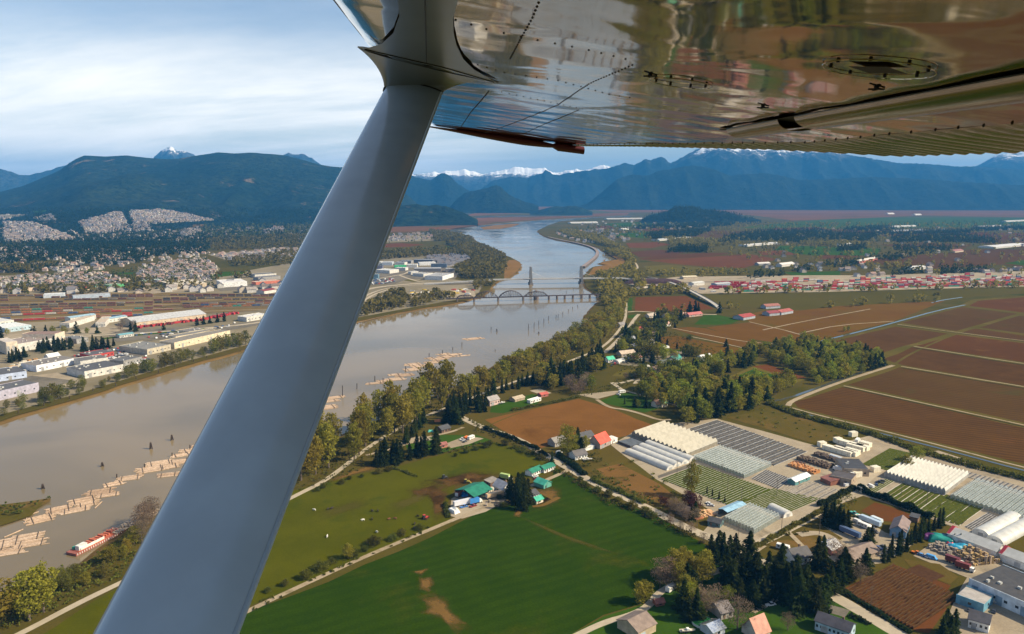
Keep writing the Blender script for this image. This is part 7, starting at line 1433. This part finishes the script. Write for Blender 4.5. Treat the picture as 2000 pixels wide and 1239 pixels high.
for i, (x0, y0, x1, y1, dp, h, wc, rc, lab) in enumerate(((255, 606, 340, 606, 26, 8, PB, (.55, .55, .55), 'white warehouse next to the strut in the riverside estate'), (345, 612, 470, 612, 34, 8, (.4, .44, .5), (.5, .5, .5), 'pale grey warehouse at the back of the riverside estate'), (500, 606, 620, 608, 26, 7, PB, (.32, .32, .33), 'grey roofed warehouse at the back of the riverside estate'), (560, 590, 700, 592, 30, 8, GR, (.20, .2, .21), 'dark roofed long warehouse behind the estate'), (720, 582, 960, 584, 30, 9, (.10, .11, .14), (.24, .24, .25), 'longest dark grey warehouse behind the estate'),
        (800, 614, 1000, 608, 20, 8, (.66, .66, .66), (.6, .6, .6), 'long white warehouse in the middle of the estate'), (255, 664, 352, 664, 20, 9, (.14, .14, .2), DR, 'dark block next to the strut in the estate'), (440, 712, 552, 696, 42, 8, PB, (.56, .56, .55), 'white roofed warehouse nearest the estate road'), (500, 672, 630, 676, 18, 7, PB, (.62, .62, .6), 'slim white warehouse with green trimmed neighbour'), (500, 644, 640, 640, 10, 7, (.05, .42, .18), (.3, .4, .32), 'bright green fronted warehouse in the estate'), (645, 640, 770, 640, 24, 8, PB, (.6, .6, .6), 'white warehouse beside the bright green front'),
        (735, 690, 1060, 688, 34, 8, (.16, .15, .15), (.36, .36, .37), 'widest grey roofed warehouse of the estate'), (940, 640, 1130, 640, 14, 10, (.10, .14, .20), (.2, .21, .24), 'dark blue glass office in the estate'), (1120, 692, 1290, 690, 26, 8, (.2, .19, .19), (.38, .37, .36), 'grey roofed warehouse at the river end of the estate'), (850, 752, 960, 738, 36, 7, PB, (.33, .32, .31), 'small grey roofed unit by the estate entrance'), (1080, 792, 1215, 752, 44, 9, (.62, .62, .62), (.34, .33, .32), 'large corner warehouse with pale gable nearest the highway'), (700, 724, 790, 718, 16, 7, PB, (.4, .4, .4), 'small white unit by the estate entrance'), (175, 784, 300, 784, 16, 12, (.12, .2, .26), (.25, .28, .3), 'blue glass office block beside the strut'))):
    LBD.append((lab, q5(x0, y0), q5(x1, y1), dp, h, h + .5, wc, rc, 'flat'))
for lab, pa, pb, dp, hw, hr, wc, rc, kd in LBD: building('warehouse', lab, pa, pb, dp, hw, hr, wc, rc, kd, win=(0, 0) if pa[1] < 600 else (6, 0), door=0 if pa[1] < 600 else 2, cat='warehouse')
for lab, pa, pb, dp, hw, hr, wc, rc, kd in (('long white greenhouse range below the knoll', (1186, 429), (1288, 428), 60, 5, 8, PB, (.62, .60, .56), 'gable'), ('long white barn row on the river plain', (1115, 437), (1168, 436), 40, 5, 9, PB, (.6, .58, .55), 'gable'), ('white barn alone on the river plain', (1217, 450), (1228, 449), 30, 5, 9, PB, (.7, .68, .65), 'gable'), ('white glasshouse roof among the plain orchards', (1288, 471), (1352, 466), 40, 5, 7, PB, (.55, .54, .52), 'gable'), ('white barn under the knoll', (1313, 441), (1328, 440), 25, 5, 9, PB, (.66, .64, .6), 'gable'),
        ('white roofed nursery on the plain near the pale paddock', (1460, 482), (1524, 477), 40, 5, 7, PB, (.58, .55, .5), 'gable'), ('broad white roofed nursery at the right edge of the plain', (1945, 486), (2010, 480), 60, 5, 8, PB, (.62, .6, .57), 'gable'), ('white barn with two doors above the container yard', (1780, 528), (1808, 526), 22, 7, 9, (.62, .6, .56), (.66, .65, .62), 'gable'), ('long pale barn with red end by the dark hedge', (1678, 515), (1714, 508), 18, 6, 9, (.5, .14, .1), (.60, .55, .48), 'gable'), ('white barn with dark base in the brown fields', (1482, 519), (1505, 518), 18, 5, 8, GR, (.58, .54, .5), 'gable'), ('white farm sheds by the tall conifers above the yard', (1527, 522), (1552, 519), 18, 6, 10, PB, (.6, .57, .54), 'gable'),
        ('white roofed farm on the far green plain', (1740, 445), (1790, 443), 30, 5, 9, PB, (.55, .53, .5), 'gable'), ('long pale farm sheds on the far green plain', (1745, 453), (1815, 452), 30, 5, 8, PB, (.52, .52, .52), 'gable'), ('red and white farm at the far right plain', (1915, 445), (1958, 443), 30, 6, 9, PB, (.45, .42, .42), 'gable'), ('pale long barn at the far right plain', (1965, 434), (2010, 432), 30, 6, 9, PB, (.5, .48, .45), 'gable'), ('white farm sheds behind the dark tree belt', (1640, 481), (1665, 479), 22, 5, 8, PB, (.6, .58, .55), 'gable'), ('red roofed farm at the end of the dark hedge', (1865, 494), (1882, 492), 22, 5, 9, BE, (.3, .12, .10), 'gable'), ('grey freight shed at the near end of the container yard', (1400, 561), (1428, 559), 18, 6, 8, (.25, .3, .38), (.42, .42, .42), 'gable'), ('white workshop at the near end of the container yard', (1355, 559), (1376, 557), 16, 6, 8, PB, (.55, .54, .5), 'gable'), ('bright pale sheds at the top of the container yard', (1335, 546), (1362, 545), 18, 5, 7, BE, (.58, .5, .34), 'gable'),
        ('small white barn on the rust marsh', (1735, 419), (1747, 418.6), 30, 6, 12, PB, (.6, .56, .52), 'gable'), ('white barn near the rust marsh edge', (1788, 421), (1800, 420.6), 30, 6, 12, PB, (.62, .6, .57), 'gable')):
    building('farm_building', lab, pa, pb, dp, hw, hr, wc, rc, kd, win=(0, 0), door=0, cat='barn')
# small vehicles on the lots
lotcols = [WHITE, (.45, .45, .46), DGREY, (.03, .03, .03), (.3, .04, .03), (.06, .1, .2), WHITE]
cpr = []
for c in lotcols:
    mb = MB(); mb.prism([(-2.2, .3), (2.2, .3), (2.2, .8), (1.1, .95), (.6, 1.45), (-1.3, 1.45), (-2.1, .95)], -.9, .9); mb.k = 1; mb.box(-.3, 0, 1.0, 2.0, 1.84, .34); mb.k = 0
    cpr.append(mb.mesh('parked_car', [mt(c, .35), M['glass_dark']]))
def lot(px, n, label, sz=1.0):
    for p in scatter(px, 6.5, n, int(px[0][0])):
        o = link('parked_car', rng.choice(cpr)); o.location = p; o.rotation_euler = (0, 0, .5 + rng.choice((0, 1.57)) + rng.uniform(-.1, .1)); o.scale = (sz,) * 3; tag(o, label, 'car', label.replace('car parked', 'cars'))
lot([(140, 695), (182, 684), (245, 680), (262, 690), (225, 706), (180, 708), (150, 706)], 90, 'car parked in the big lot around the dark showroom', 1.15); lot([(235, 705), (290, 695), (300, 704), (245, 722)], 30, 'car parked beside the low dark shoreline building', 1.15); lot([(718, 546), (768, 545), (772, 554), (716, 557)], 50, 'car parked in the white vehicle lot beside the strut', 1.6)
lot([(70, 722), (20, 735), (0, 730), (50, 718)], 24, 'car parked below the pallet yard', 1.2); lot([(250, 655), (420, 636), (480, 628), (430, 645), (300, 664)], 40, 'car driving or parked along the shoreline road', 1.3); lot([(1255, 559), (1330, 556), (1340, 562), (1260, 566)], 40, 'car standing in the scrap yard before the dark chips', 1.5)
pc_ = [(.5, .3, .1), (.55, .5, .4), (.6, .58, .52), (.35, .2, .08)]
for i in range(46):
    p = (rng.uniform(20, 105), 0); pile('pallet_stack', 'stack of pallets in the shoreline pallet yard', (p[0], 722 - (p[0] - 20) * .22 + rng.uniform(-6, 6)), rng.uniform(3, 6), rng.uniform(3, 5), rng.uniform(2, 4.5), mt(rng.choice(pc_)), rng.uniform(0, 1.5), 'pallets')['group'] = 'pallet stacks in the shoreline yard'
for i in range(34):
    px = rng.uniform(800, 925); car_c = rng.choice((WHITE, WHITE, (.55, .38, .05), (.4, .08, .05), (.1, .14, .25), GREY)); pile('stored_boat', 'boat or machine stored on the gravel by the rail bridge', (px, 575 - (px - 800) * .03 + rng.uniform(-7, 6)), rng.uniform(6, 13), rng.uniform(2.5, 4), rng.uniform(2, 3.6), mt(car_c, .4), rng.uniform(-.4, .4), 'stored boat', kind='tarp')['group'] = 'stored boats by the rail bridge'
for i in range(40):
    px = rng.uniform(1240, 1400); pile('yard_stack', 'pale stack of goods in the yard before the containers', (px, 566 + rng.uniform(-7, 6)), rng.uniform(5, 12), rng.uniform(3, 6), rng.uniform(2, 4), mt(rng.choice((WHITE, (.5, .45, .38), (.4, .06, .05), GREY))), rng.uniform(-.3, .3), 'stack')['group'] = 'goods stacked before the containers'
# houses
def house_mesh(L_, W_, hw, hr, wall, roof):
    mb = MB(); h, e = W_ / 2, L_ / 2; mb.k = 0
    mb.poly((-e, -h, 0), (e, -h, 0), (e, -h, hw), (-e, -h, hw)).poly((e, h, 0), (-e, h, 0), (-e, h, hw), (e, h, hw)).poly((e, -h, 0), (e, h, 0), (e, h, hw), (e, -h, hw)).poly((-e, h, 0), (-e, -h, 0), (-e, -h, hw), (-e, h, hw))
    mb.poly((e, -h, hw), (e, h, hw), (e, .01, hr), (e, -.01, hr)).poly((-e, h, hw), (-e, -h, hw), (-e, -.01, hr), (-e, .01, hr)); mb.k = 1; o = .6
    mb.poly((-e - o, -h - o, hw - .3), (e + o, -h - o, hw - .3), (e + o, 0, hr + .1), (-e - o, 0, hr + .1)).poly((e + o, h + o, hw - .3), (-e - o, h + o, hw - .3), (-e - o, 0, hr + .1), (e + o, 0, hr + .1))
    return mb.mesh('house', [mt(wall), mt(roof)])
HP = {i: house_mesh(L_, W_, hw, hr, w_, r_) for i, (L_, W_, hw, hr, w_, r_) in enumerate(((13, 10, 5.5, 8.5, (.50, .46, .42), (.15, .12, .11)), (12, 11, 5.5, 9, (.42, .36, .29), (.22, .17, .14)), (15, 10, 3.4, 6, (.5, .42, .34), (.18, .15, .14)), (11, 10, 6, 9.5, (.42, .40, .40), (.14, .135, .15)), (14, 11, 5.5, 8.5, (.42, .34, .28), (.26, .19, .15)), (13, 9, 5, 8, (.52, .5, .46), (.30, .26, .23)), (12, 10, 5.5, 9, (.42, .34, .30), (.30, .19, .15))))}
HN = ['white house with brown roof', 'cream house with tan roof', 'low tan house', 'grey house with dark roof', 'pinkish house with tan roof', 'white house with pale roof', 'brown house with red brown roof']
stuffH = []
def suburb(px, step, label, group, ind=0, rot=.1, p=.85, kinds=(0, 1, 2, 3, 4, 5, 6), sc_=1.0, ridge_=None, seed=0):
    pl = px; k = 0
    if ridge_:
        x0, x1, y0, y1 = min(a for a, b in px), max(a for a, b in px), min(b for a, b in px), max(b for a, b in px); out_ = []
        n = int(step)
        for i in range(n):
            u, v = rng.uniform(x0, x1), rng.uniform(y0, y1)
            if inside((u, v), px):
                q = on_ridge(ridge_, u, v)
                if q: out_.append(q)
        pts = out_
    else:
        pts = scatter(px, step, None, seed); pts.sort(key=lambda a: a.y)
    for q in pts:
        if rng.random() > p: continue
        j = rng.choice(kinds); an = rot + rng.choice((0, 1.57)) + rng.uniform(-.12, .12); s = sc_ * rng.uniform(.9, 1.15)
        if k < ind: o = link('house', HP[j]); o.location = q; o.rotation_euler = (0, 0, an); o.scale = (s,) * 3; tag(o, HN[j] + ' ' + label, 'house', group); k += 1
        else: stuffH.append((j, q, an, s))
suburb([(273, 520), (350, 510), (402, 505), (425, 525), (411, 548), (329, 560), (268, 551)], 16, 'in the dense suburb above the cream warehouse', 'houses above the cream warehouse', 150, sc_=.78)
suburb([(0, 546), (60, 538), (196, 533), (258, 550), (208, 561), (100, 560), (0, 562)], 16, 'in the suburb at the left above the rail yard', 'houses above the rail yard', 85, sc_=.78)
suburb([(-250, 550), (0, 545), (0, 566), (-250, 572)], 22, 'x', None)
suburb([(407, 499), (560, 486), (618, 493), (574, 506), (444, 508)], 22, 'x', None); suburb([(-200, 500), (0, 486), (90, 484), (70, 500), (0, 505), (-200, 515)], 30, 'x', None, p=.6); suburb([(100, 520), (250, 500), (262, 515), (190, 530), (110, 535)], 32, 'x', None, p=.5)
suburb([(834, 503), (870, 500), (905, 501), (922, 510), (905, 517), (870, 522), (840, 512)], 15, 'among the dark townhouses beside the river wood', 'townhouses beside the river wood', 60, kinds=(3, 3, 3, 0))
suburb([(745, 460), (840, 456), (850, 467), (735, 474)], 32, 'x', None, p=.6); suburb([(1085, 455), (1180, 448), (1230, 470), (1180, 480), (1110, 470)], 34, 'x', None, p=.6)
suburb([(1100, 436), (1290, 430), (1420, 440), (1300, 470), (1200, 455)], 80, 'x', None, p=.35, kinds=(0, 5, 1)); suburb([(1450, 450), (2050, 440), (2050, 545), (1500, 540), (1420, 500)], 75, 'x', None, p=.10, kinds=(0, 5, 1, 4)); suburb([(1480, 520), (1700, 512), (1720, 528), (1500, 535)], 36, 'x', None, p=.3, kinds=(0, 5, 1)); suburb([(1640, 538), (2000, 526), (2000, 532), (1640, 543)], 30, 'x', None, p=.5, kinds=(0, 5, 1, 6))
for pl, p_ in (([(0, 566), (150, 566), (340, 562), (500, 552), (560, 556), (520, 572), (300, 573), (0, 575)], .30),):
    suburb(pl, 24, 'x', None, rot=.5, p=p_, kinds=(0, 1, 5, 2, 3), sc_=1.3)
suburb([(-100, 505), (200, 488), (400, 484), (420, 500), (270, 516), (200, 528), (0, 536), (-100, 540)], 33, 'x', None, p=.5, sc_=.85)
HILLS = [[(150, 434), (230, 413), (240, 430), (247, 445), (200, 458), (160, 455)], [(248, 413), (318, 410), (416, 431), (335, 436), (290, 438), (259, 440)], [(0, 435), (52, 434), (115, 456), (140, 470), (0, 473)], [(255, 440), (290, 440), (286, 452), (235, 452)], [(346, 452), (380, 444), (395, 458), (350, 462)], [(60, 426), (100, 420), (105, 432), (70, 432)], [(512, 452), (545, 444), (555, 455), (520, 460)], [(-200, 430), (0, 420), (50, 420), (0, 430), (-200, 445)]]
def drape(name, px, mat, lift=2.5):
    pl = [on_ridge(RL, *p) for p in px]; c = on_ridge(RL, sum(p[0] for p in px) / len(px), sum(p[1] for p in px) / len(px)); mb = MB(); n = len(px); cx_, cy_ = sum(p[0] for p in px) / n, sum(p[1] for p in px) / n; k = 5
    R_ = [[on_ridge(RL, cx_ + (a - cx_) * r / k, cy_ + (b - cy_) * r / k) + Vector((0, 0, lift)) for a, b in [(px[i // 4][0] + (px[(i // 4 + 1) % n][0] - px[i // 4][0]) * (i % 4) / 4, px[i // 4][1] + (px[(i // 4 + 1) % n][1] - px[i // 4][1]) * (i % 4) / 4) for i in range(n * 4)]] for r in range(1, k + 1)]
    m_ = n * 4
    for i in range(m_): mb.poly(tuple(c + Vector((0, 0, lift))), tuple(R_[0][i]), tuple(R_[0][(i + 1) % m_]))
    for r in range(k - 1):
        for i in range(m_): mb.poly(tuple(R_[r][i]), tuple(R_[r + 1][i]), tuple(R_[r + 1][(i + 1) % m_]), tuple(R_[r][(i + 1) % m_]))
    tag(mb.build(name, mat), kind='structure')
for h_ in HILLS: drape('ground', h_, M['urban'])
drape('ground', [(248, 412), (318, 408.5), (322, 411), (250, 414)], M['lush2'], 4); drape('ground', [(365, 440), (400, 440), (390, 446), (366, 446)], M['bare'], 4); drape('ground', [(60, 414), (88, 412), (86, 415), (62, 417)], M['lush2'], 4)
for h_, n in zip(HILLS, (800, 950, 760, 130, 180, 100, 100, 240)): suburb(h_, n, 'x', None, ridge_=RL, sc_=1.2, kinds=(0, 1, 3, 5, 4), p=.9)
suburb([(-100, 445), (150, 452), (400, 448), (560, 440), (630, 450), (620, 470), (300, 474), (-100, 478)], 520, 'x', None, ridge_=RL, sc_=.95, p=.9)
merge([(j, q, a, s) for j, q, a, s in stuffH], HP, 'distant_buildings', None)
# ---- distant woods as masses
def wood(name, pts, hr, mat, n=16, conif=True, seed=1, cs=1.0):
    g = np.random.default_rng(seed); P_ = np.array([tuple(p) for p in pts])
    if not len(P_): return
    k = len(P_); H = hr[0] + (hr[1] - hr[0]) * g.random(k); W_ = H * (.46 if conif else .8) * (.8 + .5 * g.random(k)); C = np.repeat(P_, n, 0); Hh = np.repeat(H, n); Ww = np.repeat(W_, n); m = k * n; t_ = g.random(m) ** (1.2 if conif else .8); ph = g.random(m) * 6.283
    rr = Ww / 2 * ((1 - t_) ** .8 + .08 if conif else np.sqrt(np.clip(1 - (2 * t_ - 1.05) ** 2, .05, 1))) * (.45 + .55 * g.random(m))
    C = C + np.stack([rr * np.cos(ph), rr * np.sin(ph), (.05 + .92 * t_) * Hh], 1); D = np.stack([np.cos(ph), np.sin(ph), -.4 + .5 * g.normal(size=m)], 1)
    s = Ww * (.42 if conif else .40) * (.6 + .7 * g.random(m)) * (1.15 - .6 * t_ if conif else 1) * cs * (16 / n) ** .4
    tag(link(name, np_mesh(name, *cards(C, D, s * 1.4, s, g), M[mat])), kind='stuff')
def pts_in(polys, step, seed=0, p=1.0):
    o = []
    for i, pl in enumerate(polys): o += [q for q in scatter(pl, step, None, seed + i) if rng.random() < p]
    return o
cF = pts_in([[(-300, 522), (0, 522), (60, 514), (110, 508), (200, 522), (270, 514), (300, 502), (402, 494), (410, 482), (300, 472), (150, 472), (0, 484), (-300, 492)]], 15, 1, .8)
cF += pts_in([[(-200, 540), (0, 536), (60, 533), (200, 524), (100, 520), (0, 524)]], 17, 2, .6)
hill = []
for i in range(9000):
    u, v = rng.uniform(-250, 640), rng.uniform(408, 480)
    if any(inside((u, v), h_) for h_ in HILLS): continue
    q = on_ridge(RL, u, v)
    if q: hill.append(q)
infill = [q for h_ in HILLS for q in (on_ridge(RL, rng.uniform(min(a for a, b in h_), max(a for a, b in h_)), rng.uniform(min(b for a, b in h_), max(b for a, b in h_))) for _ in range(150)) if q]
wood('conifer_wood', cF + hill + infill, (13, 24), 'conifer', 14, True, 3)
knoll = [q for q in (on_ridge(RK, rng.uniform(1256, 1488), rng.uniform(404, 431)) for _ in range(1500)) if q]
cR = pts_in([[(1408, 464), (1480, 453), (1600, 450), (1625, 456), (1720, 459), (1700, 470), (1600, 476), (1480, 471), (1420, 470)], [(1738, 464), (1870, 459), (1935, 468), (1950, 477), (1870, 474), (1745, 474)], [(1745, 483), (1860, 485), (1850, 491), (1745, 490)], [(1640, 449), (1720, 444), (1760, 449), (1700, 453)], [(1700, 503), (1742, 503), (1830, 491), (1826, 494), (1745, 509), (1700, 510)], [(1600, 518), (1650, 512), (1700, 517), (1640, 524)]], 15, 5, .85)
cR += pts_in([[(1460, 541), (1532, 536), (1534, 539), (1462, 545)], [(1740, 534), (1800, 530), (1800, 535), (1742, 539)], [(1828, 532), (1930, 526), (1932, 532), (1830, 537)], [(1548, 529), (1580, 525), (1584, 530), (1550, 533)], [(1340, 452), (1390, 448), (1385, 453), (1342, 456)], [(1380, 490), (1380, 494), (1300, 494), (1310, 489)], [(1320, 485), (1382, 484), (1380, 492), (1325, 492)], [(1255, 462), (1290, 455), (1380, 453), (1360, 462), (1280, 468)], [(1700, 457), (1900, 452), (1900, 455), (1700, 460)], [(1900, 448), (2000, 446), (2000, 449), (1900, 452)], [(1240, 446), (1300, 440), (1300, 444), (1250, 449)], [(1295, 443), (1430, 436), (1430, 441), (1300, 448)], [(1630, 487), (1690, 482), (1690, 488), (1640, 492)], [(1400, 476), (1440, 470), (1440, 474), (1404, 480)]], 11, 6, .85)
wood('conifer_wood', cR + knoll, (13, 24), 'conifer', 16, True, 4)
wood('conifer_wood', pts_in([[(1080, 452), (1180, 440), (1330, 436), (1420, 432), (1500, 436), (1420, 446), (1300, 460), (1180, 470), (1110, 470)], [(1420, 500), (1500, 440), (2050, 430), (2050, 470), (1700, 500)], [(735, 462), (850, 456), (855, 472), (740, 476)]], 48, 7, .5), (10, 20), 'conifer2', 16, True, 5)
bF = pts_in([[(440, 512), (560, 494), (620, 496), (640, 500), (600, 516), (520, 522), (455, 520)], [(260, 552), (300, 545), (305, 554), (270, 560)], [(400, 470), (560, 462), (640, 458), (640, 480), (560, 484), (420, 490)], [(-100, 530), (80, 520), (60, 534), (-100, 540)], [(410, 548), (440, 541), (500, 540), (470, 546)], [(0, 566), (150, 567), (330, 558), (420, 560), (330, 568), (150, 575), (0, 574)]], 17, 8, .7)
bF += pts_in([[(870, 476), (925, 478), (960, 490), (985, 502), (990, 515), (984, 535), (960, 545), (905, 545), (880, 530), (925, 512), (905, 497)]], 12, 9, .9) + pts_in([[(690, 622), (780, 604), (860, 592), (890, 582), (870, 574), (800, 582), (770, 575), (740, 585), (700, 605)]], 13, 10, .8) + pts_in([[(838, 452), (870, 454), (925, 468), (915, 474), (880, 470), (850, 472)], [(740, 497), (850, 488), (905, 490), (920, 500), (830, 502), (740, 508)], [(890, 575), (960, 560), (955, 552), (925, 553), (925, 565)]], 14, 11, .8)
wood('broadleaf_wood', bF, (10, 18), 'willow', 20, False, 6)
bR = pts_in([[(1178, 492), (1220, 488), (1240, 510), (1236, 530), (1256, 540), (1240, 551), (1160, 552), (1165, 540), (1215, 528), (1228, 512)], [(1162, 558), (1210, 554), (1222, 575), (1222, 602), (1190, 602), (1178, 590)], [(1090, 452), (1110, 464), (1150, 472), (1190, 484), (1215, 488), (1180, 466), (1120, 452)], [(1228, 574), (1345, 571), (1350, 575), (1230, 579)], [(1240, 556), (1260, 556), (1258, 566), (1240, 568)], [(1262, 572), (1345, 569), (1340, 565), (1265, 567)]], 11, 12, .9)
bR += pts_in([[(1290, 610), (1320, 606), (1340, 606), (1330, 612)], [(1400, 600), (1450, 598), (1460, 606), (1410, 612)], [(1395, 572), (1700, 566), (2000, 560), (2000, 563), (1700, 570), (1400, 576)], [(1260, 534), (1420, 531), (1460, 538), (1400, 541), (1280, 540)], [(1560, 478), (1580, 470), (1700, 478), (1640, 484)], [(1300, 468), (1420, 470), (1460, 476), (1390, 484), (1310, 482)], [(1520, 606), (1700, 594), (1840, 586), (1838, 588), (1700, 597), (1530, 608)], [(1900, 560), (2000, 556), (2000, 559), (1905, 563)], [(1700, 520), (1800, 524), (1800, 528), (1700, 526)]], 16, 13, .6)
bR += pts_in([[(1080, 452), (1300, 434), (1500, 436), (2050, 440), (2050, 545), (1500, 530), (1420, 500), (1250, 470), (1110, 468)]], 45, 14, .35)
wood('broadleaf_wood', bR, (9, 17), 'cotton', 20, False, 7)
wood('broadleaf_wood', pts_in([[(0, 560), (210, 558), (420, 556), (420, 562), (200, 572), (0, 575)], [(0, 546), (196, 534), (400, 505), (425, 548), (210, 566), (0, 570)]], 17, 15, .6), (6, 11), 'bushleaf', 12, False, 8)
wood('broadleaf_wood', [q for q in (on_ridge(RL, rng.uniform(380, 640), rng.uniform(438, 465)) for _ in range(500)) if q], (9, 14), 'willow', 14, False, 9)
# bank trees on the far shore, each its own
grove([(-100, 862), (0, 815), (90, 790), (200, 758), (300, 727), (400, 698), (475, 678), (475, 668), (400, 682), (300, 708), (180, 748), (90, 772), (0, 797), (-100, 840)], 14, ['willow'], (5, 9), 'on the far industrial shore', 'trees along the industrial shore', 31, lod=1)
for p, h in (((88, 785), 15), ((104, 782), 17), ((118, 778), 14), ((140, 760), 10), ((160, 752), 11), ((262, 735), 16), ((250, 738), 14), ((285, 728), 16), ((298, 724), 14), ((322, 716), 17), ((338, 712), 15), ((352, 708), 17), ((364, 704), 14), ((418, 690), 20), ((430, 686), 21), ((444, 682), 20), ((456, 678), 19), ((468, 676), 18), ((480, 673), 19)):
    plant('willow', G(*p), h, 'tall olive budding tree on the far industrial shore', 'tall trees along the industrial shore', 1)
grove([(18, 716), (50, 704), (60, 690), (90, 692), (140, 682), (142, 674), (95, 678), (40, 694), (10, 710)], 11, ['conifer'], (12, 18), 'in front of the long white plant', 'conifers before the white plant', 33, lod=1)
grove([(148, 690), (170, 682), (215, 675), (222, 680), (180, 692)], 11, ['conifer'], (13, 18), 'beside the big car lot', 'conifers beside the car lot', 34, lod=1)
grove([(228, 650), (262, 650), (272, 645), (240, 642)], 11, ['conifer', 'bare'], (12, 17), 'at the end of the rail warehouse', 'trees at the rail warehouse end', 35, lod=1)
for p, k, h in (((150, 652), 'conifer', 18), ((68, 653), 'conifer', 12), ((62, 655), 'conifer', 12), ((90, 654), 'conifer', 14), ((104, 653), 'broadleaf', 12), ((125, 652), 'broadleaf', 12), ((170, 653), 'broadleaf', 10), ((190, 652), 'conifer', 12), ((222, 676), 'conifer', 12), ((320, 645), 'conifer', 11), ((385, 636), 'conifer', 13), ((398, 634), 'conifer', 14), ((410, 632), 'conifer', 12), ((425, 630), 'conifer', 14), ((438, 628), 'conifer', 15), ((2, 662), 'conifer', 18), ((15, 655), 'broadleaf', 10)):
    plant(k, G(*p), h, ('dark conifer' if k == 'conifer' else 'pale green tree') + ' standing along the road below the rail yard', 'trees along the road below the rail yard', 2)
